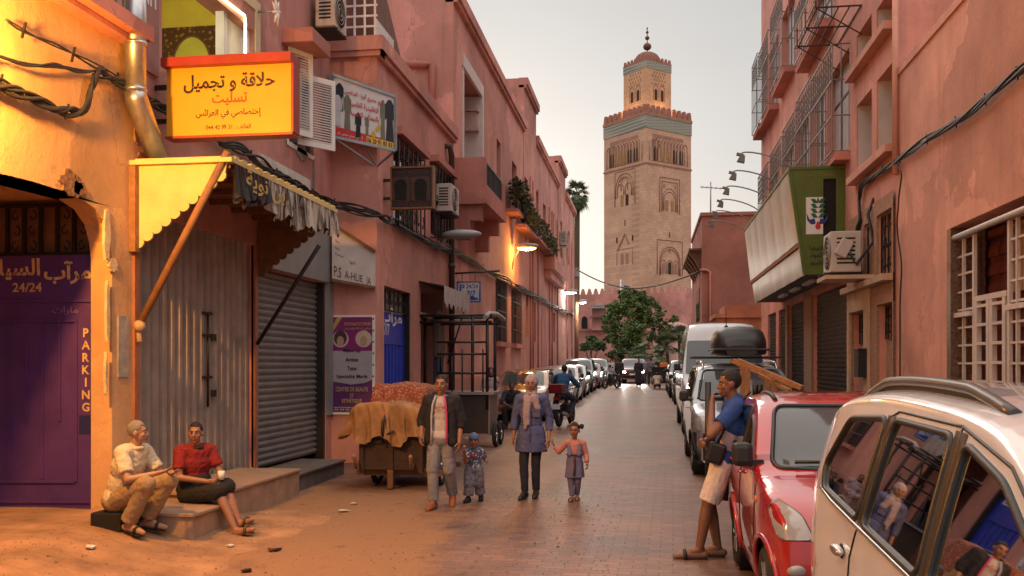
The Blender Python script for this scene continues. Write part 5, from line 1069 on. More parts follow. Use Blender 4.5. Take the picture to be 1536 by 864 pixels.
# street wire
wa = Vector((-4.85, 64, onY(868, 404, 64).z)); wb = onY(1058, 404, 45.9); pts = [wa.lerp(wb, i / 16) - Vector((0, 0, 1.1 * sin(pi * i / 16))) for i in range(17)]
wr_ = thing('overhead_wire', 'single wire sagging across the street in front of the minaret', 'wire', pts[0]); m_ = MB(); m_.tube(pts, .045, 5); m_.build('wire', CABLE, wr_)
# ================================================================ lamps
SOD = (1.0, 0.43, 0.065)
def lampthing(label, base, head, power, color, bulb, r=.1, lit=True, kind='street_lamp', rad=.12, z=-.16):
    l = thing(kind, label, 'street lamp', base); base = Vector(base); head = Vector(head); d = head - base; mm = MB()
    pts = [base, base + Vector((d.x * .12, d.y * .12, d.z * .5)), base + Vector((d.x * .45, d.y * .45, d.z * .92)), head - Vector((d.x * .15, d.y * .15, 0))]; mm.tube(pts, .03, 7); mm.build('arm', GREYM, l)
    u = Vector((d.x, d.y, 0)).normalized(); R = Matrix((u, Vector((-u.y, u.x, 0)), Z)).transposed(); mm = MB(); mm.ball(head + Vector((0, 0, .05)), (r * 3.4, r * 1.35, r * .8), 14, 8, R=R); mm.build('lamp_head', paint('lamp_shell', (.30, .30, .31), .4, .1, 5), l)
    if lit:
        mm = MB(); mm.ball(head + Vector((0, 0, -.03)), (r * 2.6, r * 1.1, r * .65), 12, 8, R=R); mm.build('lamp_glass', bulb, l)
        pl = bpy.data.lights.new('street_lamp_light', 'POINT'); pl.energy = power; pl.color = color; pl.shadow_soft_size = rad; o = bpy.data.objects.new('street_lamp_light', pl); C.objects.link(o); o.location = head + Vector((0, 0, z)); o.parent = l; o.matrix_parent_inverse = Matrix.Translation(-l.location)
    return l
bulbO = emit('sodium_glass', (1.0, .58, .16), 14); bulbW = emit('white_lamp_glass', (1.0, .92, .8), 9)
h = onX(-70, -14, -5.18); base = onX(12, 48, X1); base.y = h.y; base.z = h.z - .5
lampthing('sodium street lamp on the near yellow wall above the garage', base, h, 1100, SOD, bulbO, z=-.2, rad=.09)
pl_y = 1.2
y_ = onX(768, 400, X2).y; h = onY(790, 371, y_); lampthing('lit orange street lamp on the tall pink house past the balcony', onX(768, 404, X2), h, 330, SOD, bulbO, r=.13)
y_ = onX(655, 372, X2).y; h = onY(692, 355, y_); lampthing('unlit grey street lamp over the parking sign', onX(655, 376, X2), h, 0, SOD, bulbO, r=.14, lit=False)
y_ = onX(845, 450, X2).y; h = onY(855, 438, y_); lampthing('white lit street lamp on the wall beside the utility pole', onX(845, 452, X2), h, 500, (1, .9, .75), bulbW, r=.15)
pole = thing('utility_pole', 'tall dark wooden pole standing past the end of the pink facades', 'pole', (-4.85, 64, G(64))); m_ = MB(); m_.tube([(-4.85, 64, 0), (-4.85, 64, onY(868, 401, 64).z)], [.17, .12], 10); m_.build('pole', WOOD, pole); m_ = MB(); zt = onY(868, 404, 64).z; m_.box(-5.0, -4.7, 63.8, 64.2, zt - .5, zt); m_.build('insulator', GREYM, pole)
hp = onY(874, 453, 63.5); lampthing('white lit lamp fixed on the dark wooden pole', (-4.75, 64, hp.z - .4), hp, 500, (1, .9, .75), bulbW, r=.16)
so = thing('star_ornament', 'white star shaped ornament hanging by the salon window', 'ornament', onX(415, 18, X1 + .3)); c = onX(415, 18, X1 + .3); m_ = MB()
for i in range(8):
    t = i * pi / 4 + .3; m_.tube([c, c + Vector((0, .17 * cos(t), .2 * sin(t)))], [.04, .005], 5)
m_.build('rays', paint('white_star', (.75, .68, .64), .4), so); m_ = MB(); m_.tube([c, c + Vector((0, 0, .8))], .008, 4); m_.tube([(X1, c.y, c.z + .02), c], .018, 5); m_.build('rod', GREYM, so)
# ================================================================ vehicles
def carpaint(name, c, rough=.22, metal=0.0): return paint(name, c, rough, .06, 2.5, coat=1.0, metal=metal, dirt=.10, obj=True)
CLEARG = glass_mat('clear_car_glass', clear=.34)
REFLG = paint('painted_reflection_windshield', (.05, .058, .068), .07, .12, 3, spec=.6, obj=True)  # grey-blue base colour stands in for the sky's reflection on windshields
LAMPG = paint('headlamp_lens', (.30, .30, .31), .10, .12, 5, coat=1.0)
CHROME = paint('bright_alloy', (.55, .55, .56), .25, .1, 9, metal=.9)
BUMP = paint('black_bumper_plastic', (.018, .018, .019), .55, .2, 9)
PLATE = paint('plate_white', (.6, .6, .6), .4, .05, 9)
SEAT = striped('striped_seat_cloth', (.03, .03, .035), (.16, .155, .16), 7, 'z')
AMBER = paint('amber_lens', (.5, .18, .03), .15, .1, 9)
REDL = paint('red_lens', (.35, .01, .01), .15, .1, 9)
def inpoly(u, v, P):
    c = False; n = len(P); j = n - 1
    for i in range(n):
        if (P[i][1] > v) != (P[j][1] > v) and u < (P[j][0] - P[i][0]) * (v - P[i][1]) / (P[j][1] - P[i][1]) + P[i][0]: c = not c
        j = i
    return c
def rounded(P, r=.06, k=4):
    out_ = []; n = len(P)
    for i in range(n):
        p = Vector(P[i]); a = Vector(P[i - 1]) - p; b = Vector(P[(i + 1) % n]) - p
        ra = min(r, a.length * .4); rb = min(r, b.length * .4); a = p + a.normalized() * ra; b = p + b.normalized() * rb
        for j in range(k + 1): t = j / k; out_.append(tuple(a * (1 - t) ** 2 + p * 2 * t * (1 - t) + b * t * t))
    return out_
def smoothprof(P, it=2):
    for _ in range(it):
        Q = [P[0]]
        for i in range(len(P) - 1):
            a, b = P[i], P[i + 1]; Q += [(a[0] * .75 + b[0] * .25, a[1] * .75 + b[1] * .25), (a[0] * .25 + b[0] * .75, a[1] * .25 + b[1] * .75)]
        Q.append(P[-1]); P = Q
    return P
class Car: pass
def make_car(name, label, cat, X, Y_, prof, W, belt, z0, mat, wheels, rw, side=(), wind=None, tumble=.22, res=.06, cut=False, group=None, bow=.22, cf=.16, cr=.10, lf=.7, lr=.5,
             lights=None, grille=None, bumper=None, mirror=None, handles=(), seams=(), lit=False, roofmat=None, ek=.16, rim=True, zoff=0.0, arch=None, hub=CHROME, pillar=None):
    z_g = G(Y_ + 1.5) + zoff; root = thing(name, label, cat, (X, Y_, z_g), 0, group); K = Car(); K.root = root; L = prof[-1][0]
    P = smoothprof(prof, 2); st = [P[0]]; acc = 0
    for i in range(len(P) - 1):
        a, b = Vector(P[i]), Vector(P[i + 1]); d = (b - a).length; n = max(1, int(math.ceil(d / res)))
        for k in range(1, n + 1): st.append(tuple(a.lerp(b, k / n)))
    n1, n2, n3 = (10, max(6, int(.5 / res)), 9) if res > .03 else (16, 26, 14)
    V = []
    def sec(y, top):
        wf = 1 - cf * max(0, 1 - y / lf) ** 2 - cr * max(0, 1 - (L - y) / lr) ** 2; Wl = W * wf
        b0, b1 = belt; bl = b0 + (b1 - b0) * y / L; bl = min(bl, top - .09); zb = min(z0, top - .2); out_ = []
        for i in range(n1): t = i / n1; out_.append((Wl * (.93 + .07 * sin(pi / 2 * min(1, t * 2))) - Wl * .025 * max(0, (t - .55) / .45) ** 2, zb + (bl - zb) * t))
        ze = bl + (top - bl) * (1 - ek) if top - bl > .12 else bl + (top - bl) * .35
        for i in range(n2): t = i / n2; z = bl + (ze - bl) * t; out_.append((Wl * .975 - tumble * (z - bl) - .06 * (z - bl) ** 2, z))
        xe = Wl * .975 - tumble * (ze - bl) - .06 * (ze - bl) ** 2
        for i in range(n3 + 1): s = pi / 2 * i / n3; out_.append((xe * max(0, cos(s)) ** .78, ze + (top - ze) * sin(s) ** .78))
        return out_
    nr = n1 + n2 + n3 + 1; full = 2 * nr - 1
    for y, top in st:
        s = sec(y, top)
        def bowed(x): f = max(0, 1 - y / (.55 * L)); r = max(0, 1 - (L - y) / (.35 * L)); q = (x / W) ** 2; return y + bow * q * f ** .7 - bow * .6 * q * r ** .7
        for x, z in s: V.append(Vector((-x, bowed(x), z)))
        for x, z in s[-2::-1]: V.append(Vector((x, bowed(x), z)))
    Fc = []; m = len(st)
    for i in range(m - 1):
        for j in range(full - 1): k = i * full + j; Fc.append((k, k + 1, k + full + 1, k + full))
    capA = tuple(range(full)); capB = tuple((m - 1) * full + j for j in range(full))[::-1]
    bvh = BVHTree.FromPolygons(V, Fc + [capA, capB]); K.bvh = bvh
    def pside(s):
        def f(y, z):
            h = bvh.ray_cast(Vector((s * 3, y, z)), Vector((-s, 0, 0))); return (h[0], Vector((s, 0, 0)) if h[1].x * s < 0 else h[1]) if h[0] else (Vector((s * W, y, z)), Vector((s, 0, 0)))
        return f
    def pfront(x, z):
        h = bvh.ray_cast(Vector((x, -3, z)), Vector((0, 1, 0)))
        if not h[0]: return Vector((x, 0, z)), Vector((0, -1, 0))
        return h[0], (h[1] if h[1].y < 0 else -h[1])
    def ptop(x, y):
        h = bvh.ray_cast(Vector((x, y, 5)), Vector((0, 0, -1)))
        return (h[0], h[1] if h[1].z > 0 else -h[1]) if h[0] else (Vector((x, y, 1)), Vector((0, 0, 1)))
    K.side, K.front, K.top = pside, pfront, ptop
    def patch(poly, proj, off, name, mat, parent=root):
        bm = bmesh.new(); vs = [bm.verts.new((u, v, 0)) for u, v in poly]; bm.faces.new(vs); bmesh.ops.triangulate(bm, faces=bm.faces[:])
        for _ in range(4):
            es = [e for e in bm.edges if e.calc_length() > .09]
            if not es: break
            bmesh.ops.subdivide_edges(bm, edges=es, cuts=1); bmesh.ops.triangulate(bm, faces=bm.faces[:])
        for v in bm.verts: p, n_ = proj(v.co.x, v.co.y); v.co = p + n_ * off
        bmesh.ops.recalc_face_normals(bm, faces=bm.faces[:]); me = bpy.data.meshes.new(name); bm.to_mesh(me); bm.free(); me.materials.append(mat)
        for p in me.polygons: p.use_smooth = True
        return link(name, me, parent, local=True)
    def trace(poly, proj, r, name, mat, closed=True, off=0.0, parent=root, n=6):
        pts = []; k = len(poly)
        for i in range(k if closed else k - 1):
            a, b = Vector(poly[i]), Vector(poly[(i + 1) % k]); q = max(1, int((b - a).length / .07))
            for j in range(q): pts.append(a.lerp(b, j / q))
        if not closed: pts.append(Vector(poly[-1]))
        mm = MB(); mm.tube([(lambda pn: pn[0] + pn[1] * off)(proj(*p)) for p in pts], r, n, closed=closed); return mm.build(name, mat, parent, local=True)
    K.patch, K.trace = patch, trace
    ar = rw + .055 if arch is None else arch
    wc = [(y, rw) for y in wheels]; SP = [rounded(p) for p in side]; WP = rounded(wind, .08) if wind else None
    bm = MB(); bm.v = [tuple(v) for v in V]; rm = bm
    for f in Fc:
        c = (V[f[0]] + V[f[2]]) / 2
        if any((c.y - y) ** 2 + (c.z - z) ** 2 < ar * ar for y, z in wc) and abs(c.x) > .5 * W: continue
        if cut:
            if abs(c.x) > .45 * W and any(inpoly(c.y, c.z, p) for p in SP):
                n_ = (V[f[1]] - V[f[0]]).cross(V[f[3]] - V[f[0]])
                if abs(n_.x) > .55 * n_.length: continue
            if WP and c.y < .6 * L and inpoly(c.x, c.z, WP):
                n_ = (V[f[1]] - V[f[0]]).cross(V[f[3]] - V[f[0]])
                if abs(n_.y) > .2 * n_.length: continue
        bm.f.append(f); bm.m.append(1 if (roofmat and c.z > belt[0] + .1 and pillar is None) else 0); bm.s.append(True)
    bm.f += [capA, capB]; bm.m += [0, 0]; bm.s += [False, False]
    K.body = bm.build('body', [mat, roofmat or mat], root, local=True)
    off = -.004 if cut else .006; gm = CLEARG if cut else GLASS
    for p in SP:
        for s in (-1, 1): patch(p, pside(s), off, 'side_window', gm)
    if WP: patch(WP, pfront, off, 'windshield', REFLG)
    if res < .05:
        for p in SP: trace(p, pside(-1), .016, 'window_seal', BLACK)
        if WP: trace(WP, pfront, .018, 'windshield_seal', BLACK)
    # wheels, arches, floor
    for y, z in wc:
        for s in (-1, 1):
            w = MB(); t = .19; r = rw; xs = s * (W - .03)
            w.lathe([(r * .62, xs - s * .0), (r * .86, xs + s * .012), (r * .97, xs - s * .02), (r, xs - s * .05), (r, xs - s * (t - .05)), (r * .95, xs - s * t), (r * .6, xs - s * t)], (0, y, z), 'x', 28)
            wo = w.build('wheel', RUBBER, root, local=True)
            if rim:
                h = MB(); h.lathe([(.0, xs - s * .02), (r * .16, xs - s * .02), (r * .2, xs - s * .035), (r * .5, xs - s * .03), (r * .62, xs - s * .005), (r * .64, xs - s * .02), (r * .6, xs - s * .1)], (0, y, z), 'x', 28)
                for k in range(6): a = k * pi / 3; h.bar((xs - s * .02, y + r * .15 * cos(a), z + r * .15 * sin(a)), (xs - s * .018, y + r * .6 * cos(a), z + r * .6 * sin(a)), .05, .03)
                h.build('rim', hub, wo, local=True)
            if res < .05:
                a = [(y + ar * cos(q), z + ar * sin(q)) for q in [i * pi / 18 for i in range(-2, 21)]]; trace([p for p in a if p[1] > z0], pside(s), .022, 'arch_trim', mat if bumper is None else BUMP, closed=False)
    mm = MB()
    for y, z in wc:
        for s in (-1, 1): mm.lathe([(ar + .01, s * (W - .04)), (ar + .01, s * (W - .4)), (.02, s * (W - .4))], (0, y, z), 'x', 20)
    mm.box(-W * .9, W * .9, .25, L - .25, z0 - .03, z0 + .01); mm.build('underbody', RUBBER, root, local=True)
    if lights:
        for s in (-1, 1):
            q = [(s * u, v) for u, v in lights]; q = rounded(q[::s], .04); patch(q, pfront, .008, 'headlight', emit('lit_headlamp', (1, .93, .8), 45) if lit else LAMPG)
            if res < .05: trace(q, pfront, .008, 'headlight_seal', BLACK)
    if grille: patch(rounded(grille, .03), pfront, .007, 'grille', BLACK)
    if bumper:
        patch(rounded(bumper, .05), pfront, .006, 'bumper', BUMP)
    zc = z0 + .27; patch([(-.26, zc), (.26, zc), (.26, zc + .11), (-.26, zc + .11)], pfront, .014, 'number_plate', PLATE)
    if mirror:
        y, z = mirror
        for s in (-1, 1):
            p, n_ = pside(s)(y, z); mm = MB(); mm.obox(p + Vector((s * .125, -.01, .06)), (.155, .10, .18)); mi_ = mm.build('mirror', BUMP, root, bevel=.042, local=True); mm = MB(); mm.bar(p - Vector((s * .03, 0, 0)), p + Vector((s * .1, 0, .0)), .05, .04); mm.build('mirror_stalk', BUMP, mi_, local=True)
    for y, z in handles:
        for s in (-1, 1): p, n_ = pside(s)(y, z); mm = MB(); mm.ball(p + Vector((s * .02, 0, 0)), (.02, .085, .016), 10, 6); mm.build('door_handle', mat if cut else CHROME, root, local=True)
    for q in seams: trace(q, pside(-1), .0065, 'door_seam', BLACK, closed=False, n=5)
    if cut:
        mm = MB(); mm.box(-W * .85, W * .85, L * .24, L * .9, z0 + .02, z0 + .14); mm.build('floor', DARK, root, local=True)
        mm = MB(); mm.box(-W * .82, W * .82, L * .24, L * .36, z0 + .3, belt[0] - .06); mm.build('dashboard', BUMP, root, bevel=.04, local=True)
        for y, xs in ((L * .46, (-W * .46, W * .46)), (L * .68, (-W * .5, 0, W * .5))):
            for x in xs:
                mm = MB(); w = .25 if len(xs) == 2 else .21; R = Matrix.Rotation(-.22, 3, 'X'); mm.obox((x, y + .22, belt[0] - .05), (w * 2, .16, .72), R); mm.obox((x, y, z0 + .33), (w * 2, .5, .18)); sb = mm.build('seat', SEAT, root, bevel=.05, local=True)
                mm = MB(); mm.obox((x, y + .32, belt[0] + .42), (.27, .10, .17), R); mm.build('headrest', SEAT, sb, bevel=.04, local=True)
    return K
# ---- the pale people carrier in the foreground
SILV = carpaint('pearl_white_paint', (.66, .64, .65))
mp_prof = [(0, .42), (.0, .62), (.04, .80), (.15, .93), (.4, 1.02), (.62, 1.08), (1.05, 1.42), (1.5, 1.66), (1.95, 1.765), (2.9, 1.80), (3.6, 1.785), (4.15, 1.72), (4.5, 1.50), (4.66, 1.18), (4.71, .85), (4.72, .45)]
k = make_car('people_carrier', 'pale silver people carrier with dark roof rails parked ahead of the red hatchback', 'car', 1.80, 1.28, mp_prof, .905, (1.10, 1.20), .24, SILV, (.85, 3.62), .325,
    side=[[(.92, 1.085), (1.25, 1.36), (1.62, 1.53), (2.02, 1.61), (1.99, 1.135)], [(2.10, 1.14), (2.16, 1.625), (2.92, 1.635), (2.95, 1.175)], [(3.05, 1.18), (3.06, 1.635), (3.72, 1.60), (3.98, 1.34), (3.88, 1.22)]],
    wind=[(-.74, 1.07), (-.60, 1.62), (.60, 1.62), (.74, 1.07)], tumble=.26, res=.022, cut=True, bow=.15, lights=[(.45, .72), (.82, .74), (.86, .95), (.6, .88)], grille=[(-.4, .6), (.4, .6), (.4, .78), (-.4, .78)], mirror=(1.12, 1.08), cr=.14, lr=.75,
    seams=[[(2.04, 1.12), (2.0, .9), (2.0, .35)], [(2.04, 1.13), (2.1, 1.66)], [(3.0, 1.19), (3.12, 1.0), (3.14, .8), (3.05, .62)], [(2.1, 1.66), (2.9, 1.672), (3.02, 1.64), (3.0, 1.19)], [(1.2, 1.40), (1.6, 1.575), (2.1, 1.66)]])
for q in ([(2.0, 1.13), (2.03, 1.64), (2.15, 1.645), (2.09, 1.135)], [(2.955, 1.17), (2.93, 1.65), (3.05, 1.65), (3.045, 1.175)]): k.patch(q, k.side(-1), .004, 'door_pillar', paint('pillar_film', (.05, .04, .035), .3, .1, 4))
k.trace([(.95, 1.085), (2.0, 1.118), (2.98, 1.158), (3.6, 1.185), (3.92, 1.215)], k.side(-1), .012, 'belt_strip', CHROME, closed=False, off=.006)
for y in (3.30, 2.28):
    p, n_ = k.side(-1)(y, 1.0); mm = MB(); mm.ball(p + Vector((-.022, 0, 0)), (.028, .10, .026), 14, 8); mm.build('door_handle', CHROME, k.root, local=True); mm = MB(); mm.ball(p + Vector((.006, .0, -.01)), (.012, .075, .042), 12, 8); mm.build('handle_cup', DARK, k.root, local=True)
for s in (-1, 1):
    pts = []
    for i in range(25):
        t = i / 24; y = 1.95 + 2.05 * t; p = k.top(s * .62, y)[0]; pts.append(p + Vector((0, 0, 0.045 * min(1, 5 * t, 5 * (1 - t)) - .005)))
    mm = MB(); mm.tube(pts, .023, 10)
    mm.build('roof_rail', paint('dark_roof_rail', (.07, .06, .055), .35, .1, 8), k.root, local=True)
    mm = MB(); mm.poly([k.top(s * .62, 1.95 + 2.05 * i / 12)[0] - Vector((0, 0, .01)) for i in range(13)] + [p - Vector((0, 0, .012)) for p in pts[::-2]], (.012, 0, 0)); mm.build('rail_skirt', BUMP, k.root, local=True)
k.patch(rounded([(3.86, .75), (4.1, .75), (4.1, .95), (3.86, .95)], .04), k.side(1), .004, 'fuel_flap', SILV)
# ---- red hatchback
RED = carpaint('red_car_paint', (.36, .008, .014))
rd = [(0, .40), (0, .60), (.05, .80), (.22, .93), (.6, 1.02), (1.0, 1.07), (1.5, 1.38), (1.85, 1.54), (2.2, 1.60), (2.8, 1.60), (3.15, 1.52), (3.34, 1.25), (3.42, .9), (3.45, .45)]
k = make_car('red_hatchback', 'small red hatchback parked behind the pale people carrier', 'car', 1.56, 5.98, rd, .80, (1.0, 1.10), .22, RED, (.62, 2.72), .30,
    side=[[(1.34, 1.055), (1.76, 1.34), (1.98, 1.42), (2.02, 1.07)], [(2.12, 1.08), (2.10, 1.48), (2.75, 1.46), (2.95, 1.28), (2.85, 1.12)]], wind=[(-.66, 1.075), (-.55, 1.50), (.55, 1.50), (.66, 1.075)], res=.03, cut=True,
    lights=[(.52, .72), (.72, .70), (.755, .86), (.72, .94), (.58, .86)], grille=[(-.35, .52), (.35, .52), (.3, .68), (-.3, .68)], mirror=(1.2, 1.10), handles=((1.92, .95), (2.75, .98)), cf=.13,
    seams=[[(2.05, 1.06), (2.05, .35)], [(1.05, 1.03), (1.0, .8), (1.0, .4)], [(2.05, 1.08), (2.05, 1.52)], [(2.9, 1.1), (2.8, .75)]])
for s in (-1, 1):
    mm = MB(); p, n_ = k.front(s * .62, .52); mm.ball(p, (.07, .03, .04), 10, 6); mm.build('fog_lamp', LAMPG, k.root, local=True)
    mm = MB(); mm.tube([k.top(s * .52, 1.95 + i * .12)[0] + Vector((0, 0, .004)) for i in range(11)], .02, 6); mm.build('roof_trim', BUMP, k.root, local=True)
mm = MB(); a = k.front(-.5, 1.10)[0]; b = k.front(.02, 1.115)[0]; mm.tube([a + Vector((0, -.02, .02)), b + Vector((0, -.03, .02))], .014, 6); mm.tube([a + Vector((.55, -.03, -.02)), b + Vector((.5, -.03, .02))], .014, 6); mm.build('wiper', BLACK, k.root, local=True)
p, n_ = k.side(-1)(.95, .86); mm = MB(); mm.ball(p, (.012, .045, .03), 10, 6); mm.build('side_repeater', AMBER, k.root, local=True)
# ---- silver van like car with black bumper, roof bars and roof box
SILV2 = carpaint('silver_paint', (.28, .30, .34), .25, .3)
vn = [(0, .42), (0, .66), (.05, .86), (.3, 1.0), (.8, 1.10), (1.0, 1.16), (1.4, 1.5), (1.75, 1.72), (2.1, 1.78), (3.4, 1.80), (4.05, 1.76), (4.2, 1.5), (4.28, 1.0), (4.3, .45)]
vs_ = [[(1.15, 1.14), (1.6, 1.52), (1.95, 1.62), (2.05, 1.16)], [(2.15, 1.16), (2.15, 1.64), (3.0, 1.64), (3.0, 1.18)], [(3.1, 1.18), (3.1, 1.64), (3.9, 1.6), (4.0, 1.2)]]; vw = [(-.74, 1.16), (-.62, 1.66), (.62, 1.66), (.74, 1.16)]
k = make_car('silver_estate', 'silver tall estate car with black bumper carrying a roof box', 'car', 1.56, 14.65, vn, .88, (1.08, 1.14), .22, SILV2, (.78, 3.5), .32, side=vs_, wind=vw, res=.04, cut=True,
    lights=[(.46, .72), (.80, .72), (.82, .94), (.50, .90)], grille=[(-.42, .72), (.42, .72), (.42, .88), (-.42, .88)], bumper=[(-.86, .26), (.86, .26), (.86, .68), (-.86, .68)], mirror=(1.2, 1.17), handles=((2.0, 1.0),))
for s in (-1, 1):
    mm = MB(); mm.tube([k.top(s * .62, 1.8 + i * .2)[0] + Vector((0, 0, .06 if 0 < i < 10 else 0)) for i in range(11)], .022, 6); mm.build('roof_rail', CHROME, k.root, local=True)
    mm = MB(); p, n_ = k.front(s * .6, .44); mm.ball(p, (.075, .02, .05), 10, 6); mm.build('fog_lamp', LAMPG, k.root, local=True)
for y in (2.1, 3.1): mm = MB(); mm.bar((-.78, y, 1.875), (.78, y, 1.875), .07, .035); mm.build('roof_bar', BLACK, k.root, local=True)
rb = thing('roof_box', 'black glossy roof box strapped on the silver estate car', 'roof box', (1.58, 16.3, 2.0)); n = 20; mm = MB(); z_g = G(16) + 1.90
secs = [(0, .55, .12), (.03, .8, .28), (.12, .93, .40), (.35, 1, .46), (.8, 1, .47), (1.0, .96, .42), (1.15, .8, .3), (1.2, .6, .14)]
for y, w, h in secs:
    for j in range(n):
        a = 2 * pi * j / n; c_, s_ = cos(a), sin(a); x = .46 * w * (abs(c_) ** .5) * (1 if c_ > 0 else -1); z = h * (abs(s_) ** .6) if s_ > 0 else -.05 * (abs(s_) ** .6); mm.v.append((1.58 + x, 16.25 + y * 1.35, z_g + .06 + z))
for i in range(len(secs) - 1):
    for j in range(n): mm.f.append((i * n + j, i * n + (j + 1) % n, (i + 1) * n + (j + 1) % n, (i + 1) * n + j)); mm.m.append(0); mm.s.append(True)
mm.f.append(tuple(range(n))); mm.m.append(0); mm.s.append(False); mm.build('shell', paint('roof_box_black', (.018, .019, .022), .42, .15, 5), rb); mm = MB(); mm.box(1.58 - .475, 1.58 + .475, 16.24, 17.8, z_g + .09, z_g + .13); mm.build('rim_band', BUMP, rb, bevel=.02)
# ---- white high van
VANW = carpaint('white_van_paint', (.50, .50, .53), .3)
vp = [(0, .5), (0, .85), (.06, 1.1), (.35, 1.28), (.75, 1.42), (1.2, 2.0), (1.5, 2.34), (1.75, 2.62), (2.1, 2.74), (2.6, 2.78), (5.6, 2.76), (5.78, 2.5), (5.8, .5)]
k = make_car('white_van', 'white high roofed van standing behind the silver estate car', 'van', 1.86, 22.4, vp, 1.06, (1.38, 1.42), .3, VANW, (.95, 4.6), .35, side=[[(1.25, 1.5), (1.7, 2.05), (2.2, 2.1), (2.2, 1.5)]], wind=[(-.95, 1.44), (-.88, 2.28), (.88, 2.28), (.95, 1.44)], tumble=.10, res=.055, bow=.16, cf=.08,
    lights=[(.62, .82), (.92, .84), (.94, 1.16), (.7, 1.06)], grille=[(-.5, .75), (.5, .75), (.45, 1.05), (-.45, 1.05)], bumper=[(-1.0, .34), (1.0, .34), (1.0, .68), (-1.0, .68)], mirror=(1.2, 1.56), handles=((2.15, 1.2),), ek=.06)
mm = MB(); p = k.front(.1, 2.62)[0]; mm.tube([p, p + Vector((0, .1, .5))], .012, 5); mm.ball(p + Vector((0, 0, .01)), .05, 8, 6); mm.build('aerial', BLACK, k.root, local=True)
# ---- parked rows
HATCH = [(0, .40), (0, .60), (.06, .78), (.3, .90), (.75, .98), (1.05, 1.04), (1.6, 1.36), (2.0, 1.48), (2.5, 1.50), (3.3, 1.46), (3.75, 1.2), (3.9, .9), (3.95, .45)]
HS = [[(1.2, .98), (1.7, 1.32), (2.1, 1.39), (2.15, 1.0)], [(2.25, 1.0), (2.25, 1.40), (3.0, 1.37), (3.3, 1.1)]]; HW = [(-.66, 1.02), (-.56, 1.42), (.56, 1.42), (.66, 1.02)]; HL = [(.42, .64), (.72, .64), (.75, .84), (.5, .78)]
SUV = [(0, .5), (0, .75), (.06, .95), (.35, 1.06), (.9, 1.13), (1.2, 1.2), (1.7, 1.58), (2.05, 1.72), (2.6, 1.76), (3.8, 1.72), (4.25, 1.45), (4.4, 1.0), (4.45, .5)]
SS = [[(1.35, 1.15), (1.8, 1.52), (2.2, 1.6), (2.25, 1.16)], [(2.35, 1.16), (2.35, 1.61), (3.2, 1.59), (3.5, 1.2)]]; SW_ = [(-.74, 1.18), (-.64, 1.64), (.64, 1.64), (.74, 1.18)]
def row(kind, label, X, Yf, c, grp, lit=False, metal=0.0, nm=None):
    mat = carpaint(nm or kind + '_paint', c, .25, metal)
    if kind == 'hatchback': return make_car('hatchback', label, 'car', X, Yf, HATCH, .82, (.94, 1.04), .2, mat, (.75, 3.2), .30, side=HS, wind=HW, res=.1, lights=HL, grille=[(-.35, .6), (.35, .6), (.35, .72), (-.35, .72)], mirror=(1.3, 1.02), group=grp, lit=lit)
    if kind == 'small_van': return make_car('small_van', label, 'van', X, Yf, vn, .86, (1.08, 1.14), .22, mat, (.78, 3.5), .32, side=vs_, wind=vw, res=.1, lights=[(.46, .72), (.80, .72), (.82, .94), (.50, .90)], bumper=[(-.86, .26), (.86, .26), (.86, .5), (-.86, .5)], mirror=(1.2, 1.17), group=grp)
    return make_car('sport_utility', label, 'car', X, Yf, SUV, .92, (1.08, 1.16), .3, mat, (.85, 3.6), .36, side=SS, wind=SW_, res=.1, lights=[(.5, .72), (.84, .74), (.86, .92), (.56, .88)], grille=[(-.42, .66), (.42, .66), (.42, .92), (-.42, .92)], bumper=[(-.88, .34), (.88, .34), (.88, .56), (-.88, .56)], mirror=(1.4, 1.18), group=grp, lit=lit)
gl = 'cars parked along the pink facades'; gr = 'cars parked beyond the white van'
row('hatchback', 'bronze hatchback parked behind the seated man in dark waistcoat', -3.72, 26.6, (.34, .20, .11), gl, metal=.4, nm='bronze_paint')
row('hatchback', 'beige grey hatchback parked beside the motorcyclist', -3.60, 32.2, (.36, .32, .29), gl, metal=.3, nm='beige_paint')
row('hatchback', 'white hatchback parked behind the beige grey hatchback', -3.62, 37.4, (.52, .50, .49), gl, nm='white_paint_car')
row('hatchback', 'silver hatchback parked between the white hatchback and the grey green van', -3.65, 42.6, (.40, .41, .43), gl, metal=.4, nm='silver_paint_car')
row('small_van', 'grey green small van parked along the pink facades', -3.70, 48.4, (.13, .24, .23), gl, nm='teal_paint')
row('hatchback', 'dark red hatchback parked behind the grey green small van', -3.55, 54.2, (.20, .015, .018), gl, nm='dark_red_paint')
row('sport_utility', 'dark green sport utility car parked by the utility pole', -3.45, 60.0, (.05, .075, .07), gl, nm='dark_green_paint')
row('sport_utility', 'maroon car driving towards us with lit headlights at the street end', -1.0, 64.5, (.12, .015, .02), None, lit=True, nm='maroon_paint')
row('hatchback', 'black hatchback directly behind the white van', 1.82, 30.6, (.02, .02, .022), gr, nm='black_paint')
row('hatchback', 'dark brown hatchback second behind the white van', 1.80, 36.4, (.07, .03, .02), gr, nm='brown_paint')
row('sport_utility', 'charcoal sport utility car third behind the white van', 1.84, 42.2, (.04, .04, .045), gr, nm='charcoal_paint')
row('hatchback', 'light grey hatchback parked behind the charcoal sport utility car', 1.75, 48.4, (.35, .35, .36), gr, nm='light_grey_paint')
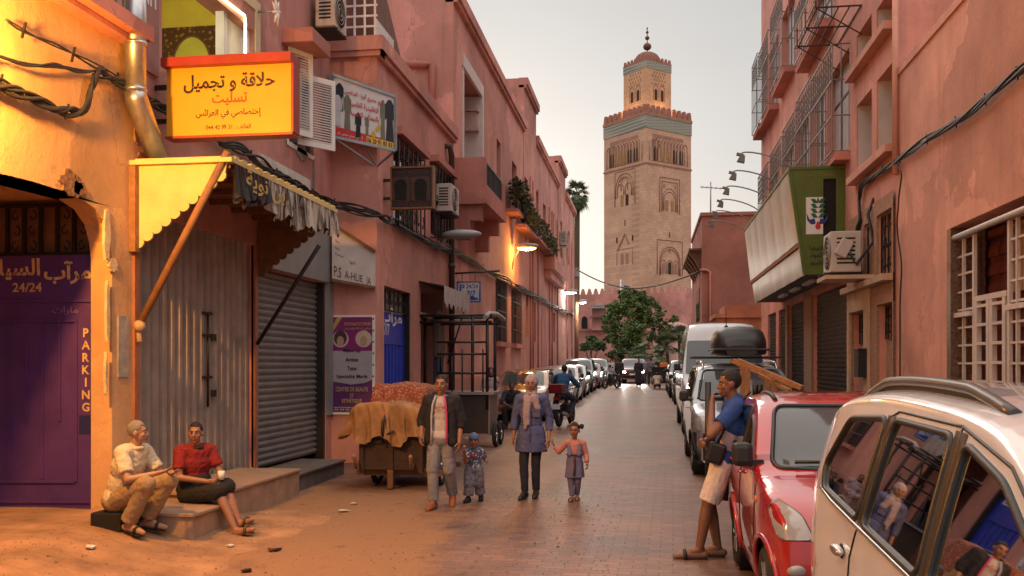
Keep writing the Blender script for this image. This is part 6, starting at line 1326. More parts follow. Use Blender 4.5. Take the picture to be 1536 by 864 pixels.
# ---- motorcycles
def motorcycle(label, X, Y_, rz, grp='motorcycles in the street', col=(.25, .01, .015), box=True):
    r = thing('motorcycle', label, 'motorcycle', (X, Y_, G(Y_)), rz, grp)   # local: faces +y
    def P(mm, n, m, par=r): return mm.build(n, m, par, local=True)
    for y in (-.62, .66):
        mm = MB(); mm.tube([(0, y + .25 * cos(t), .30 + .25 * sin(t)) for t in [i * pi / 12 for i in range(24)]], .055, 8, closed=True); w = P(mm, 'wheel', RUBBER)
        mm = MB(); mm.lathe([(0, -.03), (.06, -.03), (.06, .03), (0, .03)], (0, y, .3), 'x', 12)
        for k in range(7): a = k * 2 * pi / 7; mm.bar((0, y, .3), (0, y + .21 * cos(a), .3 + .21 * sin(a)), .02)
        P(mm, 'rim', CHROME, w)
    mm = MB(); mm.obox((0, -.02, .42), (.22, .42, .30)); mm.tube([(0, .42, .9), (0, .1, .6), (0, -.3, .55), (0, -.62, .3)], .045, 6); P(mm, 'engine', BLACK)
    mm = MB(); mm.ball((0, .18, .80), (.14, .27, .14), 14, 8); P(mm, 'tank', paint('cycle_red', col, .25, .05, 6, coat=.8))
    mm = MB(); mm.ball((0, -.28, .80), (.15, .40, .075), 14, 8); P(mm, 'seat', RUBBER)
    mm = MB(); mm.tube([(.07, .48, .92), (.08, .66, .3)], .025, 6); mm.tube([(-.07, .48, .92), (-.08, .66, .3)], .025, 6); P(mm, 'fork', CHROME)
    mm = MB(); mm.tube([(-.36, .34, 1.06), (-.2, .42, 1.02), (0, .46, .98), (.2, .42, 1.02), (.36, .34, 1.06)], .016, 6); P(mm, 'handlebar', BLACK)
    for s in (-1, 1): mm = MB(); mm.tube([(s * .24, .4, 1.02), (s * .34, .42, 1.2)], .008, 5); mm.ball((s * .35, .42, 1.24), (.065, .02, .045), 8, 6); P(mm, 'mirror', BLACK)
    mm = MB(); mm.tube([(.14, .05, .30), (.16, -.3, .28), (.17, -.75, .38)], [.03, .045, .05], 8); P(mm, 'exhaust', CHROME)
    mm = MB(); mm.poly([(-.07, -.50, .78), (.07, -.50, .78), (.05, -.86, .84), (-.05, -.86, .84)], (0, 0, -.08)); mm.poly([(-.1, -.88, .62), (.1, -.88, .62), (.1, -.80, .42), (-.1, -.80, .42)], (0, .01, 0)); P(mm, 'rear_fender', BLACK)
    mm = MB(); mm.box(-.08, .08, -.90, -.86, .72, .80); P(mm, 'tail_light', REDL)
    mm = MB(); mm.box(-.11, .11, -.912, -.90, .48, .62); P(mm, 'number_plate', PLATE)
    if box:
        mm = MB(); mm.obox((0, -.80, 1.00), (.40, .36, .20)); mm.obox((0, -.80, 1.125), (.41, .37, .045)); tb = mm.build('top_box', paint('cycle_red_box', (.14, .012, .02), .3, .05, 6, coat=.6), r, bevel=.04, local=True)
        mm = MB(); mm.box(-.15, .15, -.985, -.975, .99, 1.05); P(mm, 'reflector', REDL, tb)
    return r
mpos = onG(838, 641); MC = motorcycle('black motorcycle with dark red top box carrying the rider in blue', mpos.x + .1, mpos.y + .75, radians(-10))
for px, py, rz, lab in ((917, 583, 2.6, 'motorcycle parked at the street end beside the maroon car'), (905, 579, 2.3, 'farther parked motorcycle half hidden at the street end')):
    q = onG(px, py); motorcycle(lab, q.x, q.y, rz, col=(.03, .03, .035), box=False)

for s in (-1, 1):                                                   # the oncoming car's two lit headlamps
    ll = bpy.data.lights.new('headlamp_light', 'SPOT'); ll.energy = 380; ll.color = (1, .93, .8); ll.spot_size = radians(70); ll.spot_blend = .8; ll.shadow_soft_size = .1; o = bpy.data.objects.new('headlamp_light', ll); C.objects.link(o); o.location = (s * .7, -.12, .82); o.rotation_euler = (radians(84), 0, pi)
    o.parent = bpy.data.objects['sport_utility.001']
from mathutils import noise
# ================================================================ carts and street goods
def spokewheel(par, c, r, mat_t=RUBBER, tire=.045, spokes=12, local=False):
    c = Vector(c); mm = MB(); mm.tube([c + Vector((0, (r - tire) * cos(t), (r - tire) * sin(t))) for t in [i * pi / 14 for i in range(28)]], tire, 8, closed=True); w = mm.build('wheel', mat_t, par, local=local)
    mm = MB(); mm.lathe([(0, -.05), (.04, -.05), (.04, .05), (0, .05)], c, 'x', 10)
    for k in range(spokes): a = k * 2 * pi / spokes; mm.bar(c, c + Vector((0, (r - tire) * cos(a), (r - tire) * sin(a))), .012)
    mm.tube([c + Vector((0, (r - 2 * tire) * cos(t), (r - 2 * tire) * sin(t))) for t in [i * pi / 14 for i in range(28)]], .018, 6, closed=True); mm.build('rim', CHROME, w, local=local); return w
a = onG(541, 728); b = onG(642, 728); cy0 = a.y - .35; gx0 = onY(540, 650, cy0).x; gx1 = onY(634, 650, cy0).x; gz = G(cy0)
gc = thing('goods_cart', 'dark wooden goods cart loaded under two tied cloth covers', 'cart', ((gx0 + gx1) / 2, cy0 + .6, gz))
DKW = paint('dark_cart_wood', (.045, .020, .013), .7, .35, 7, bump=.3, dirt=.2); zb0, zb1 = gz + .28, gz + .86; cd = 1.7
mm = MB(); mm.box(gx0, gx1, cy0, cy0 + cd, zb0, zb1)
for i in range(1, 4): z = zb0 + (zb1 - zb0) * i / 4; mm.box(gx0 - .004, gx1 + .004, cy0 - .005, cy0 + .001, z - .006, z + .006)
for x in (gx0 + .03, (gx0 + gx1) / 2, gx1 - .03): mm.box(x - .035, x + .035, cy0 - .03, cy0 - .006, zb0 - .05, zb1)
mm.box(gx0 + .1, (gx0 + gx1) / 2 - .1, cy0 - .04, cy0 - .008, zb1 - .2, zb1 - .16); mm.build('crate', DKW, gc)
mm = MB(); mm.box(gx0 - .1, gx1 + .25, cy0 + .15, cy0 + .23, zb0 - .10, zb0 - .02); mm.box(gx0 - .1, gx1 + .25, cy0 + cd - .3, cy0 + cd - .22, zb0 - .10, zb0 - .02); mm.box((gx0 + gx1) / 2 - .04, (gx0 + gx1) / 2 + .04, cy0 - .06, cy0 + .02, gz + .02, zb0); mm.build_each('underframe', WOOD, gc)
for x in (gx0 + .1, gx1 + .14): spokewheel(gc, (x, cy0 + .55, gz + .30), .30)
mm = MB()
for s in (0, 1): x = gx1 - .15 - s * .8; mm.tube([(x, cy0 + .1, zb0 + .1), (x + .05, cy0 - .25, zb0 + .05), (x + .1, cy0 - .5, zb0 + .25)], .025, 6)
mm.build_each('shaft', WOODL, gc)
def cover(name, label, x0, x1, y0, y1, base, topf, mat, seed, sag=.5, nx=80, ny=70):
    o = thing(name, label, 'cloth cover', ((x0 + x1) / 2, (y0 + y1) / 2, base)); mm = MB(); rnd = random.Random(seed); ph = [rnd.uniform(0, 6) for _ in range(6)]
    for j in range(ny + 1):
        for i in range(nx + 1):
            u, v = i / nx, j / ny; ex = max(0, abs(u - .5) * 2 - .72) / .28; ey = max(0, abs(v - .5) * 2 - .72) / .28; e_ = min(1, sqrt(ex * ex + ey * ey) if ex and ey else max(ex, ey))
            z = base + topf(u, v) * (1 - e_ ** 1.6) - sag * max(0, e_ - .35) ** 1.2 * (1 + .35 * sin(u * 17 + ph[3])); fold = .045 * e_ * (sin(u * 38 + ph[0]) + sin(v * 33 + ph[1]) + .8 * sin(u * 71 + v * 63)) * .6
            nz = noise.noise(Vector((u * 5 + seed, v * 5, 0))); z += .025 * sin(u * 9 + ph[2]) * sin(v * 7 + ph[4]) + .03 * nz + .02 * (.5 - abs(noise.noise(Vector((u * 13, v * 13 + seed, 1))))) + .008 * noise.noise(Vector((u * 40, v * 40, seed)))
            cx, cy_ = (u - .5), (v - .5); mm.v.append((x0 + (x1 - x0) * u + fold * (1 if cx > 0 else -1), y0 + (y1 - y0) * v + fold * (1 if cy_ > 0 else -1), z))
    for j in range(ny):
        for i in range(nx): k = j * (nx + 1) + i; mm.f.append((k, k + 1, k + nx + 2, k + nx + 1)); mm.m.append(0); mm.s.append(True)
    mm.build('cloth', mat, o); return o
TARP = paint('ochre_tarpaulin', (.30, .15, .058), .85, .35, 4, bump=.35, bscale=12, dirt=.2); PAT = spotted('patterned_cloth', (.36, .20, .12), (.24, .055, .025), 26, .32)
co = cover('ochre_tarpaulin', 'worn ochre tarpaulin tied over the front of the goods cart', gx0 - .24, gx1 + .16, cy0 - .14, cy0 + .75, zb1 + .04, lambda u, v: .27 + .06 * sin(u * 3.1) - .20 * max(0, u - .55), TARP, 3, .34)
cover('patterned_cloth', 'reddish patterned cloth covering the raised goods on the cart', gx0 - .10, gx1 + .04, cy0 + .42, cy0 + cd + .15, zb1 + .06, lambda u, v: .56 - .1 * (u - .5) ** 2 - .16 * max(0, u - .6), PAT, 8, .34)
mm = MB(); xm_ = gx0 + .42; mm.tube([(xm_, cy0 + .35, zb1 + .33), (xm_ - .02, cy0 + .05, zb1 + .27), (xm_ - .04, cy0 - .16, zb1 + .1), (xm_ - .05, cy0 - .14, zb1 - .18)], .022, 6); mm.tube([(xm_ - .05, cy0 - .1, zb1 - .1), (xm_ + .12, cy0 - .15, zb1 - .02)], .018, 5); mm.build('strap', BLACK, co)
# vendor stand with pipe frame
q = onG(735, 660); sy = 19.2; sx0 = onY(652, 600, sy).x - .45; sx1 = onY(738, 600, sy).x; sg = G(sy); zt = onY(690, 473, sy).z
st_ = thing('vendor_stand', 'street vendor stand of grey box and tall black pipe frame', 'stand', ((sx0 + sx1) / 2, sy + .5, sg)); zbx = onY(700, 592, sy).z
mm = MB(); mm.box(sx0 + .45, sx1 - .08, sy, sy + .9, sg + .28, zbx); mm.build('cabinet', paint('dark_cabinet', (.022, .016, .014), .6, .3, 5, dirt=.3), st_, bevel=.01)
mm = MB(); mm.box(sx1 - .079, sx1 - .04, sy - .01, sy + .91, sg + .25, zbx); mm.build('side_panel', paint('grey_side_sheet', (.20, .16, .15), .5, .2, 5, metal=.3), st_)
mm = MB(); mm.box(sx0 + .2, sx1 + .04, sy - .06, sy + .96, zbx + .002, zbx + .06); mm.build('counter', GREYM, st_)
mm = MB(); ps_ = [(sx0, sy), (sx1 - .1, sy), (sx0, sy + 1), (sx1 - .1, sy + 1), (sx1 - .45, sy + .2)]
for x, y in ps_: mm.tube([(x, y, zbx - .3), (x, y, zt)], .035, 7)
for z in (zt, zt - .14): mm.tube([(sx0 - .05, sy, z), (sx1, sy, z)], .03, 6); mm.tube([(sx0 - .05, sy + 1, z), (sx1, sy + 1, z)], .03, 6)
for z in (zbx + .45, zbx + .85, zbx + 1.1): mm.tube([(sx0 + .5, sy, z), (sx1 - .1, sy, z)], .025, 6)
for i in range(5): x = sx0 + .6 + i * .22; mm.tube([(x, sy, zbx), (x, sy, zbx + .95 - (i % 2) * .15)], .018, 5)
for x in (sx0, sx1 - .1): mm.tube([(x, sy, zt), (x, sy + 1, zt)], .03, 6)
mm.build('pipe_frame', BLACK, st_)
mm = MB()
for x in (sx0 - .02, sx1 - .12): mm.tube([(x, sy - .15, zt - .05), (x + .05, sy + .1, zt + .04), (x + .12, sy + .6, zt + .05), (x + .2, sy + 1.1, zt - .05)], .055, 7)
mm.build_each('rolled_cover', paint('rolled_cloth', (.42, .38, .36), .9, .2, 7), st_)
for x in (sx1 + .06,): 
    for y in (sy + .1, sy + .75): spokewheel(st_, (x, y, sg + .26), .26)
hb = thing('hanging_clothes', 'dark jacket and trousers hanging in the shop doorway', 'clothes', (X2 + .1, (sh[0] + sh[1]) / 2, 1.2)); yc = (sh[0] + sh[1]) / 2; zc = onX(650, 480, X2).z
mm = MB(); mm.poly([(X2 + .08, yc - .32, zc), (X2 + .08, yc + .32, zc), (X2 + .08, yc + .36, zc - .85), (X2 + .08, yc - .36, zc - .85)], (.14, 0, 0)); mm.build('jacket', paint('brown_jacket', (.09, .06, .05), .9, .2, 6), hb, bevel=.05)
mm = MB(); mm.poly([(X2 + .09, yc - .28, zc - .86), (X2 + .09, yc + .28, zc - .86), (X2 + .09, yc + .3, zc - 1.75), (X2 + .09, yc + .02, zc - 1.75), (X2 + .09, yc, zc - 1.1), (X2 + .09, yc - .02, zc - 1.75), (X2 + .09, yc - .3, zc - 1.75)], (.11, 0, 0)); mm.build('trousers', paint('navy_trousers', (.03, .035, .06), .9, .2, 6), hb, bevel=.03)
mm = MB(); mm.tube([(X2 + .14, yc, zc), (X2 + .14, yc, zc + .35)], .012, 5); mm.ball((X2 + .14, yc, zc + .12), (.1, .1, .14), 10, 8); mm.build('mannequin_head', paint('mannequin', (.3, .22, .2), .6), hb)
# handcart of timber with black handle bars, beside the leaning man
hy = 10.3; hg = G(hy); A = onY(1107, 541, hy); B = onY(1203, 582, 9.75)
hc = thing('timber_handcart', 'wooden handcart with raised rail and black handle bars between the parked cars', 'handcart', ((A.x + B.x) / 2, hy, hg))
mm = MB(); dlt = Vector((0, .55, 0))
mm.bar(A, B, .045, .05); mm.bar(A + dlt, B + dlt, .045, .05); mm.bar(A - Vector((0, 0, .14)) + Vector((.2, 0, 0)), B - Vector((.12, 0, .03)), .03, .035)
mm.build_each('rail', WOODL, hc); zd = 1.42 + hg
mm = MB()
for t in (.16, .58):
    for d_ in (Vector((0, 0, 0)), dlt): p = A.lerp(B, t) + d_; mm.bar(p, (p.x, p.y, zd - .1), .055, .05)
mm.build_each('post', WOODL, hc); mm = MB(); x0, x1 = A.x - .02, B.x + .1; mm.box(x0, x1, hy - .08, hy + .62, zd - .14, zd - .06)
for x in (x0 + .05, x1 - .1):
    for y in (hy - .02, hy + .5): mm.box(x, x + .07, y, y + .07, .55, zd - .141)
mm.box(x0, x1, hy - .06, hy + .6, .47, .549); mm.build('deck', WOODL, hc)
for y in (hy - .1, hy + .64):
    mm = MB(); cx = (x0 + x1) / 2; mm.tube([(cx + .26 * cos(t), y, hg + .3 + .26 * sin(t)) for t in [i * pi / 12 for i in range(24)]], .045, 7, closed=True); 
    for k in range(4): a = k * pi / 4; mm.bar((cx - .26 * cos(a), y, hg + .3 - .26 * sin(a)), (cx + .26 * cos(a), y, hg + .3 + .26 * sin(a)), .025)
    mm.build('wheel', RUBBER, hc)
mm = MB(); q = onY(1062, 573, hy - .5); q2 = onY(1089, 590, hy - .5)
mm.tube([(q.x, q.y, q.z), (q.x, q.y, .5)], .032, 7); mm.tube([(q2.x, q2.y, q2.z), (q2.x, q2.y, .5)], .032, 7); mm.tube([(q.x, q.y, onY(1062, 597, hy - .5).z)] + [(q2.x, q2.y, onY(1062, 597, hy - .5).z)], .022, 6); mm.tube([(q.x, q.y, .5), (x0 + .1, hy, .5)], .03, 6); mm.tube([(q2.x, q2.y, .52), (x0 + .3, hy, .52)], .03, 6); mm.build('handle_bar', BLACK, hc)
for px in (1133, 1140): mm = MB(); p = onY(px, 577, hy - .12); mm.tube([p, p - Vector((0, 0, .12))], .028, 8); mm.build('grip', BLACK, hc)
# far cart by the street end
q = onG(992, 583); fc = thing('dark_stall', 'dark boxy stall standing by the people at the street end', 'stall', (q.x, q.y, q.z)); mm = MB(); mm.box(q.x - .55, q.x + .6, q.y, q.y + 1, q.z + .3, q.z + 1.2); mm.box(q.x - .65, q.x + .7, q.y - .1, q.y + 1.1, q.z + 1.202, q.z + 1.26); mm.build('cabinet', BLACK, fc)
for x in (-.4, .45): spokewheel(fc, (q.x + x, q.y - .06, q.z + .25), .25)
# litter
rnd = random.Random(9); LIT = paint('litter_paper', (.6, .56, .5), .9, .1, 9)
for px, py, s, lab in ((303, 797, .05, 'white paper scrap below the lowest step'), (290, 800, .035, 'small pale scrap left of the paper by the step'), (240, 789, .06, 'crumpled bluish wrapper between the step and squatting man'), (515, 768, .07, 'flat cardboard piece on the paving below the goods cart'), (530, 757, .05, 'white scrap on the paving near the goods cart'), (136, 853, .05, 'pale scrap on the sand at the bottom left'), (412, 826, .07, 'dark broken stone on the sandy paving'), (370, 858, .05, 'small dry twig lying on the sandy ground'), (345, 822, .04, 'thin pale straw on the sandy paving')):
    p = onG(px, py); z = max(p.z, sandz(p.x, p.y)) ; mm = MB(); n = 7; pts = [Vector((p.x + s * cos(i * 2 * pi / n) * rnd.uniform(.6, 1.3), p.y + s * sin(i * 2 * pi / n) * rnd.uniform(.6, 1.3), z + .004 + rnd.uniform(0, .02))) for i in range(n)]
    mm.poly(pts, (0, 0, .014)); nm = 'stone' if 'stone' in lab else 'twig' if 'twig' in lab else 'cardboard' if 'cardboard' in lab else 'litter'
    tag(mm.build(nm, paint('dark_debris', (.06, .03, .02), .9) if nm in ('stone', 'twig') else LIT), lab, nm)
# ================================================================ people
from mathutils import noise as MN
def caps(mb, a, b, ra, rb, n=12, R=None):
    """tapered capsule"""
    a = Vector(a); b = Vector(b); d = b - a; L = d.length
    if L < 1e-5: return mb.ball(a, ra, n, 8)
    d.normalize(); x = d.orthogonal().normalized(); y = d.cross(x); o = len(mb.v); rings = []
    for k in range(4): t = -pi / 2 + pi / 2 * k / 4; rings.append((a + d * ra * sin(t), max(.0005, ra * cos(t))))
    rings.append((a, ra)); rings.append((b, rb))
    for k in range(1, 5): t = pi / 2 * k / 4; rings.append((b + d * rb * sin(t), max(.0005, rb * cos(t))))
    for c, r in rings:
        for j in range(n): q = 2 * pi * j / n; mb.v.append(tuple(c + (x * cos(q) + y * sin(q)) * r))
    m = len(rings)
    for i in range(m - 1):
        for j in range(n): mb.f.append((o + i * n + j, o + i * n + (j + 1) % n, o + (i + 1) * n + (j + 1) % n, o + (i + 1) * n + j)); mb.m.append(0); mb.s.append(True)
    mb.f.append(tuple(o + j for j in range(n))[::-1]); mb.f.append(tuple(o + (m - 1) * n + j for j in range(n))); mb.m += [0, 0]; mb.s += [True, True]
    return mb
def flat(mb, a, b, ra, rb, n=14):                     # sleeve or trouser leg: round at the top, cut square at the hem
    mb.ball(a, ra, n, 8); mb.tube([a, b], [ra, rb], n); return mb
def fuse(mb, name, mat, parent, vox, wrinkle=0.0, seed=0, smooth=2, clip=None):
    """join the closed forms into one continuous skin"""
    me = bpy.data.meshes.new(name); me.from_pydata(mb.v, [], mb.f); me.update()
    o = bpy.data.objects.new(name, me); r = o.modifiers.new('r', 'REMESH'); r.mode = 'VOXEL'; r.voxel_size = vox; r.use_smooth_shade = True
    s = o.modifiers.new('s', 'SMOOTH'); s.iterations = smooth; s.factor = .5
    m2 = evalmesh(o); bpy.data.objects.remove(o); bpy.data.meshes.remove(me)
    if wrinkle:
        nv = len(m2.vertices); co = [0.0] * (3 * nv); no = [0.0] * (3 * nv); m2.vertices.foreach_get('co', co); m2.vertices.foreach_get('normal', no)
        for i in range(0, 3 * nv, 3):
            p = Vector((co[i] * 11 + seed * 3.1, co[i + 1] * 11, co[i + 2] * 8)); k = .5 * wrinkle * (MN.noise(p) + 1.5 * (.4 - abs(MN.noise(p * 1.7))) + .8 * (.4 - abs(MN.noise(p * 3.3))))
            co[i] += no[i] * k; co[i + 1] += no[i + 1] * k; co[i + 2] += no[i + 2] * k
        m2.vertices.foreach_set('co', co)
    if clip:
        bm = bmesh.new(); bm.from_mesh(m2); bmesh.ops.delete(bm, geom=[v for v in bm.verts if clip(v.co)], context='VERTS'); bm.to_mesh(m2); bm.free()
    m2.name = name; m2.materials.append(mat)
    for p in m2.polygons: p.use_smooth = True
    return link(name, m2, parent, local=True)
def skin(name, c): 
    m = paint(name, c, .5, .08, 9, obj=True); b = m.node_tree.nodes['Principled BSDF']; b.inputs['Subsurface Weight'].default_value = 0.0; return m
SK1 = skin('brown_skin', (.29, .135, .08)); SK2 = skin('dark_brown_skin', (.19, .083, .05)); SK3 = skin('tan_skin', (.36, .19, .12))
HAIRB = paint('black_hair', (.012, .009, .008), .7, .3, 40, bump=.6, bscale=90, obj=True); HAIRG = paint('grey_hair', (.22, .19, .17), .8, .25, 40, bump=.6, bscale=90, obj=True)
EYEW = paint('eye_white', (.30, .25, .22), .3, .05, 9); EYEB = paint('eye_dark', (.01, .006, .005), .2, .05, 9); LIP = paint('lips', (.20, .07, .055), .5, .1, 20)
def cloth(name, c, var=.16, scale=7, bump=.25, bscale=45, rough=.9): return paint(name, c, rough, var, scale, bump, bscale, obj=True)
BASE = dict(pelvis=(0, 0, .93), chest=(0, .01, 1.24), neck=(0, .02, 1.45), head=(0, -.015, 1.605), shL=(.175, .02, 1.395), shR=(-.175, .02, 1.395), elL=(.225, .035, 1.12), elR=(-.225, .035, 1.12), wrL=(.235, -.03, .88), wrR=(-.235, -.03, .88),
            hipL=(.088, 0, .90), hipR=(-.088, 0, .90), knL=(.10, -.01, .50), knR=(-.10, -.01, .50), anL=(.10, .03, .085), anR=(-.10, .03, .085), toL=(.115, -.14, .03), toR=(-.115, -.14, .03))
class Person:
    def __init__(s, label, loc, rz=0, H=1.72, pose=None, face=(0, -1, 0), sk=SK1, hair=HAIRB, vox=.008, wide=1.0, headk=1.0, hairtype='short', curl=.5, handn=None, fingers=True, group=None, limb=1.0):
        s.root = thing('person', label, 'person', loc, rz, group); s.k = k = H / 1.75; s.vox = vox; J = dict(BASE); J.update(pose or {}); s.J = J = {a: Vector(b) * k for a, b in J.items()}; s.w = wide; s.limb = limb; s.seed = len(label)
        s.face = Vector(face).normalized(); s.hk = headk * k
        mb = MB(); s.torso(mb, 0.0); s.limbs(mb); s.headmesh(mb)
        for sd in 'LR': s.hand(mb, sd, curl, (handn or {}).get(sd), fingers)
        s.body = fuse(mb, 'body', sk, s.root, vox)
        if vox < .02: s.details(sk)
        if hairtype == 'short': s.hair(hair)
    def frame(s, up, side):
        z = Vector(up).normalized(); x = Vector(side); x = (x - z * x.dot(z)).normalized(); y = z.cross(x); return Matrix((x, y, z)).transposed()
    def torso(s, mb, g, low=True, waist=1.0):
        J, k, w = s.J, s.k, s.w; hips = J['hipL'] - J['hipR']; sh = J['shL'] - J['shR']
        R1 = s.frame(J['chest'] - J['pelvis'], hips); R2 = s.frame(J['neck'] - J['chest'], sh)
        if low: mb.ball(J['pelvis'], (.165 * k * w + g, .118 * k * w + g, .13 * k + g), 16, 10, R=R1)
        mb.ball(J['pelvis'].lerp(J['chest'], .48), (.142 * k * w * waist + g, .105 * k * w * waist + g, .19 * k + g), 16, 10, R=R1); mb.ball(J['chest'], (.165 * k * w + g, .115 * k * w + g, .18 * k + g), 16, 10, R=R2)
        a = J['shL'].lerp(J['shR'], .12); b = J['shR'].lerp(J['shL'], .12); c = (a + b) / 2; caps(mb, a, b, .066 * k + g, .066 * k + g); mb.ball(c.lerp(J['chest'], .25), (.15 * k * w + g, .10 * k + g, .10 * k + g), 14, 8, R=R2)
        caps(mb, J['neck'] - (J['neck'] - J['chest']).normalized() * .06 * k, J['neck'], .075 * k + g, .056 * k + g * .5)
    def limbs(s, mb):
        J, k, l = s.J, s.k, s.limb
        caps(mb, J['neck'] - Vector((0, 0, .03 * k)), J['head'] - s.face * .0 - Vector((0, 0, .05 * k)), .055 * k, .052 * k)
        for d in 'LR':
            caps(mb, J['sh' + d], J['el' + d], .055 * k * l, .042 * k * l); caps(mb, J['el' + d], J['wr' + d], .041 * k * l, .028 * k * l); caps(mb, J['hip' + d], J['kn' + d], .082 * k * l, .056 * k * l)
            c = J['kn' + d].lerp(J['an' + d], .3); caps(mb, J['kn' + d], c, .054 * k * l, .056 * k * l); caps(mb, c, J['an' + d], .056 * k * l, .036 * k * l); s.foot(mb, d, 0)
    def foot(s, mb, d, g):
        J, k = s.J, s.k; a, t = J['an' + d], J['to' + d]; f = t - a; dn = f.normalized(); heel = a + Vector((-dn.x * .05 * k, -dn.y * .05 * k, -.045 * k)); caps(mb, heel, t.lerp(heel, .25), .038 * k + g, .042 * k + g); caps(mb, t.lerp(heel, .25), t + dn * .04 * k, .042 * k + g, .028 * k + g); caps(mb, a, a.lerp(t, .45), .038 * k + g, .034 * k + g)
    def hframe(s):
        y = -s.face; x = y.cross(Vector((0, 0, 1))).normalized() if abs(y.z) < .95 else Vector((1, 0, 0)); z = x.cross(y); return Matrix((x, y, z)).transposed()
    def hp(s, x, y, z): return s.J['head'] + s.HR @ (Vector((x, y, z)) * s.hk)
    def headmesh(s, mb):
        s.HR = R = s.hframe(); q = s.hk; P = s.hp
        mb.ball(P(0, .012, .03), (.074 * q, .094 * q, .098 * q), 18, 12, R=R); mb.ball(P(0, -.022, -.03), (.061 * q, .068 * q, .088 * q), 16, 10, R=R); mb.ball(P(0, -.068, -.094), (.026 * q, .022 * q, .020 * q), 10, 8, R=R)
        caps(mb, P(0, -.086, .018), P(0, -.106, -.024), .009 * q, .0145 * q, 8); mb.ball(P(.012, -.094, -.03), .009 * q, 8, 6); mb.ball(P(-.012, -.094, -.03), .009 * q, 8, 6); caps(mb, P(-.034, -.0745, .034), P(.034, -.0745, .034), .013 * q, .013 * q, 8)
        for e_ in (-1, 1): mb.ball(P(e_ * .077, .012, -.008), (.012 * q, .026 * q, .034 * q), 8, 6, R=R); mb.ball(P(e_ * .040, -.062, -.022), (.022 * q, .02 * q, .02 * q), 8, 6, R=R)
        mb.ball(P(0, -.086, -.058), (.027 * q, .012 * q, .013 * q), 10, 6, R=R)
    def details(s, sk):
        P, q, R = s.hp, s.hk, s.HR
        for e_ in (-1, 1):
            m = MB(); m.ball(P(e_ * .031, -.0795, .010), (.0135 * q, .0095 * q, .006 * q), 10, 6, R=R); e1 = m.build('eye', EYEW, s.root, local=True); m = MB(); m.ball(P(e_ * .031, -.0865, .010), (.007 * q, .0045 * q, .0068 * q), 8, 6, R=R); m.build('iris', EYEB, e1, local=True)
            m = MB(); m.tube([P(e_ * .014, -.092, .032), P(e_ * .032, -.0915, .0375), P(e_ * .052, -.078, .033)], [.003 * q, .0034 * q, .002 * q], 6); m.build('eyebrow', EYEB, s.root, local=True)
        m = MB(); m.ball(P(0, -.0945, -.0555), (.023 * q, .008 * q, .0055 * q), 10, 6, R=R); m.ball(P(0, -.094, -.0655), (.019 * q, .008 * q, .006 * q), 10, 6, R=R); m.build('lips', LIP, s.root, local=True)
    def hair(s, mat, bald=0.0):
        q = s.hk; m = MB(); m.ball(Vector((0, .015, .036)), (.0785, .0965, .0985), 48, 32); inv = []
        def gone(v): return v[2] < (.075 if v[1] < -.045 else .055 - (v[1] + .045) * 1.1 if v[1] < .03 else -.045)
        F = [f for f in m.f if not any(gone(m.v[i]) for i in f)]; n = MB(); n.f = F; n.m = [0] * len(F); n.s = [True] * len(F)
        n.v = [tuple(s.hp(*(Vector(v) * (1 + .022 * MN.noise(Vector(v) * 70) + .02 * MN.noise(Vector(v) * 160))))) for v in m.v]; o = n.build('hair', mat, s.root, local=True); sol = o.modifiers.new('thick', 'SOLIDIFY'); sol.thickness = .012 * q; sol.offset = -1; return o
    def hand(s, mb, d, curl, hint, fingers):
        J, k = s.J, s.k; w, e_ = J['wr' + d], J['el' + d]; f = (w - e_).normalized(); sg = 1 if d == 'L' else -1
        n = Vector(hint) if hint else Vector((-sg, 0, 0)); n = n - f * n.dot(f)
        if n.length < .05: n = f.orthogonal()
        n.normalize(); a = f.cross(n) * sg                    # palm normal n, thumb side a
        if a.y > 0 and not hint: a = -a
        R = Matrix((a, n, f)).transposed(); mb.ball(w + f * .055 * k, (.042 * k, .021 * k, .058 * k), 12, 8, R=R); caps(mb, w - f * .01 * k, w + f * .03 * k, .027 * k, .028 * k, 8)
        if not fingers or s.vox > .012: mb.ball(w + f * .12 * k + n * .015 * k, (.034 * k, .018 * k, .045 * k), 10, 6, R=R); return
        for i, L in enumerate((.074, .082, .077, .060)):
            p = w + f * .098 * k + a * (.031 - .0205 * i) * k; r = (.0095, .0098, .0094, .0085)[i] * k; ang = curl * (.8 + .12 * i)
            for seg, fr in enumerate((.46, .30, .24)):
                dd = f * cos(ang) + n * sin(ang); b = p + dd * L * fr * k; caps(mb, p, b, r, r * .92, 7); p = b; r *= .92; ang += curl * .75
        p = w + f * .03 * k + a * .034 * k
        for fr, t1 in ((.038, .95), (.032, .6), (.026, .35)): dd = (a * t1 + f * .8 + n * (.35 + curl * .3)).normalized(); b = p + dd * fr * k; caps(mb, p, b, .0115 * k, .0105 * k, 7); p = b
    # garments
    def top(s, mat, name='shirt', g=.018, sleeve=.55, low=True, extra=None, waist=1.0, cut=None, wr=.010):
        J, k, l = s.J, s.k, s.limb; mb = MB(); s.torso(mb, g, low, waist)
        for d in 'LR':
            a, b, c = J['sh' + d], J['el' + d], J['wr' + d]
            if sleeve <= 1: flat(mb, a, a.lerp(b, sleeve), .058 * k * l + g * .7, .056 * k * l + g * .8)
            else: caps(mb, a, b, .059 * k * l + g * .8, .048 * k * l + g * .8); flat(mb, b, b.lerp(c, sleeve - 1), .048 * k * l + g * .8, .040 * k * l + g * .6)
        if extra: extra(mb)
        return fuse(mb, name, mat, s.root, s.vox * 1.15, wr, s.seed, clip=cut)
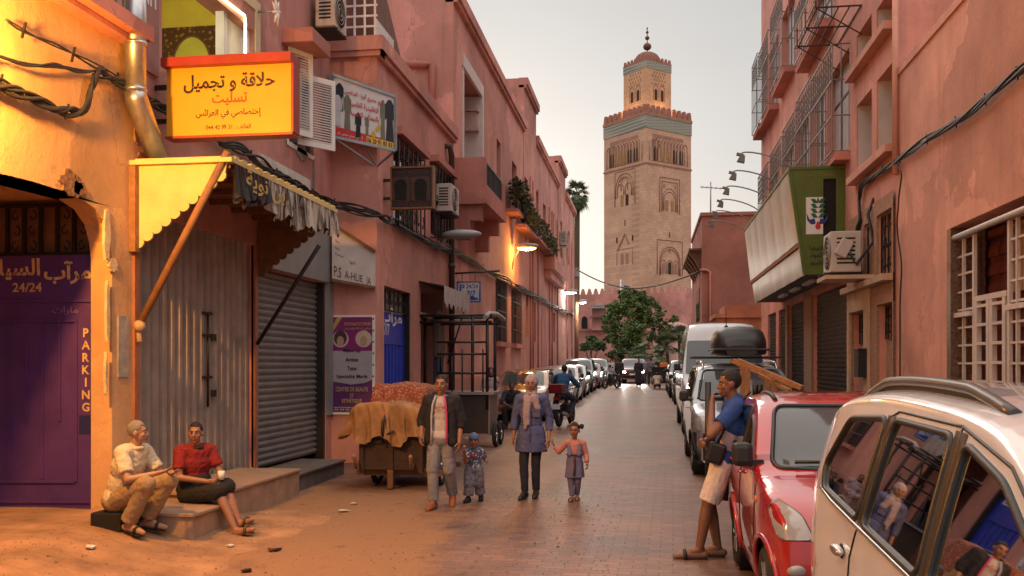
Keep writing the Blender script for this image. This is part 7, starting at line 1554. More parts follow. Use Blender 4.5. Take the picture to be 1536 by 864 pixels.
    def legs(s, mat, name='trousers', g=.016, length=2.0, flare=0.0, hipg=.0, wr=.010):
        J, k, l = s.J, s.k, s.limb; mb = MB(); R1 = s.frame(J['chest'] - J['pelvis'], J['hipL'] - J['hipR']); mb.ball(J['pelvis'] - (J['chest'] - J['pelvis']).normalized() * .03 * k, (.17 * k * s.w + g + hipg, .12 * k * s.w + g + hipg, .13 * k), 16, 10, R=R1)
        for d in 'LR':
            a, b, c = J['hip' + d], J['kn' + d], J['an' + d]; t = min(1, length); e_ = a.lerp(b, t); (caps if length > 1 else flat)(mb, a, e_, .088 * k * l + g + hipg, .064 * k * l + g + flare)
            if length > 1: f = b.lerp(c, length - 1); flat(mb, b, f, .063 * k * l + g, .050 * k * l + g + flare)
        return fuse(mb, name, mat, s.root, s.vox * 1.15, wr, s.seed + 5)
    def shoes(s, mat, name='shoe', g=.008, sole=None):
        for d in 'LR': mb = MB(); s.foot(mb, d, g); fuse(mb, name, mat, s.root, min(.02, s.vox * 1.1))
    def sandals(s, mat):
        J, k = s.J, s.k
        for d in 'LR':
            a, t = J['an' + d], J['to' + d]; f = (t - a); dn = Vector((f.x, f.y, f.z * .35)).normalized(); sd = dn.cross(Vector((0, 0, 1))).normalized(); up = sd.cross(dn); c = a.lerp(t, .5); c = a + (t - a) * .5 - up * .045 * k; mb = MB()
            base = (t + dn * .045 * k) - up * .034 * k; heel = base - dn * .275 * k
            pts = [heel.lerp(base, u) + sd * w_ * k for u, w_ in ((0, -.02), (.05, -.038), (.4, -.036), (.75, -.05), (.95, -.036), (1, 0), (.95, .036), (.75, .05), (.4, .036), (.05, .038), (0, .02))]; mb.poly(pts, -up * .018 * k); so_ = mb.build('sandal', mat, s.root, local=True)
            m = MB(); q0 = base - dn * .09 * k; m.tube([q0 + sd * .05 * k, q0 + sd * .042 * k + up * .055 * k, q0 + up * .075 * k, q0 - sd * .042 * k + up * .055 * k, q0 - sd * .05 * k], .017 * k, 6); m.build('strap', mat, so_, local=True)
    def chesttext(s, shirt, lines, mat):
        me = shirt.data; bv = BVHTree.FromPolygons([v.co for v in me.vertices], [tuple(p.vertices) for p in me.polygons]); mb = MB(); J, k = s.J, s.k
        def fn(q):
            h = bv.ray_cast(Vector((q.x, q.y - 1, q.z)), Vector((0, 1, 0))); return (h[0] + Vector((0, -.004, 0))) if h[0] else q
        for t, z, w, h in lines: lettering(mb, t, Vector((J['chest'].x, J['chest'].y, J['chest'].z + z * k)), w * k, h * k, (1, 0, 0), (0, 0, 1), bold=.02, fn=fn)
        return mb.build('lettering', mat, shirt, local=True)
# ---- man walking with the small boy
JEAN = cloth('faded_jeans', (.21, .20, .22), .35, 5); TEE = cloth('grey_white_tee', (.46, .43, .43), .08); NAVYJ = cloth('black_jacket', (.016, .015, .02), .25)
p0 = onG(662, 761); q = onG(711, 752); mx = p0.x; my = p0.y
hold = Vector((onY(689, 672, my - .05).x - mx, -.06, onY(689, 668, my - .05).z - G(my)))
kk = 1.68 / 1.75
M1 = Person('young man in open black jacket and pale tee shirt leading a small boy', (mx, my, G(my)), 0, 1.68, dict(elL=(.25, .05, 1.13), wrL=(hold.x / kk, -.05, hold.z / kk + .05), elR=(-.27, .05, 1.13), wrR=(-.24, -.13, .93), knL=(.10, .0, .49), anL=(.11, .20, .15), toL=(.13, .08, .04), knR=(-.09, -.11, .50), anR=(-.075, -.13, .085), toR=(-.10, -.29, .03)), vox=.0075, curl=.5)
t_ = M1.top(TEE, 'tee_shirt', .010, .12); M1.chesttext(t_, [('THE', .11, .04, .018), ('BREWER', .072, .17, .04), ('FAMILY', .038, .10, .018), ('SAN  NEW YORK', .012, .16, .013)], cloth('red_print', (.32, .07, .05)))
def jk(mb):
    J, k = M1.J, M1.k
    for sg in (-1, 1): caps(mb, Vector((sg * .13, -.035, 1.36)) * k, Vector((sg * .15, -.04, .86)) * k, .066 * k, .07 * k); caps(mb, Vector((sg * .10, -.02, 1.42)) * k, Vector((sg * .11, -.08, 1.25)) * k, .05 * k, .04 * k)
    caps(mb, Vector((-.12, .06, .90)) * k, Vector((.12, .06, .90)) * k, .09 * k, .09 * k); caps(mb, Vector((0, .07, 1.35)) * k, Vector((0, .06, .9)) * k, .12 * k, .12 * k)
    caps(mb, J['shL'] * 1.0, J['shL'].lerp(J['shR'], .28), .085 * k, .075 * k); caps(mb, J['shR'] * 1.0, J['shR'].lerp(J['shL'], .28), .085 * k, .075 * k)
    caps(mb, Vector((-.09, .05, 1.46)) * k, Vector((.09, .05, 1.46)) * k, .05 * k, .05 * k)
    for d in 'LR': caps(mb, J['sh' + d], J['el' + d], .082 * k, .074 * k); caps(mb, J['el' + d], J['el' + d].lerp(J['wr' + d], .22), .07 * k, .06 * k)
mb = MB(); jk(mb); jo = fuse(mb, 'jacket', NAVYJ, M1.root, .009, .012, 3)
for sg, c in ((-1, (.42, .38, .40)), (1, (.50, .05, .16))):
    m = MB(); kq = M1.k; m.tube([Vector((sg * .055, -.075, 1.47)) * kq, Vector((sg * .085, -.125, 1.36)) * kq, Vector((sg * .10, -.14, 1.2)) * kq, Vector((sg * .10, -.135, 1.0)) * kq, Vector((sg * .105, -.13, .84)) * kq], .014 * kq, 6); m.build('lining', cloth('lining_pink' if sg > 0 else 'lining_pale', c), jo, local=True)
M1.legs(JEAN, 'jeans', .008, 1.97, .012); M1.shoes(cloth('rust_shoes', (.28, .09, .04)), 'shoe')
# ---- the boy
bx, by = q.x, q.y; kb = .93 / 1.75; CH = dict(pelvis=(0, 0, .82), chest=(0, .01, 1.12), neck=(0, .01, 1.30), head=(0, -.02, 1.50), shL=(.18, .01, 1.25), shR=(-.18, .01, 1.25), hipL=(.10, 0, .80), hipR=(-.10, 0, .80), elL=(.26, .03, 1.0), wrL=(.30, -.16, .93), elR=(-.25, .02, 1.06), wrR=(-.24, -.1, .9))
hw = Vector(((mx + M1.J['wrL'].x + .03 - bx) / kb, (my - .05 - by) / kb, (M1.J['wrL'].z + G(my) - G(by) - .10) / kb))
P_ = dict(CH); P_.update(wrR=(hw.x + .05, hw.y, hw.z + .02), elR=((hw.x - .14) / 2, hw.y * .5 + .05, 1.0), elL=(.27, .06, 1.02), wrL=(.34, -.14, 1.02), knL=(.11, .05, .44), anL=(.14, .18, .12), toL=(.17, .04, .05), knR=(-.10, -.10, .44), anR=(-.12, -.12, .09), toR=(-.15, -.30, .04))
M2 = Person('small boy in a cap, starred shirt and baggy trousers walking hand in hand', (bx, by, G(by)), 0, .93, P_, vox=.006, headk=1.55, limb=1.1, wide=1.05, hairtype=None, curl=.6, face=(.12, -1, -.05))
STAR = spotted('star_cloth', (.5, .48, .5), (.10, .09, .13), 28, .30)
s_ = M2.top(STAR, 'tee_shirt', .016, .75); M2.legs(cloth('grey_pattern_trousers', (.20, .18, .20), .6, 22), 'trousers', .02, 1.8, .02); M2.shoes(cloth('black_trainers', (.015, .015, .016)), 'shoe', .014)
M2.chesttext(s_, [('AMERICA', .03, .26, .075)], cloth('red_band_print', (.45, .03, .04)))
mb = MB(); mb.ball((0, .01, .035), (.086, .106, .09), 28, 18); n = MB(); n.f = [f for f in mb.f if all(mb.v[i][2] > .035 for i in f)]; n.m = [0] * len(n.f); n.s = [True] * len(n.f); n.v = [tuple(M2.hp(*v)) for v in mb.v]; cp_ = n.build('cap', cloth('blue_cap', (.10, .14, .26)), M2.root, local=True)
m = MB(); m.poly([M2.hp(*v) for v in ((-.07, -.05, .05), (-.13, -.10, .045), (-.15, -.03, .05), (-.09, .02, .055))], (0, 0, -.006)); m.build('cap_visor', cloth('tan_visor', (.25, .14, .08)), cp_, local=True)
# ---- woman with the girl
DEN = cloth('blue_denim', (.075, .085, .19), .25, 6); MAUVE = cloth('mauve_scarf', (.33, .25, .26), .15, 5)
p1 = onG(797, 747); q = onG(862, 750); wx, wy = p1.x, p1.y; kw = 1.66 / 1.75
hold = Vector((onY(823, 668, wy - .05).x - wx, -.05, onY(823, 664, wy - .05).z - G(wy)))
M3 = Person('woman in mauve headscarf and long blue denim tunic holding a girl by the hand', (wx, wy, G(wy)), 0, 1.66, dict(elL=(.25, .05, 1.14), wrL=(hold.x / kw, -.04, hold.z / kw + .05), elR=(-.24, .05, 1.12), wrR=(-.25, -.02, .86), knR=(-.10, -.06, .50), anR=(-.085, -.05, .09), toR=(-.12, -.21, .03), knL=(.06, .0, .50), anL=(.06, .08, .10), toL=(.055, -.08, .035)), vox=.0075, wide=.97, hairtype=None, curl=.5, limb=.92)
def tun(mb):
    k = M3.k; n = 28; o = len(mb.v); rings = ((1.02, .165, .125), (.92, .195, .145), (.80, .21, .155), (.70, .222, .16), (.66, .226, .162))
    for z, a, b in rings:
        for j in range(n): t = 2 * pi * j / n; f = 1 + .035 * sin(t * 7 + z * 5) * (1.05 - z) * 3; mb.v.append((a * k * cos(t) * f, b * k * sin(t) * f, z * k))
    for i in range(len(rings) - 1):
        for j in range(n): mb.f.append((o + i * n + j, o + (i + 1) * n + j, o + (i + 1) * n + (j + 1) % n, o + i * n + (j + 1) % n)); mb.m.append(0); mb.s.append(True)
    mb.f.append(tuple(o + j for j in range(n))); mb.f.append(tuple(o + (len(rings) - 1) * n + j for j in range(n))[::-1]); mb.m += [0, 0]; mb.s += [True, True]
tu = M3.top(DEN, 'tunic', .018, 1.62, True, tun, .95, wr=.014)
mb = MB(); k = M3.k; m = MB(); m.tube([(.15 * k * cos(t), .112 * k * sin(t) - .006, 1.045 * k) for t in [i * pi / 12 for i in range(24)]], .012, 6, closed=True); m.build('belt', DEN, tu, local=True)
for sg in (-1, 1): m = MB(); c = Vector((sg * .085, -.128, 1.20)) * k; m.obox(c, (.10, .012, .10)); m.obox(c + Vector((0, -.004, .045)), (.106, .014, .03)); m.build('pocket', cloth('denim_pocket', (.095, .10, .20), .2, 9), tu, bevel=.004, local=True)
m = MB(); m.tube([Vector((0, -.140, 1.36)) * k, Vector((0, -.142, 1.1)) * k, Vector((0, -.165, .8)) * k], .006, 5); m.build('button_band', cloth('denim_seam', (.14, .14, .22)), tu, local=True)
M3.legs(cloth('dark_jeans', (.018, .02, .035)), 'jeans', .006, 1.98); M3.shoes(paint('black_flats', (.02, .012, .012), .4), 'shoe', .004)
mb = MB(); P, R, hk = M3.hp, M3.HR, M3.hk
mb.ball(P(0, .026, .034), (.094 * hk, .108 * hk, .112 * hk), 20, 14, R=R); mb.ball(P(0, .035, -.06), (.085 * hk, .09 * hk, .10 * hk), 16, 10, R=R); mb.ball(P(0, -.015, -.125), (.085 * hk, .075 * hk, .05 * hk), 16, 10, R=R)
mb.ball(Vector((0, .01, 1.40)) * k, (.15 * k, .115 * k, .09 * k), 16, 10); caps(mb, Vector((.05, -.09, 1.42)) * k, Vector((.10, -.10, 1.28)) * k, .05 * k, .045 * k)
for x, z0_, z1_ in ((-.055, 1.42, 1.0), (-.02, 1.40, 1.05)): caps(mb, Vector((x, -.11, z0_)) * k, Vector((x - .015, -.145, (z0_ + z1_) / 2)) * k, .04 * k, .034 * k); caps(mb, Vector((x - .015, -.145, (z0_ + z1_) / 2)) * k, Vector((x - .01, -.15, z1_)) * k, .034 * k, .026 * k)
fuse(mb, 'headscarf', MAUVE, M3.root, .008, .012, 4)
# ---- the girl
gx_, gy_ = q.x, q.y; kg = 1.05 / 1.75; hw = Vector(((wx + M3.J['wrL'].x + .02 - gx_) / kg, (wy - .05 - gy_) / kg, (M3.J['wrL'].z + G(wy) - G(gy_) - .09) / kg))
P_ = dict(CH); P_.update(head=(0, -.02, 1.53), wrR=(hw.x + .10, hw.y, hw.z), elR=((hw.x - .16) / 2, hw.y * .5 + .02, 1.06), elL=(.25, .04, 1.0), wrL=(.28, -.10, .82), knL=(.07, -.03, .43), anL=(.05, .06, .10), toL=(.06, -.12, .04), knR=(-.08, -.05, .43), anR=(-.05, -.12, .09), toR=(-.07, -.32, .04))
M4 = Person('little girl in denim pinafore over pink sleeves with a puffed ponytail', (gx_, gy_, G(gy_)), 0, 1.05, P_, vox=.0062, headk=1.36, limb=.95, wide=.88, curl=.6, face=(-.18, -1, -.04))
M4.top(cloth('pink_sleeves', (.50, .20, .17)), 'blouse', .012, 1.85)
def pin(mb):
    k = M4.k; n = 24; o = len(mb.v); rings = ((1.02, .16, .125), (.86, .18, .145), (.66, .20, .16), (.5, .215, .168))
    for z, a, b in rings:
        for j in range(n): t = 2 * pi * j / n; f = 1 + .04 * sin(t * 6) * (1.05 - z) * 2; mb.v.append((a * k * cos(t) * f, b * k * sin(t) * f, z * k))
    for i in range(len(rings) - 1):
        for j in range(n): mb.f.append((o + i * n + j, o + (i + 1) * n + j, o + (i + 1) * n + (j + 1) % n, o + i * n + (j + 1) % n)); mb.m.append(0); mb.s.append(True)
    mb.f.append(tuple(o + j for j in range(n))); mb.f.append(tuple(o + 3 * n + j for j in range(n))[::-1]); mb.m += [0, 0]; mb.s += [True, True]
    for sg in (-1, 1): caps(mb, Vector((sg * .10, -.10, 1.02)) * k, Vector((sg * .11, -.04, 1.27)) * k, .06 * k, .04 * k); caps(mb, Vector((sg * .11, -.02, 1.28)) * k, Vector((sg * .10, .11, 1.02)) * k, .04 * k, .06 * k)
mb = MB(); pin(mb); pf = fuse(mb, 'pinafore', cloth('pinafore_denim', (.14, .13, .22), .2, 8), M4.root, .007, .008, 2)
m = MB(); kq = M4.k; m.tube([(.168 * kq * cos(t), .135 * kq * sin(t), 1.0 * kq) for t in [i * pi / 12 for i in range(24)]], .014, 6, closed=True); m.tube([Vector((0, -.15, 1.0)) * kq, Vector((.02, -.17, .75)) * kq, Vector((0, -.18, .55)) * kq], .014, 5); m.build('ribbon', cloth('dark_ribbon', (.06, .025, .03)), pf, local=True)
M4.legs(cloth('girl_leggings', (.13, .11, .18)), 'leggings', .006, 1.95); M4.sandals(paint('tan_sandal', (.16, .07, .04), .6))
m = MB(); 
for i in range(26): a = Vector((random.gauss(0, 1), random.gauss(0, 1), random.gauss(0, 1))).normalized(); m.ball(M4.hp(.105, .05, .065) + a * .03 * kq, .03 * kq * 1.1, 8, 6)
m.build('ponytail', HAIRB, M4.root, local=True); m = MB(); m.tube([M4.hp(-.078, .0, .075), M4.hp(-.045, .0, .128), M4.hp(0, .0, .146), M4.hp(.045, .0, .128), M4.hp(.078, 0, .075)], .009, 6); m.build('headband', cloth('pale_headband', (.35, .25, .25)), M4.root, local=True)
# ---- man leaning on the red car
lf = onG(1050, 836); M5 = Person('tall man in blue polo shirt and cream shorts leaning on the red car', (lf.x - .01, lf.y, G(lf.y)), radians(-90), 1.83,
    dict(pelvis=(0, .235, .89), chest=(0, .30, 1.21), neck=(0, .33, 1.42), head=(0, .27, 1.565), shL=(.17, .315, 1.365), shR=(-.175, .325, 1.365), hipL=(.085, .21, .86), hipR=(-.085, .215, .86), knL=(.08, .07, .48), anL=(.08, .0, .085), toL=(.085, -.17, .03), knR=(-.05, .10, .48), anR=(-.05, .17, .085), toR=(-.06, .0, .03),
         elL=(.24, .09, 1.12), wrL=(.09, .11, 1.375), elR=(-.22, .19, 1.09), wrR=(.05, .05, 1.05)), face=(.02, -1, -.12), sk=SK2, vox=.0075, curl=.75, handn=dict(L=(-.3, 1, .2), R=(0, 1, .3)), hairtype='short')
BLUEP = cloth('blue_polo', (.02, .06, .24)); po_ = M5.top(BLUEP, 'polo_shirt', .018, .62)
mb = MB(); J, k = M5.J, M5.k
for sg in (-1, 1): mb.ball(J['pelvis'].lerp(J['chest'], .62) + Vector((sg * .125, -.02, -.01)), (.05, .085, .16), 12, 8)
fuse(mb, 'side_panel', cloth('pale_pink_panel', (.42, .30, .32)), po_, .009, .004)
m = MB(); nk = J['neck']; m.tube([nk + Vector((.075 * cos(t), .075 * sin(t), -.015 + .02 * sin(t))) for t in [i * pi / 10 for i in range(20)]], .02, 6, closed=True); m.build('collar', BLUEP, po_, local=True)
M5.legs(cloth('cream_shorts', (.66, .56, .50), .1), 'shorts', .012, .90, .018); M5.sandals(paint('dark_sandal', (.02, .015, .013), .6))
bag = thing('shoulder_bag', 'black shoulder bag held at the waist of the leaning man', 'bag', (lf.x + .05, lf.y - .14, .95)); m = MB(); c = Vector((lf.x + .13, lf.y - .19, 1.0 + G(lf.y))); m.obox(c, (.17, .08, .20), Matrix.Rotation(.3, 3, 'Y')); m.build('pouch', BLACK, bag, bevel=.03); m = MB(); m.tube([c + Vector((.02, 0, .10)), c + Vector((.12, .03, .3)), c + Vector((.26, .12, .5)), c + Vector((.33, .2, .56))], .012, 5); m.build('strap', BLACK, bag)
# ---- two men at the step
sx_, sy_ = -5.02, 8.56; sz_ = sandz(sx_, sy_) + .01
M6 = Person('grey haired man in pale shirt squatting with his back to the pillar', (sx_, sy_, sz_), radians(82), 1.60, dict(pelvis=(0, .17, .34), chest=(0, .06, .70), neck=(0, -.02, .90), head=(0, -.06, 1.055), shL=(.185, 0, .85), shR=(-.185, 0, .85), hipL=(.10, .12, .34), hipR=(-.10, .12, .34), knL=(.17, -.32, .52), knR=(-.17, -.30, .53), anL=(.14, -.06, .10), anR=(-.13, -.04, .10), toL=(.17, -.24, .03), toR=(-.16, -.22, .03), elL=(.26, -.16, .58), elR=(-.26, -.14, .58), wrL=(.12, -.40, .62), wrR=(-.12, -.38, .64)),
    face=(.45, -.85, -.02), sk=SK3, hair=HAIRG, vox=.0085, wide=1.12, curl=.25, handn=dict(L=(-.3, 0, 1), R=(.3, 0, 1)))
sh6 = M6.top(cloth('pale_shirt', (.58, .48, .33), .08), 'shirt', .022, .75, wr=.016); M6.legs(cloth('khaki_trousers', (.30, .20, .11), .05), 'trousers', .022, 1.93, .01, wr=.014); M6.sandals(paint('black_sandal', (.015, .012, .01), .6)); m = MB(); nk = M6.J['neck']; m.tube([nk + Vector((.075 * cos(t), .075 * sin(t), -.01)) for t in [i * pi / 10 for i in range(20)]], .022, 6, closed=True); m.build('collar', bpy.data.materials['pale_shirt'], sh6, local=True)
stl = thing('low_stool', 'low dark block under the squatting man', 'stool', (sx_ - .2, sy_ + .02, sz_)); m = MB(); m.box(sx_ - .36, sx_ - .04, sy_ - .16, sy_ + .22, sz_ - .04, sz_ + .19); m.build('block', DARK, stl, bevel=.02)
rx, ry = -4.86, 9.55
M7 = Person('man in dark red polo shirt sitting on the stone step with legs stretched', (rx, ry, .04), radians(52), 1.62, dict(pelvis=(0, .06, .50), chest=(0, .05, .83), neck=(0, .02, 1.04), head=(-.015, -.015, 1.20), shL=(.185, .03, .99), shR=(-.185, .03, .99), hipL=(.09, .0, .49), hipR=(-.09, .0, .49), knL=(.19, -.36, .58), knR=(.08, -.39, .55), anL=(.26, -.56, .17), anR=(.18, -.62, .11), toL=(.31, -.70, .22), toR=(.27, -.78, .13), elL=(.26, -.08, .72), elR=(-.24, -.06, .70), wrL=(.13, -.30, .68), wrR=(-.02, -.30, .66)),
    face=(-.62, -.78, -.05), sk=SK1, vox=.008, wide=1.06, curl=.6, handn=dict(L=(-1, 0, .2), R=(1, 0, .2)))
REDC = cloth('dark_red_polo', (.20, .012, .012)); sh7 = M7.top(REDC, 'polo_shirt', .02, .68, wr=.014); mb = MB(); M7_k = M7.k; J = M7.J; mb.ball(J['pelvis'].lerp(J['chest'], .42), (.185, .148, .12), 18, 10); mb.ball(J['pelvis'] + Vector((0, 0, .03)), (.195, .155, .12), 16, 10); fuse(mb, 'black_hem', cloth('black_polo_hem', (.015, .012, .012)), sh7, .009, .01); m = MB(); nk = J['neck']; m.tube([nk + Vector((.075 * cos(t), .078 * sin(t), -.012)) for t in [i * pi / 10 for i in range(20)]], .02, 6, closed=True); m.build('collar', bpy.data.materials['black_polo_hem'], sh7, local=True)
M7.legs(bpy.data.materials['black_polo_hem'], 'shorts', .022, 1.12, .02); M7.sandals(paint('brown_sandal', (.12, .06, .03), .7))
cu = tag(None or MB().lathe([(0, 0), (.03, 0), (.038, .09), (.034, .09), (.028, .01)], onX(318, 705, -4.5), 'z', 14).build('cup', WHITE), 'small white cup held by the man in the red polo shirt', 'cup')
cu.location = Vector((rx, ry, .04)) + Matrix.Rotation(radians(52), 3, 'Z') @ (M7.J['wrL'] + Vector((-.02, -.10, .0))) - onX(318, 705, -4.5)
# ---- people along the left row
q = onG(765, 643); SIT = dict(pelvis=(0, .12, .50), chest=(0, -.02, .80), neck=(0, -.12, .99), head=(0, -.19, 1.13), shL=(.18, -.1, .94), shR=(-.18, -.1, .94), hipL=(.10, .05, .50), hipR=(-.10, .05, .50), knL=(.20, -.36, .52), knR=(-.20, -.36, .52), anL=(.17, -.34, .09), anR=(-.17, -.34, .09), toL=(.19, -.5, .03), toR=(-.19, -.5, .03), elL=(.26, -.26, .70), elR=(-.26, -.26, .70), wrL=(.06, -.46, .60), wrR=(-.06, -.46, .60))
M8 = Person('man in dark waistcoat sitting forward with clasped hands before the bronze car', (q.x, q.y + .35, G(q.y)), radians(8), 1.72, SIT, vox=.012, sk=SK2); M8.top(cloth('dark_shirt', (.035, .035, .05)), 'shirt', .02, 1.2); M8.legs(cloth('black_trousers', (.02, .018, .02)), 'trousers', .018, 1.9); M8.shoes(BLACK)
sb = thing('stool', 'low dark stool under the man sitting before the bronze car', 'stool', (q.x, q.y + .5, G(q.y))); m = MB(); m.box(q.x - .2, q.x + .2, q.y + .3, q.y + .7, G(q.y) + .33, G(q.y) + .38)
for a in (-.16, .16):
    for b in (.34, .66): m.tube([(q.x + a, q.y + b, G(q.y) - .02), (q.x + a, q.y + b, G(q.y) + .34)], .02, 6)
m.build('frame', BLACK, sb)
q = onG(739, 645); M9 = Person('woman in pale flowered robe standing behind the vendor stand', (q.x - .05, q.y, G(q.y)), radians(20), 1.62, dict(wrL=(.14, -.18, 1.0), wrR=(-.14, -.18, .98)), vox=.012, hairtype=None, sk=SK1); FLO = spotted('flowered_cloth', (.36, .05, .08), (.42, .33, .34), 11, .28); M9.top(FLO, 'robe', .025, 1.85, extra=lambda mb: [caps(mb, (0, .0, .9), (0, .0, .38), .20, .19)]); M9.legs(FLO, 'trousers', .02, 1.85); M9.shoes(BLACK)
mb = MB(); P, R, hk = M9.hp, M9.HR, M9.hk; mb.ball(P(0, .03, .03), (.096 * hk, .108 * hk, .115 * hk), 16, 10, R=R); mb.ball(P(0, .02, -.09), (.09 * hk, .09 * hk, .09 * hk), 14, 8, R=R); fuse(mb, 'headscarf', cloth('dark_scarf', (.06, .03, .04)), M9.root, .013)
# rider
RID = dict(pelvis=(0, .12, .92), chest=(0, -.04, 1.22), neck=(0, -.13, 1.41), head=(0, -.18, 1.56), shL=(.18, -.10, 1.36), shR=(-.18, -.10, 1.36), hipL=(.10, .05, .88), hipR=(-.10, .05, .88), knL=(.26, -.30, .70), knR=(-.24, -.30, .72), anL=(.33, -.05, .16), anR=(-.20, -.08, .34), toL=(.36, -.22, .08), toR=(-.22, -.25, .28), elL=(.34, -.28, 1.14), elR=(-.34, -.28, 1.14), wrL=(.33, -.50, 1.08), wrR=(-.33, -.50, 1.08))
th = radians(-10); rl = Vector((MC.location.x, MC.location.y, MC.location.z)) + Matrix.Rotation(th, 3, 'Z') @ Vector((0, -.22, 0))
M10 = Person('motorcycle rider in blue shirt and jeans seen from behind', rl, th + pi, 1.72, RID, vox=.012, sk=SK2); M10.top(cloth('rider_blue_shirt', (.03, .10, .22)), 'shirt', .026, 1.75); M10.legs(cloth('rider_jeans', (.035, .04, .08)), 'jeans', .02, 1.95); M10.shoes(cloth('brown_shoes', (.10, .05, .03)))
# far people
def far(label, px, py, H, ctop, cleg, rz=0.0, pose=None, dress=False, hd=HAIRB):
    q = onG(px, py); p = Person(label, (q.x, q.y, G(q.y)), rz, H, pose or dict(knL=(.10, -.08, .5), anL=(.10, -.08, .09), toL=(.11, -.24, .03), knR=(-.1, .06, .5), anR=(-.1, .16, .12), toR=(-.1, .0, .04)), vox=.024, sk=SK2, hair=hd, group='people at the far end of the street')
    p.top(cloth('far_cloth_top', ctop), 'shirt', .03, 1.6, extra=(lambda mb: caps(mb, (0, 0, .9), (0, 0, .35), .2, .24)) if dress else None); p.legs(cloth('far_cloth_legs', cleg), 'trousers', .02, 1.95); return p
far('dark clothed man walking left of the maroon car', 929, 581, 1.78, (.02, .02, .025), (.02, .02, .025), pi)
far('woman in long dark robe before the maroon car headlight', 958, 581, 1.75, (.02, .018, .03), (.02, .018, .03), 0, None, True)
far('man in grey shirt standing right of the maroon car', 976, 579, 1.8, (.14, .13, .15), (.03, .03, .05), pi)
far('person in violet top beside the man in grey shirt', 970, 576, 1.75, (.16, .13, .2), (.05, .05, .06), 0)
far('person in pale top crouching by the dark stall', 986, 584, 1.7, (.42, .36, .28), (.05, .05, .05), pi, dict(pelvis=(0, .17, .32), chest=(0, .0, .60), neck=(0, -.14, .74), head=(0, -.22, .86), shL=(.185, -.1, .72), shR=(-.185, -.1, .72), hipL=(.10, .12, .34), hipR=(-.10, .12, .34), knL=(.17, -.32, .52), knR=(-.17, -.30, .53), anL=(.14, -.06, .10), anR=(-.13, -.04, .10), toL=(.17, -.24, .03), toR=(-.16, -.22, .03), elL=(.26, -.2, .5), elR=(-.26, -.2, .5), wrL=(.12, -.40, .5), wrR=(-.12, -.38, .5)))
far('person in orange top among the crowd by the dark stall', 996, 577, 1.72, (.5, .14, .04), (.05, .04, .04), 0)
far('person in white shirt by the parked motorcycles at the street end', 916, 577, 1.7, (.45, .42, .42), (.04, .04, .05), .4)
# ================================================================ minaret, ramparts, trees
tw = thing('minaret', 'tall sandstone minaret with tiled bands, crenellations and small domed lantern', 'tower', (0, 0, 0)); D0 = 212.0; a, b = rayd(969); c0 = Vector((a * D0, b * D0, 0)); s_ = 14.5; AL = YAW + radians(35.2)
# corner nearest the camera at c0; the two visible faces recede left and right
dR = Vector((cos(AL), sin(AL), 0)); dL = Vector((-sin(AL), cos(AL), 0)); ctr = c0 + (dR + dL) * s_ / 2; tw.location = (ctr.x, ctr.y, 0)
def hz_(py): return CZ + (HY - py) * D0 / F
RT = Matrix((dR, dL, Z)).transposed()
def stone_tower(name, c):
    m, t, bq = nodemat(name); L = t.links.new; g = N(t, 'ShaderNodeNewGeometry'); sp = N(t, 'ShaderNodeSeparateXYZ'); L(g.outputs['Position'], sp.inputs[0])
    ad = N(t, 'ShaderNodeMath', operation='ADD'); L(sp.outputs[0], ad.inputs[0]); L(sp.outputs[1], ad.inputs[1]); cb = N(t, 'ShaderNodeCombineXYZ'); L(ad.outputs[0], cb.inputs[0]); L(sp.outputs[2], cb.inputs[1])
    br = N(t, 'ShaderNodeTexBrick', Scale=1.0); br.inputs['Brick Width'].default_value = 1.3; br.inputs['Row Height'].default_value = .62; br.inputs['Mortar Size'].default_value = .05; br.inputs['Color1'].default_value = col4([k * .9 for k in c]); br.inputs['Color2'].default_value = col4([k * 1.06 for k in c]); br.inputs['Mortar'].default_value = col4([k * .82 for k in c]); L(cb.outputs[0], br.inputs['Vector'])
    n = N(t, 'ShaderNodeTexNoise', Scale=.22, Detail=8.0, Roughness=.7); L(g.outputs['Position'], n.inputs['Vector']); r = N(t, 'ShaderNodeMapRange'); r.inputs[1].default_value = .3; r.inputs[2].default_value = .7; r.inputs[3].default_value = .78; r.inputs[4].default_value = 1.18; L(n.outputs['Fac'], r.inputs[0]); mu = N(t, 'ShaderNodeMix', data_type='RGBA', blend_type='MULTIPLY'); mu.inputs['Factor'].default_value = 1; L(br.outputs['Color'], mu.inputs['A']); L(r.outputs[0], mu.inputs['B']); L(mu.outputs['Result'], bq.inputs['Base Color']); bq.inputs['Roughness'].default_value = .95; return m
ST = stone_tower('tower_stone', (.60, .37, .26)); STP = stone_tower('tower_stone_pale', (.64, .38, .23)); STR = paint('tower_relief_stone', (.34, .18, .13), .95, .2, .6); HOL = paint('tower_opening', (.045, .022, .016), .95, .2, 2); GLO = paint('golden_opening', (.34, .19, .06), .8, .3, 2)
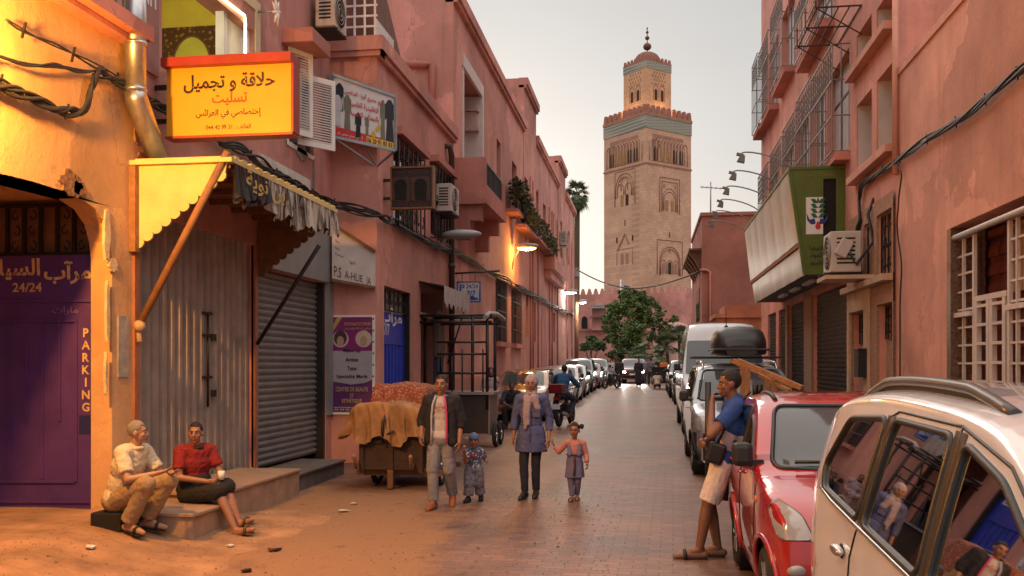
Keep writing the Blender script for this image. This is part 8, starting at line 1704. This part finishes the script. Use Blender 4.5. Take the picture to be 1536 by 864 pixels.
def tl_mat():
    m, t, bq = nodemat('teal_tile_band'); L = t.links.new; g = N(t, 'ShaderNodeNewGeometry'); sp = N(t, 'ShaderNodeSeparateXYZ'); L(g.outputs['Position'], sp.inputs[0]); ad = N(t, 'ShaderNodeMath', operation='ADD'); L(sp.outputs[0], ad.inputs[0]); L(sp.outputs[1], ad.inputs[1]); cb = N(t, 'ShaderNodeCombineXYZ'); L(ad.outputs[0], cb.inputs[0]); L(sp.outputs[2], cb.inputs[1])
    mp = N(t, 'ShaderNodeMapping'); mp.inputs['Rotation'].default_value = (0, 0, pi / 4); L(cb.outputs[0], mp.inputs['Vector']); ck = N(t, 'ShaderNodeTexBrick', Scale=1.0); ck.offset = .5; ck.inputs['Brick Width'].default_value = .9; ck.inputs['Row Height'].default_value = .55; ck.inputs['Mortar Size'].default_value = .13; ck.inputs['Color1'].default_value = (.10, .155, .15, 1); ck.inputs['Color2'].default_value = (.17, .20, .17, 1); ck.inputs['Mortar'].default_value = (.36, .32, .25, 1); L(mp.outputs[0], ck.inputs['Vector']); L(ck.outputs['Color'], bq.inputs['Base Color']); bq.inputs['Roughness'].default_value = .5; return m
TL = tl_mat()
def sq(mb, half, z0, z1): return mb.obox(Vector((ctr.x, ctr.y, (z0 + z1) / 2)), (half * 2, half * 2, z1 - z0), RT)
h = s_ / 2; zt1, zt0, zstr = hz_(172), hz_(191), hz_(243)
mb = MB(); sq(mb, h, -1, zt0); tw_b = mb.build('shaft', ST, tw); mb = MB(); sq(mb, h + .12, zt0 + .02, zt1); mb.build('tile_band', TL, tw)
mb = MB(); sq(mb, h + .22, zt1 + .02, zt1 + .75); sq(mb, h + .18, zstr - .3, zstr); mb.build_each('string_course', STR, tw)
def face(side, half, zc=0):
    """local (u along the face, v height, w outwards) to world for the right (R) or left (L) face"""
    o = ctr + (-dL if side == 'R' else -dR) * half; u = dR if side == 'R' else -dL; n = -dL if side == 'R' else -dR; return lambda uu, v, w: Vector((o.x, o.y, 0)) + u * uu + Z * v + n * w
def merlons(mb, half, z, n, w, hgt, th):
    for ax in range(4):
        R = Matrix.Rotation(ax * pi / 2, 3, 'Z') @ RT
        for i in range(n):
            uu = -half + (i + .5) * 2 * half / n; c = Vector((ctr.x, ctr.y, z)) + R @ Vector((uu, -half + th / 2, 0)); U = R @ Vector((1, 0, 0)); V = R @ Vector((0, 1, 0)) * th
            mb.poly([c - U * w / 2 - V / 2, c + U * w / 2 - V / 2, c + U * w * .42 + Z * hgt * .45 - V / 2, c + U * w * .26 + Z * hgt - V / 2, c - U * w * .26 + Z * hgt - V / 2, c - U * w * .42 + Z * hgt * .45 - V / 2], V)
mb = MB(); merlons(mb, h + .2, zt1 + .75, 9, 1.15, 1.75, .8); mb.build('crenellation', paint('red_merlon', (.34, .15, .11), .95, .15, 2), tw)
def archpts(f, u, v0, wid, hgt, w, pointed=.5, n=10):
    P = [f(u - wid / 2, v0, w), f(u + wid / 2, v0, w)]; hs = hgt - wid * .62
    for i in range(n + 1): t = i / n * pi; P.append(f(u + wid / 2 * cos(t), v0 + hs + wid * .62 * (sin(t) ** (1 - .35 * pointed)), w))
    return P
def opening(f, u, v0, wid, hgt, mat, name='window', w=.03): mb = MB(); P = archpts(f, u, v0, wid, hgt, w); mb.poly(P, (f(0, 0, .03) - f(0, 0, 0))); return mb.build(name, mat, tw)
def relief(f, items, name='carved_arch', r=.14):
    mb = MB()
    for u, v0, wid, hgt in items: P = archpts(f, u, v0, wid, hgt, .02); mb.tube(P[1:] + [P[0]], r, 5)
    return mb.build(name, STR, tw)
def panel(f, u0, u1, v0, v1, name='sunk_panel', m=None, w=.02): mb = MB(); mb.poly([f(u0, v0, w), f(u1, v0, w), f(u1, v1, w), f(u0, v1, w)], f(0, 0, .03) - f(0, 0, 0)); return mb.build(name, m or STR, tw)
def framed(f, u0, u1, v0, v1, r=.13): mb = MB(); mb.tube([f(u0, v0, .03), f(u0, v1, .03), f(u1, v1, .03), f(u1, v0, .03)], r, 4); return mb.build('carved_frame', STR, tw)
for sd in 'RL':
    f = face(sd, h); zb = hz_(239); zt = hz_(200); H_ = zt - zb
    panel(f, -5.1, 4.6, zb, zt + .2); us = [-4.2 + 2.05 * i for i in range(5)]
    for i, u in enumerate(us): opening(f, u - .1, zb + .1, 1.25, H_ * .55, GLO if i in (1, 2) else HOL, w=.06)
    mb = MB()
    for u in us + [us[0] - 1.0]:
        for k_ in (0, 1): P = archpts(f, u + 1.0 * k_, zb, 2.0, H_ * .85, .09); mb.tube(P[1:] + [P[0]], .13, 5)
    for u in us: mb.bar(f(u - 1.05, zb, .1), f(u - 1.05, zb + H_ * .5, .1), .2)
    mb.build('interlaced_arches', ST, tw)
f = face('R', h); v = hz_(312)
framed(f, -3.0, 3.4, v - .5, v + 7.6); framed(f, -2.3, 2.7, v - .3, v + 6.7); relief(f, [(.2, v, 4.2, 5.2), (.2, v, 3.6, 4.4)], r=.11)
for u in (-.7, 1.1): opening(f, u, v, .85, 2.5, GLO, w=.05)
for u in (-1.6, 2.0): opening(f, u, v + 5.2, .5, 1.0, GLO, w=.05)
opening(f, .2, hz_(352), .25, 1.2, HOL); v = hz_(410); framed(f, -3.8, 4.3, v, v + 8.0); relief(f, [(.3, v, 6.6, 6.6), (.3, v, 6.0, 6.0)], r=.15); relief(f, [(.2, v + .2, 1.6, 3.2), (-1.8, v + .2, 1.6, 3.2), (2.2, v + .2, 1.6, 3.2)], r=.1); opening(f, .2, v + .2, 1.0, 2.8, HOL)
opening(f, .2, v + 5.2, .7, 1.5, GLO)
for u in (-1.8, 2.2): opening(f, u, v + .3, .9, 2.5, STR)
f = face('L', h); v = hz_(302)
framed(f, -3.3, 3.6, v + .1, v + 8.2); relief(f, [(0, v + 2, 6.0, 5.6), (0, v + 2.2, 4.8, 4.6), (-1.3, v + 2.6, 2.2, 2.6), (1.4, v + 2.6, 2.2, 2.6), (0, v + 3.6, 2.2, 3)], r=.14)
for u, mm_ in ((-.8, GLO), (.9, HOL)): opening(f, u, v, 1.0, 2.6, mm_)
opening(f, .2, hz_(333), .25, 1.4, HOL); v = hz_(392)
for u in (-.8, .9): opening(f, u, v, .95, 2.5, STR)
framed(f, -2.6, 2.8, v - .1, v + 3.6, .09); mb = MB(); mb.bar(f(-2.4, v + 3.4, .05), f(.2, v + 7.0, .05), .3); mb.bar(f(.2, v + 7.0, .05), f(1.6, v + 4.6, .05), .3); mb.build('carved_gable', STR, tw)
for u in (-2.6, 2.8): opening(f, u, v + 5.2, .5, 1.3, HOL)
# lantern (its own distance: the middle of the tower)
D1 = D0 + 10.1
def hl_(py): return CZ + (HY - py) * D1 / F
hl = 3.95; z0, z1 = zt1 + .4, hl_(112); zt_ = hl_(101)
mb = MB(); sq(mb, hl, z0, z1); mb.build('lantern', STP, tw); mb = MB(); sq(mb, hl + .08, z1 + .01, zt_); mb.build('tile_band', TL, tw); mb = MB(); sq(mb, hl + .1, zt_ + .01, zt_ + .3); merlons(mb, hl + .1, zt_ + .3, 7, .75, .95, .4); mb.build('crenellation', bpy.data.materials['red_merlon'], tw)
for sd in 'RL':
    f = face(sd, hl); v = hl_(157); H_ = z1 - v
    for u in (-1.0, 1.05): opening(f, u, v, .8, 2.6, HOL)
    mb = MB()
    for i in range(5):
        for j in range(4):
            uu = -1.9 + i * .85 + (j % 2) * .42; vv = v + H_ * .55 + j * .85
            if uu < 2.1: mb.poly([f(uu, vv - .33, .03), f(uu + .22, vv, .03), f(uu, vv + .33, .03), f(uu - .22, vv, .03)], f(0, 0, .03) - f(0, 0, 0))
    mb.build('lozenge_pattern', STR, tw); relief(f, [(-1.0, v, 1.5, 3.6), (1.05, v, 1.5, 3.6)], r=.1)
zd = zt_ + .2; rd_ = 3.15; mb = MB(); prof = [(rd_ * cos(t) if t < 1.57 else 0, zd + .6 + 2.7 * sin(t)) for t in [i * pi / 20 for i in range(11)]]; mb.lathe([(rd_, zd - .2)] + prof, (ctr.x, ctr.y, 0), 'z', 32)
for j in range(16): a = j * pi / 8; mb.tube([(ctr.x + (r + .02) * cos(a), ctr.y + (r + .02) * sin(a), z) for r, z in prof[:-1]], .12, 5)
mb.build('dome', paint('dome_red', (.24, .095, .075), .8, .12, 1), tw)
fz = prof[-1][1]; mb = MB(); mb.tube([(ctr.x, ctr.y, fz - .2), (ctr.x, ctr.y, hl_(41))], .13, 6)
for py, r in ((70, 1.0), (57, .55), (48.5, .36), (42.5, .2)): mb.ball((ctr.x, ctr.y, hl_(py)), (r, r, r * .9), 14, 10)
mb.build('finial', paint('copper_finial', (.14, .065, .035), .45, .2, 2, metal=.4), tw)
# rampart
WP = plaster('rampart_pink', (.58, .27, .24), amount=.15, wear=.1); rw = thing('rampart', 'long pink crenellated wall below the minaret', 'wall', (0, 98, 0)); DW = 97.0
qa = onY(1018, 431, DW); qb = onY(820, 440, DW + 3); qc = onY(1075, 418, DW + 16); zt = qa.z - .5
mb = MB(); pts = [(qb.x - 8, DW + 4), (qa.x, DW), (qc.x + 10, DW + 22)]
for (x0, y0), (x1, y1) in zip(pts[:-1], pts[1:]): mb.poly([(x0, y0, -1), (x1, y1, -1), (x1, y1, zt), (x0, y0, zt)], (0, 1.2, 0))
mb.build('wall', WP, rw); mb = MB()
for (x0, y0), (x1, y1) in zip(pts[:-1], pts[1:]):
    A, B = Vector((x0, y0, zt)), Vector((x1, y1, zt)); n = int((B - A).length / .68); U = (B - A).normalized()
    for i in range(n):
        c = A.lerp(B, (i + .5) / n) + Vector((0, .1, 0)); mb.poly([c - U * .27, c + U * .27, c + U * .22 + Z * .25, c + U * .1 + Z * .6, c - U * .1 + Z * .6, c - U * .22 + Z * .25], (0, .5, 0))
mb.build('crenellation', WP, rw)
mb = MB(); x0, z_ = onY(877, 494, DW + 2).x, onY(877, 496, DW + 2).z; P = [(x0 - .3, DW + 1.5, z_), (x0 + .3, DW + 1.5, z_), (x0 + .3, DW + 1.5, z_ + 1.1)] + [(x0 + .3 * cos(t), DW + 1.5, z_ + 1.1 + .4 * sin(t)) for t in [i * pi / 8 for i in range(1, 8)]] + [(x0 - .3, DW + 1.5, z_ + 1.1)]; mb.poly(P, (0, 3, 0)); mb.build('window', DARK, rw)
mb = MB(); x1 = onY(1030, 470, DW).x; z1_ = onY(1030, 468, DW).z; mb.box(x1 - .6, x1 + .6, DW + 2, DW + 9, z1_ - 2, z1_); mb.build('window', paint('blue_grey_shutter', (.12, .14, .15), .6), rw)
gt = thing('gatehouse', 'pale pink gatehouse with two dark tiled canopies before the rampart', 'building', (onY(900, 500, 92).x, 92, 0)); a0 = onY(868, 497, 92); a1 = onY(1045, 497, 92); mb = MB(); mb.box(a0.x, a1.x, 92, 94, -1, a0.z); mb.box(a0.x, a1.x, 91.9, 94, a0.z + .002, a0.z + .25); mb.build('wall', plaster('gatehouse_pink', (.52, .25, .22), amount=.1), gt)
p = onY(884, 478, 91); q = onY(906, 462, 91); mb = MB()
for zt_, zb_, xa, xb in ((onY(0, 461, 91).z, onY(0, 471, 91).z, onY(882, 0, 91).x, onY(908, 0, 91).x), (onY(0, 477, 91).z, onY(0, 484, 91).z, onY(885, 0, 91).x, onY(908, 0, 91).x)): mb.poly([(xa, 90, zb_), (xb, 90, zb_), (xb, 90.2, zb_ + .1), (xb - .5, 93, zt_), (xa + .9, 93, zt_), (xa, 90.2, zb_ + .1)], (0, .4, 0))
mb.build('canopy', paint('dark_roof_tiles', (.06, .055, .055), .7, .25, 3), gt); mb = MB(); mb.box(onY(888, 0, 91).x, onY(908, 0, 91).x, 90.9, 92.1, onY(0, 500, 91).z, onY(0, 466, 91).z); mb.build('porch', plaster('porch_pink', (.50, .24, .21), amount=.1), gt)
kb_ = thing('domed_tomb', 'small pale pink domed building behind the trees', 'building', onY(1010, 520, 84)); p = onY(1012, 500, 84); r = 1.9; mb = MB(); mb.lathe([(r, -.5), (r, p.z - .3)] + [(r * cos(t), p.z - .3 + 1.3 * sin(t)) for t in [i * pi / 16 for i in range(9)]], (p.x, 84, 0), 'z', 24); mb.build('dome', plaster('tomb_pink', (.50, .27, .25), amount=.1), kb_)
# ---- trees
def leafmat(name, c): 
    m, t, b = nodemat(name); L = t.links.new; g = N(t, 'ShaderNodeNewGeometry'); n = N(t, 'ShaderNodeTexNoise', Scale=1.6, Detail=5.0); L(g.outputs['Position'], n.inputs['Vector']); r = N(t, 'ShaderNodeValToRGB'); L(n.outputs['Fac'], r.inputs[0]); r.color_ramp.elements[0].position = .35; r.color_ramp.elements[0].color = col4([k * .4 for k in c]); r.color_ramp.elements[1].position = .65; r.color_ramp.elements[1].color = col4([k * 1.7 for k in c]); L(r.outputs[0], b.inputs['Base Color']); b.inputs['Roughness'].default_value = .7; return m
LEAF = leafmat('tree_leaves', (.085, .135, .035)); LEAFD = leafmat('dark_leaves', (.05, .09, .028)); PALM = leafmat('palm_leaves', (.075, .105, .045)); BARK = paint('tree_bark', (.09, .055, .035), .95, .3, 4, bump=.4)
def leaves(mb, rnd, c, r, n, size):
    for _ in range(n):
        v = Vector((rnd.gauss(0, 1), rnd.gauss(0, 1), rnd.gauss(0, 1))).normalized() * (rnd.random() ** .4); p = Vector(c) + Vector((v.x * r[0], v.y * r[1], v.z * r[2])); u = Vector((rnd.gauss(0, 1), rnd.gauss(0, 1), rnd.gauss(0, .6))).normalized(); w = u.orthogonal().normalized(); w.rotate(Matrix.Rotation(rnd.uniform(0, 6.3), 3, u)); s = size * rnd.uniform(.6, 1.3)
        mb.quad(p - u * s, p + w * s * .5, p + u * s, p - w * s * .5)
def tree(name, label, base, top, clumps, mat, cat='tree', size=.14, n=230, tr=.14, seed=1, group=None):
    rnd = random.Random(seed); base = Vector(base); t = thing(name, label, cat, base, 0, group); mb = MB(); fork = base.lerp(Vector(top), .35); mb.tube([base - Vector((0, 0, .2)), base.lerp(fork, .5) + Vector((.08, 0, 0)), fork], [tr, tr * .85, tr * .7], 8)
    for c, r in clumps: mb.tube([fork, fork.lerp(Vector(c), .5) + Vector((rnd.uniform(-.2, .2), 0, .1)), Vector(c)], [tr * .5, tr * .3, tr * .12], 6)
    mb.build('trunk', BARK, t); mb = MB()
    for c, r in clumps:
        leaves(mb, rnd, c, (r * .95, r * .95, r * .75), int(n * 1.1 * r * r) + 30, size * .8)
        for k in range(int(12 + 9 * r)): v = Vector((rnd.gauss(0, 1), rnd.gauss(0, 1), rnd.gauss(0, .8))).normalized() * r * rnd.uniform(.5, 1.08); q_ = rnd.uniform(.2, .45); leaves(mb, rnd, Vector(c) + v, (r * q_, r * q_, r * q_ * .7), int(n * .12 * r) + 16, size * rnd.uniform(.5, 1.0))
    mb.build('crown', mat, t); return t
def cl(Yd, lst): return [((onY(px, py, Yd + dy)), .84 * r * Yd / F) for px, py, r, dy in lst]
tree('street_tree', 'large dense green tree at the street end below the minaret', (onY(946, 540, 78).x, 78, .7), onY(946, 470, 78), cl(78, [(948, 458, 24, 0), (925, 468, 20, .5), (970, 455, 18, .4), (918, 490, 17, -.6), (945, 495, 26, -.8), (966, 482, 18, .6), (930, 515, 18, -.5), (955, 518, 16, -.9), (915, 508, 10, .2), (968, 470, 14, 0), (908, 478, 9, .4), (940, 442, 14, .3), (962, 443, 11, 0)]), LEAF, seed=2, n=520)
tree('street_tree', 'slimmer loose green tree between the large dense tree and white van', (onY(992, 545, 82).x, 82, .7), onY(990, 480, 82), cl(82, [(988, 472, 13, 0), (980, 488, 13, .3), (1000, 490, 14, .5), (1012, 480, 8, 0), (992, 505, 13, -.4), (975, 505, 10, 0), (1018, 495, 9, .4), (985, 460, 7, .1)]), LEAF, seed=3, n=170)
tree('clipped_tree', 'round clipped bushy tree beside the wooden pole', (onY(889, 560, 74).x, 74, .65), onY(889, 516, 74), cl(74, [(889, 517, 14, 0), (878, 520, 10, -.3), (900, 519, 10, .3), (888, 510, 10, .2)]), LEAFD, seed=4, n=420)
tree('bush', 'dark green shrub below the large dense tree', (onY(925, 545, 75).x, 75, .65), onY(925, 530, 75), cl(75, [(920, 532, 11, 0), (934, 530, 12, .2), (950, 534, 12, -.2), (962, 530, 9, 0)]), LEAFD, 'bush', seed=5, n=300)
def palm(name, label, base, crown, nfr, L, seed, tr=.2, droop=1.0, skirt=False, wid=.5):
    rnd = random.Random(seed); base = Vector(base); crown = Vector(crown); t = thing(name, label, 'palm', base); mb = MB(); mb.tube([base, base.lerp(crown, .5) + Vector((.1, 0, 0)), crown], [tr * 1.15, tr, tr * .9], 9); mb.build('trunk', BARK, t); mb = MB()
    for i in range(nfr):
        az = rnd.uniform(0, 6.28); el = rnd.uniform(-.5, 1.35) if not skirt or i > nfr * .3 else rnd.uniform(-1.4, -.7); d = Vector((cos(az) * cos(el), sin(az) * cos(el), sin(el))); l = L * rnd.uniform(.75, 1.1); pts = [crown + d * l * s + Vector((0, 0, -droop * l * .35 * s * s)) for s in (0, .25, .5, .75, 1)]; mb.tube(pts[:4], .02, 4)
        side = d.cross(Z).normalized() if abs(d.z) < .98 else Vector((1, 0, 0)); hub = pts[2]; out_ = (pts[4] - pts[2]).normalized()
        for k in range(17): a = (k - 8) / 8 * 1.5; dd = out_ * cos(a) + side * sin(a); w_ = side * cos(a) - out_ * sin(a); e_ = hub + dd * l * wid * rnd.uniform(.85, 1.1) + Vector((0, 0, -.12 * l * rnd.random())); mb.quad(hub, hub.lerp(e_, .5) + w_ * .035 * l, e_, hub.lerp(e_, .5) - w_ * .035 * l)
    mb.build('crown', PALM, t); return t
pc = onY(866, 290, 88); palm('fan_palm', 'tall fan palm rising behind the end of the pink facades', (pc.x - .3, 88, .7), pc, 60, 1.75, 3, .28, 1.0, True)
for i, (px, py, Yd, lab, L) in enumerate(((963, 528, 72, 'low fan palm in front of the large tree', 1.3), (1000, 518, 70, 'low fan palm right of the crowd', 1.4), (986, 536, 69, 'young fan palm behind the man in grey shirt', 1.0), (1018, 505, 74, 'fan palm leaning towards the white van', 1.3))):
    c = onY(px, py, Yd); palm('fan_palm', lab, (c.x, Yd, .6), c, 26, L, 10 + i, .12, .9)
fl = thing('flagpole', 'thin flagpole with small pale flag above the rampart', 'flagpole', onY(931, 500, 95)); b0, b1 = onY(931, 500, 95), onY(931, 419, 95); mb = MB(); mb.tube([b0, b1], .07, 6); mb.build('mast', WHITE, fl); mb = MB(); e_ = onY(943, 431, 95); mb.poly([b1 - Vector((0, 0, .3)), (e_.x, 95, b1.z - .6), (e_.x + .1, 95, b1.z - 1.7), (b1.x, 95, b1.z - 1.4)], (0, .03, 0)); mb.build('flag', cloth('pale_flag', (.5, .42, .42)), fl)
# balcony plants on the left houses
def planter(label, px0, px1, py, seed):
    a = onX(px0, py, X2); b = onX(px1, py, X2); t = thing('planter', label, 'plant', (X2 + .3, (a.y + b.y) / 2, a.z - .5), 0, 'plants on the balconies'); mb = MB(); mb.box(X2 + .02, X2 + .42, a.y, b.y, a.z - .62, a.z - .5)
    mb.build('tray', PINKD, t); mb = MB()
    for i in range(12): y = a.y + (b.y - a.y) * i / 11; mb.bar((X2 + .41, y, a.z - .5), (X2 + .41, y, a.z + .3), .025)
    mb.bar((X2 + .41, a.y, a.z + .3), (X2 + .41, b.y, a.z + .3), .03); mb.build('railing', BLACK, t); rnd = random.Random(seed); mb = MB(); n = 5
    for i in range(n): leaves(mb, rnd, (X2 + .3 + .15 * rnd.random(), a.y + (b.y - a.y) * (i + .5) / n, a.z - .1 + rnd.uniform(-.25, .3)), (.3, (b.y - a.y) / n * .6, .5), 160, .09)
    mb.build('foliage', leafmat('dusty_leaves', (.07, .075, .03)), t)
planter('leafy planter on the railing beside the boxy balcony', 758, 768, 290, 1); planter('larger leafy planter drooping above the lit orange lamp', 772, 790, 315, 2); planter('dry climbing plants over the moulded ledge', 792, 822, 335, 3)

# floodlights standing on the tower roof around the lantern
for sd in 'RL':
    f = face(sd, h - .9); fl_ = bpy.data.lights.new('floodlight', 'POINT'); fl_.energy = 420; fl_.color = (1, .62, .25); fl_.shadow_soft_size = .3; o = bpy.data.objects.new('floodlight', fl_); C.objects.link(o); o.location = f(0, zt1 + 1.3, 0); o.parent = tw; o.matrix_parent_inverse = Matrix.Translation(-tw.location)
bpy.data.scenes.remove(_tmp)
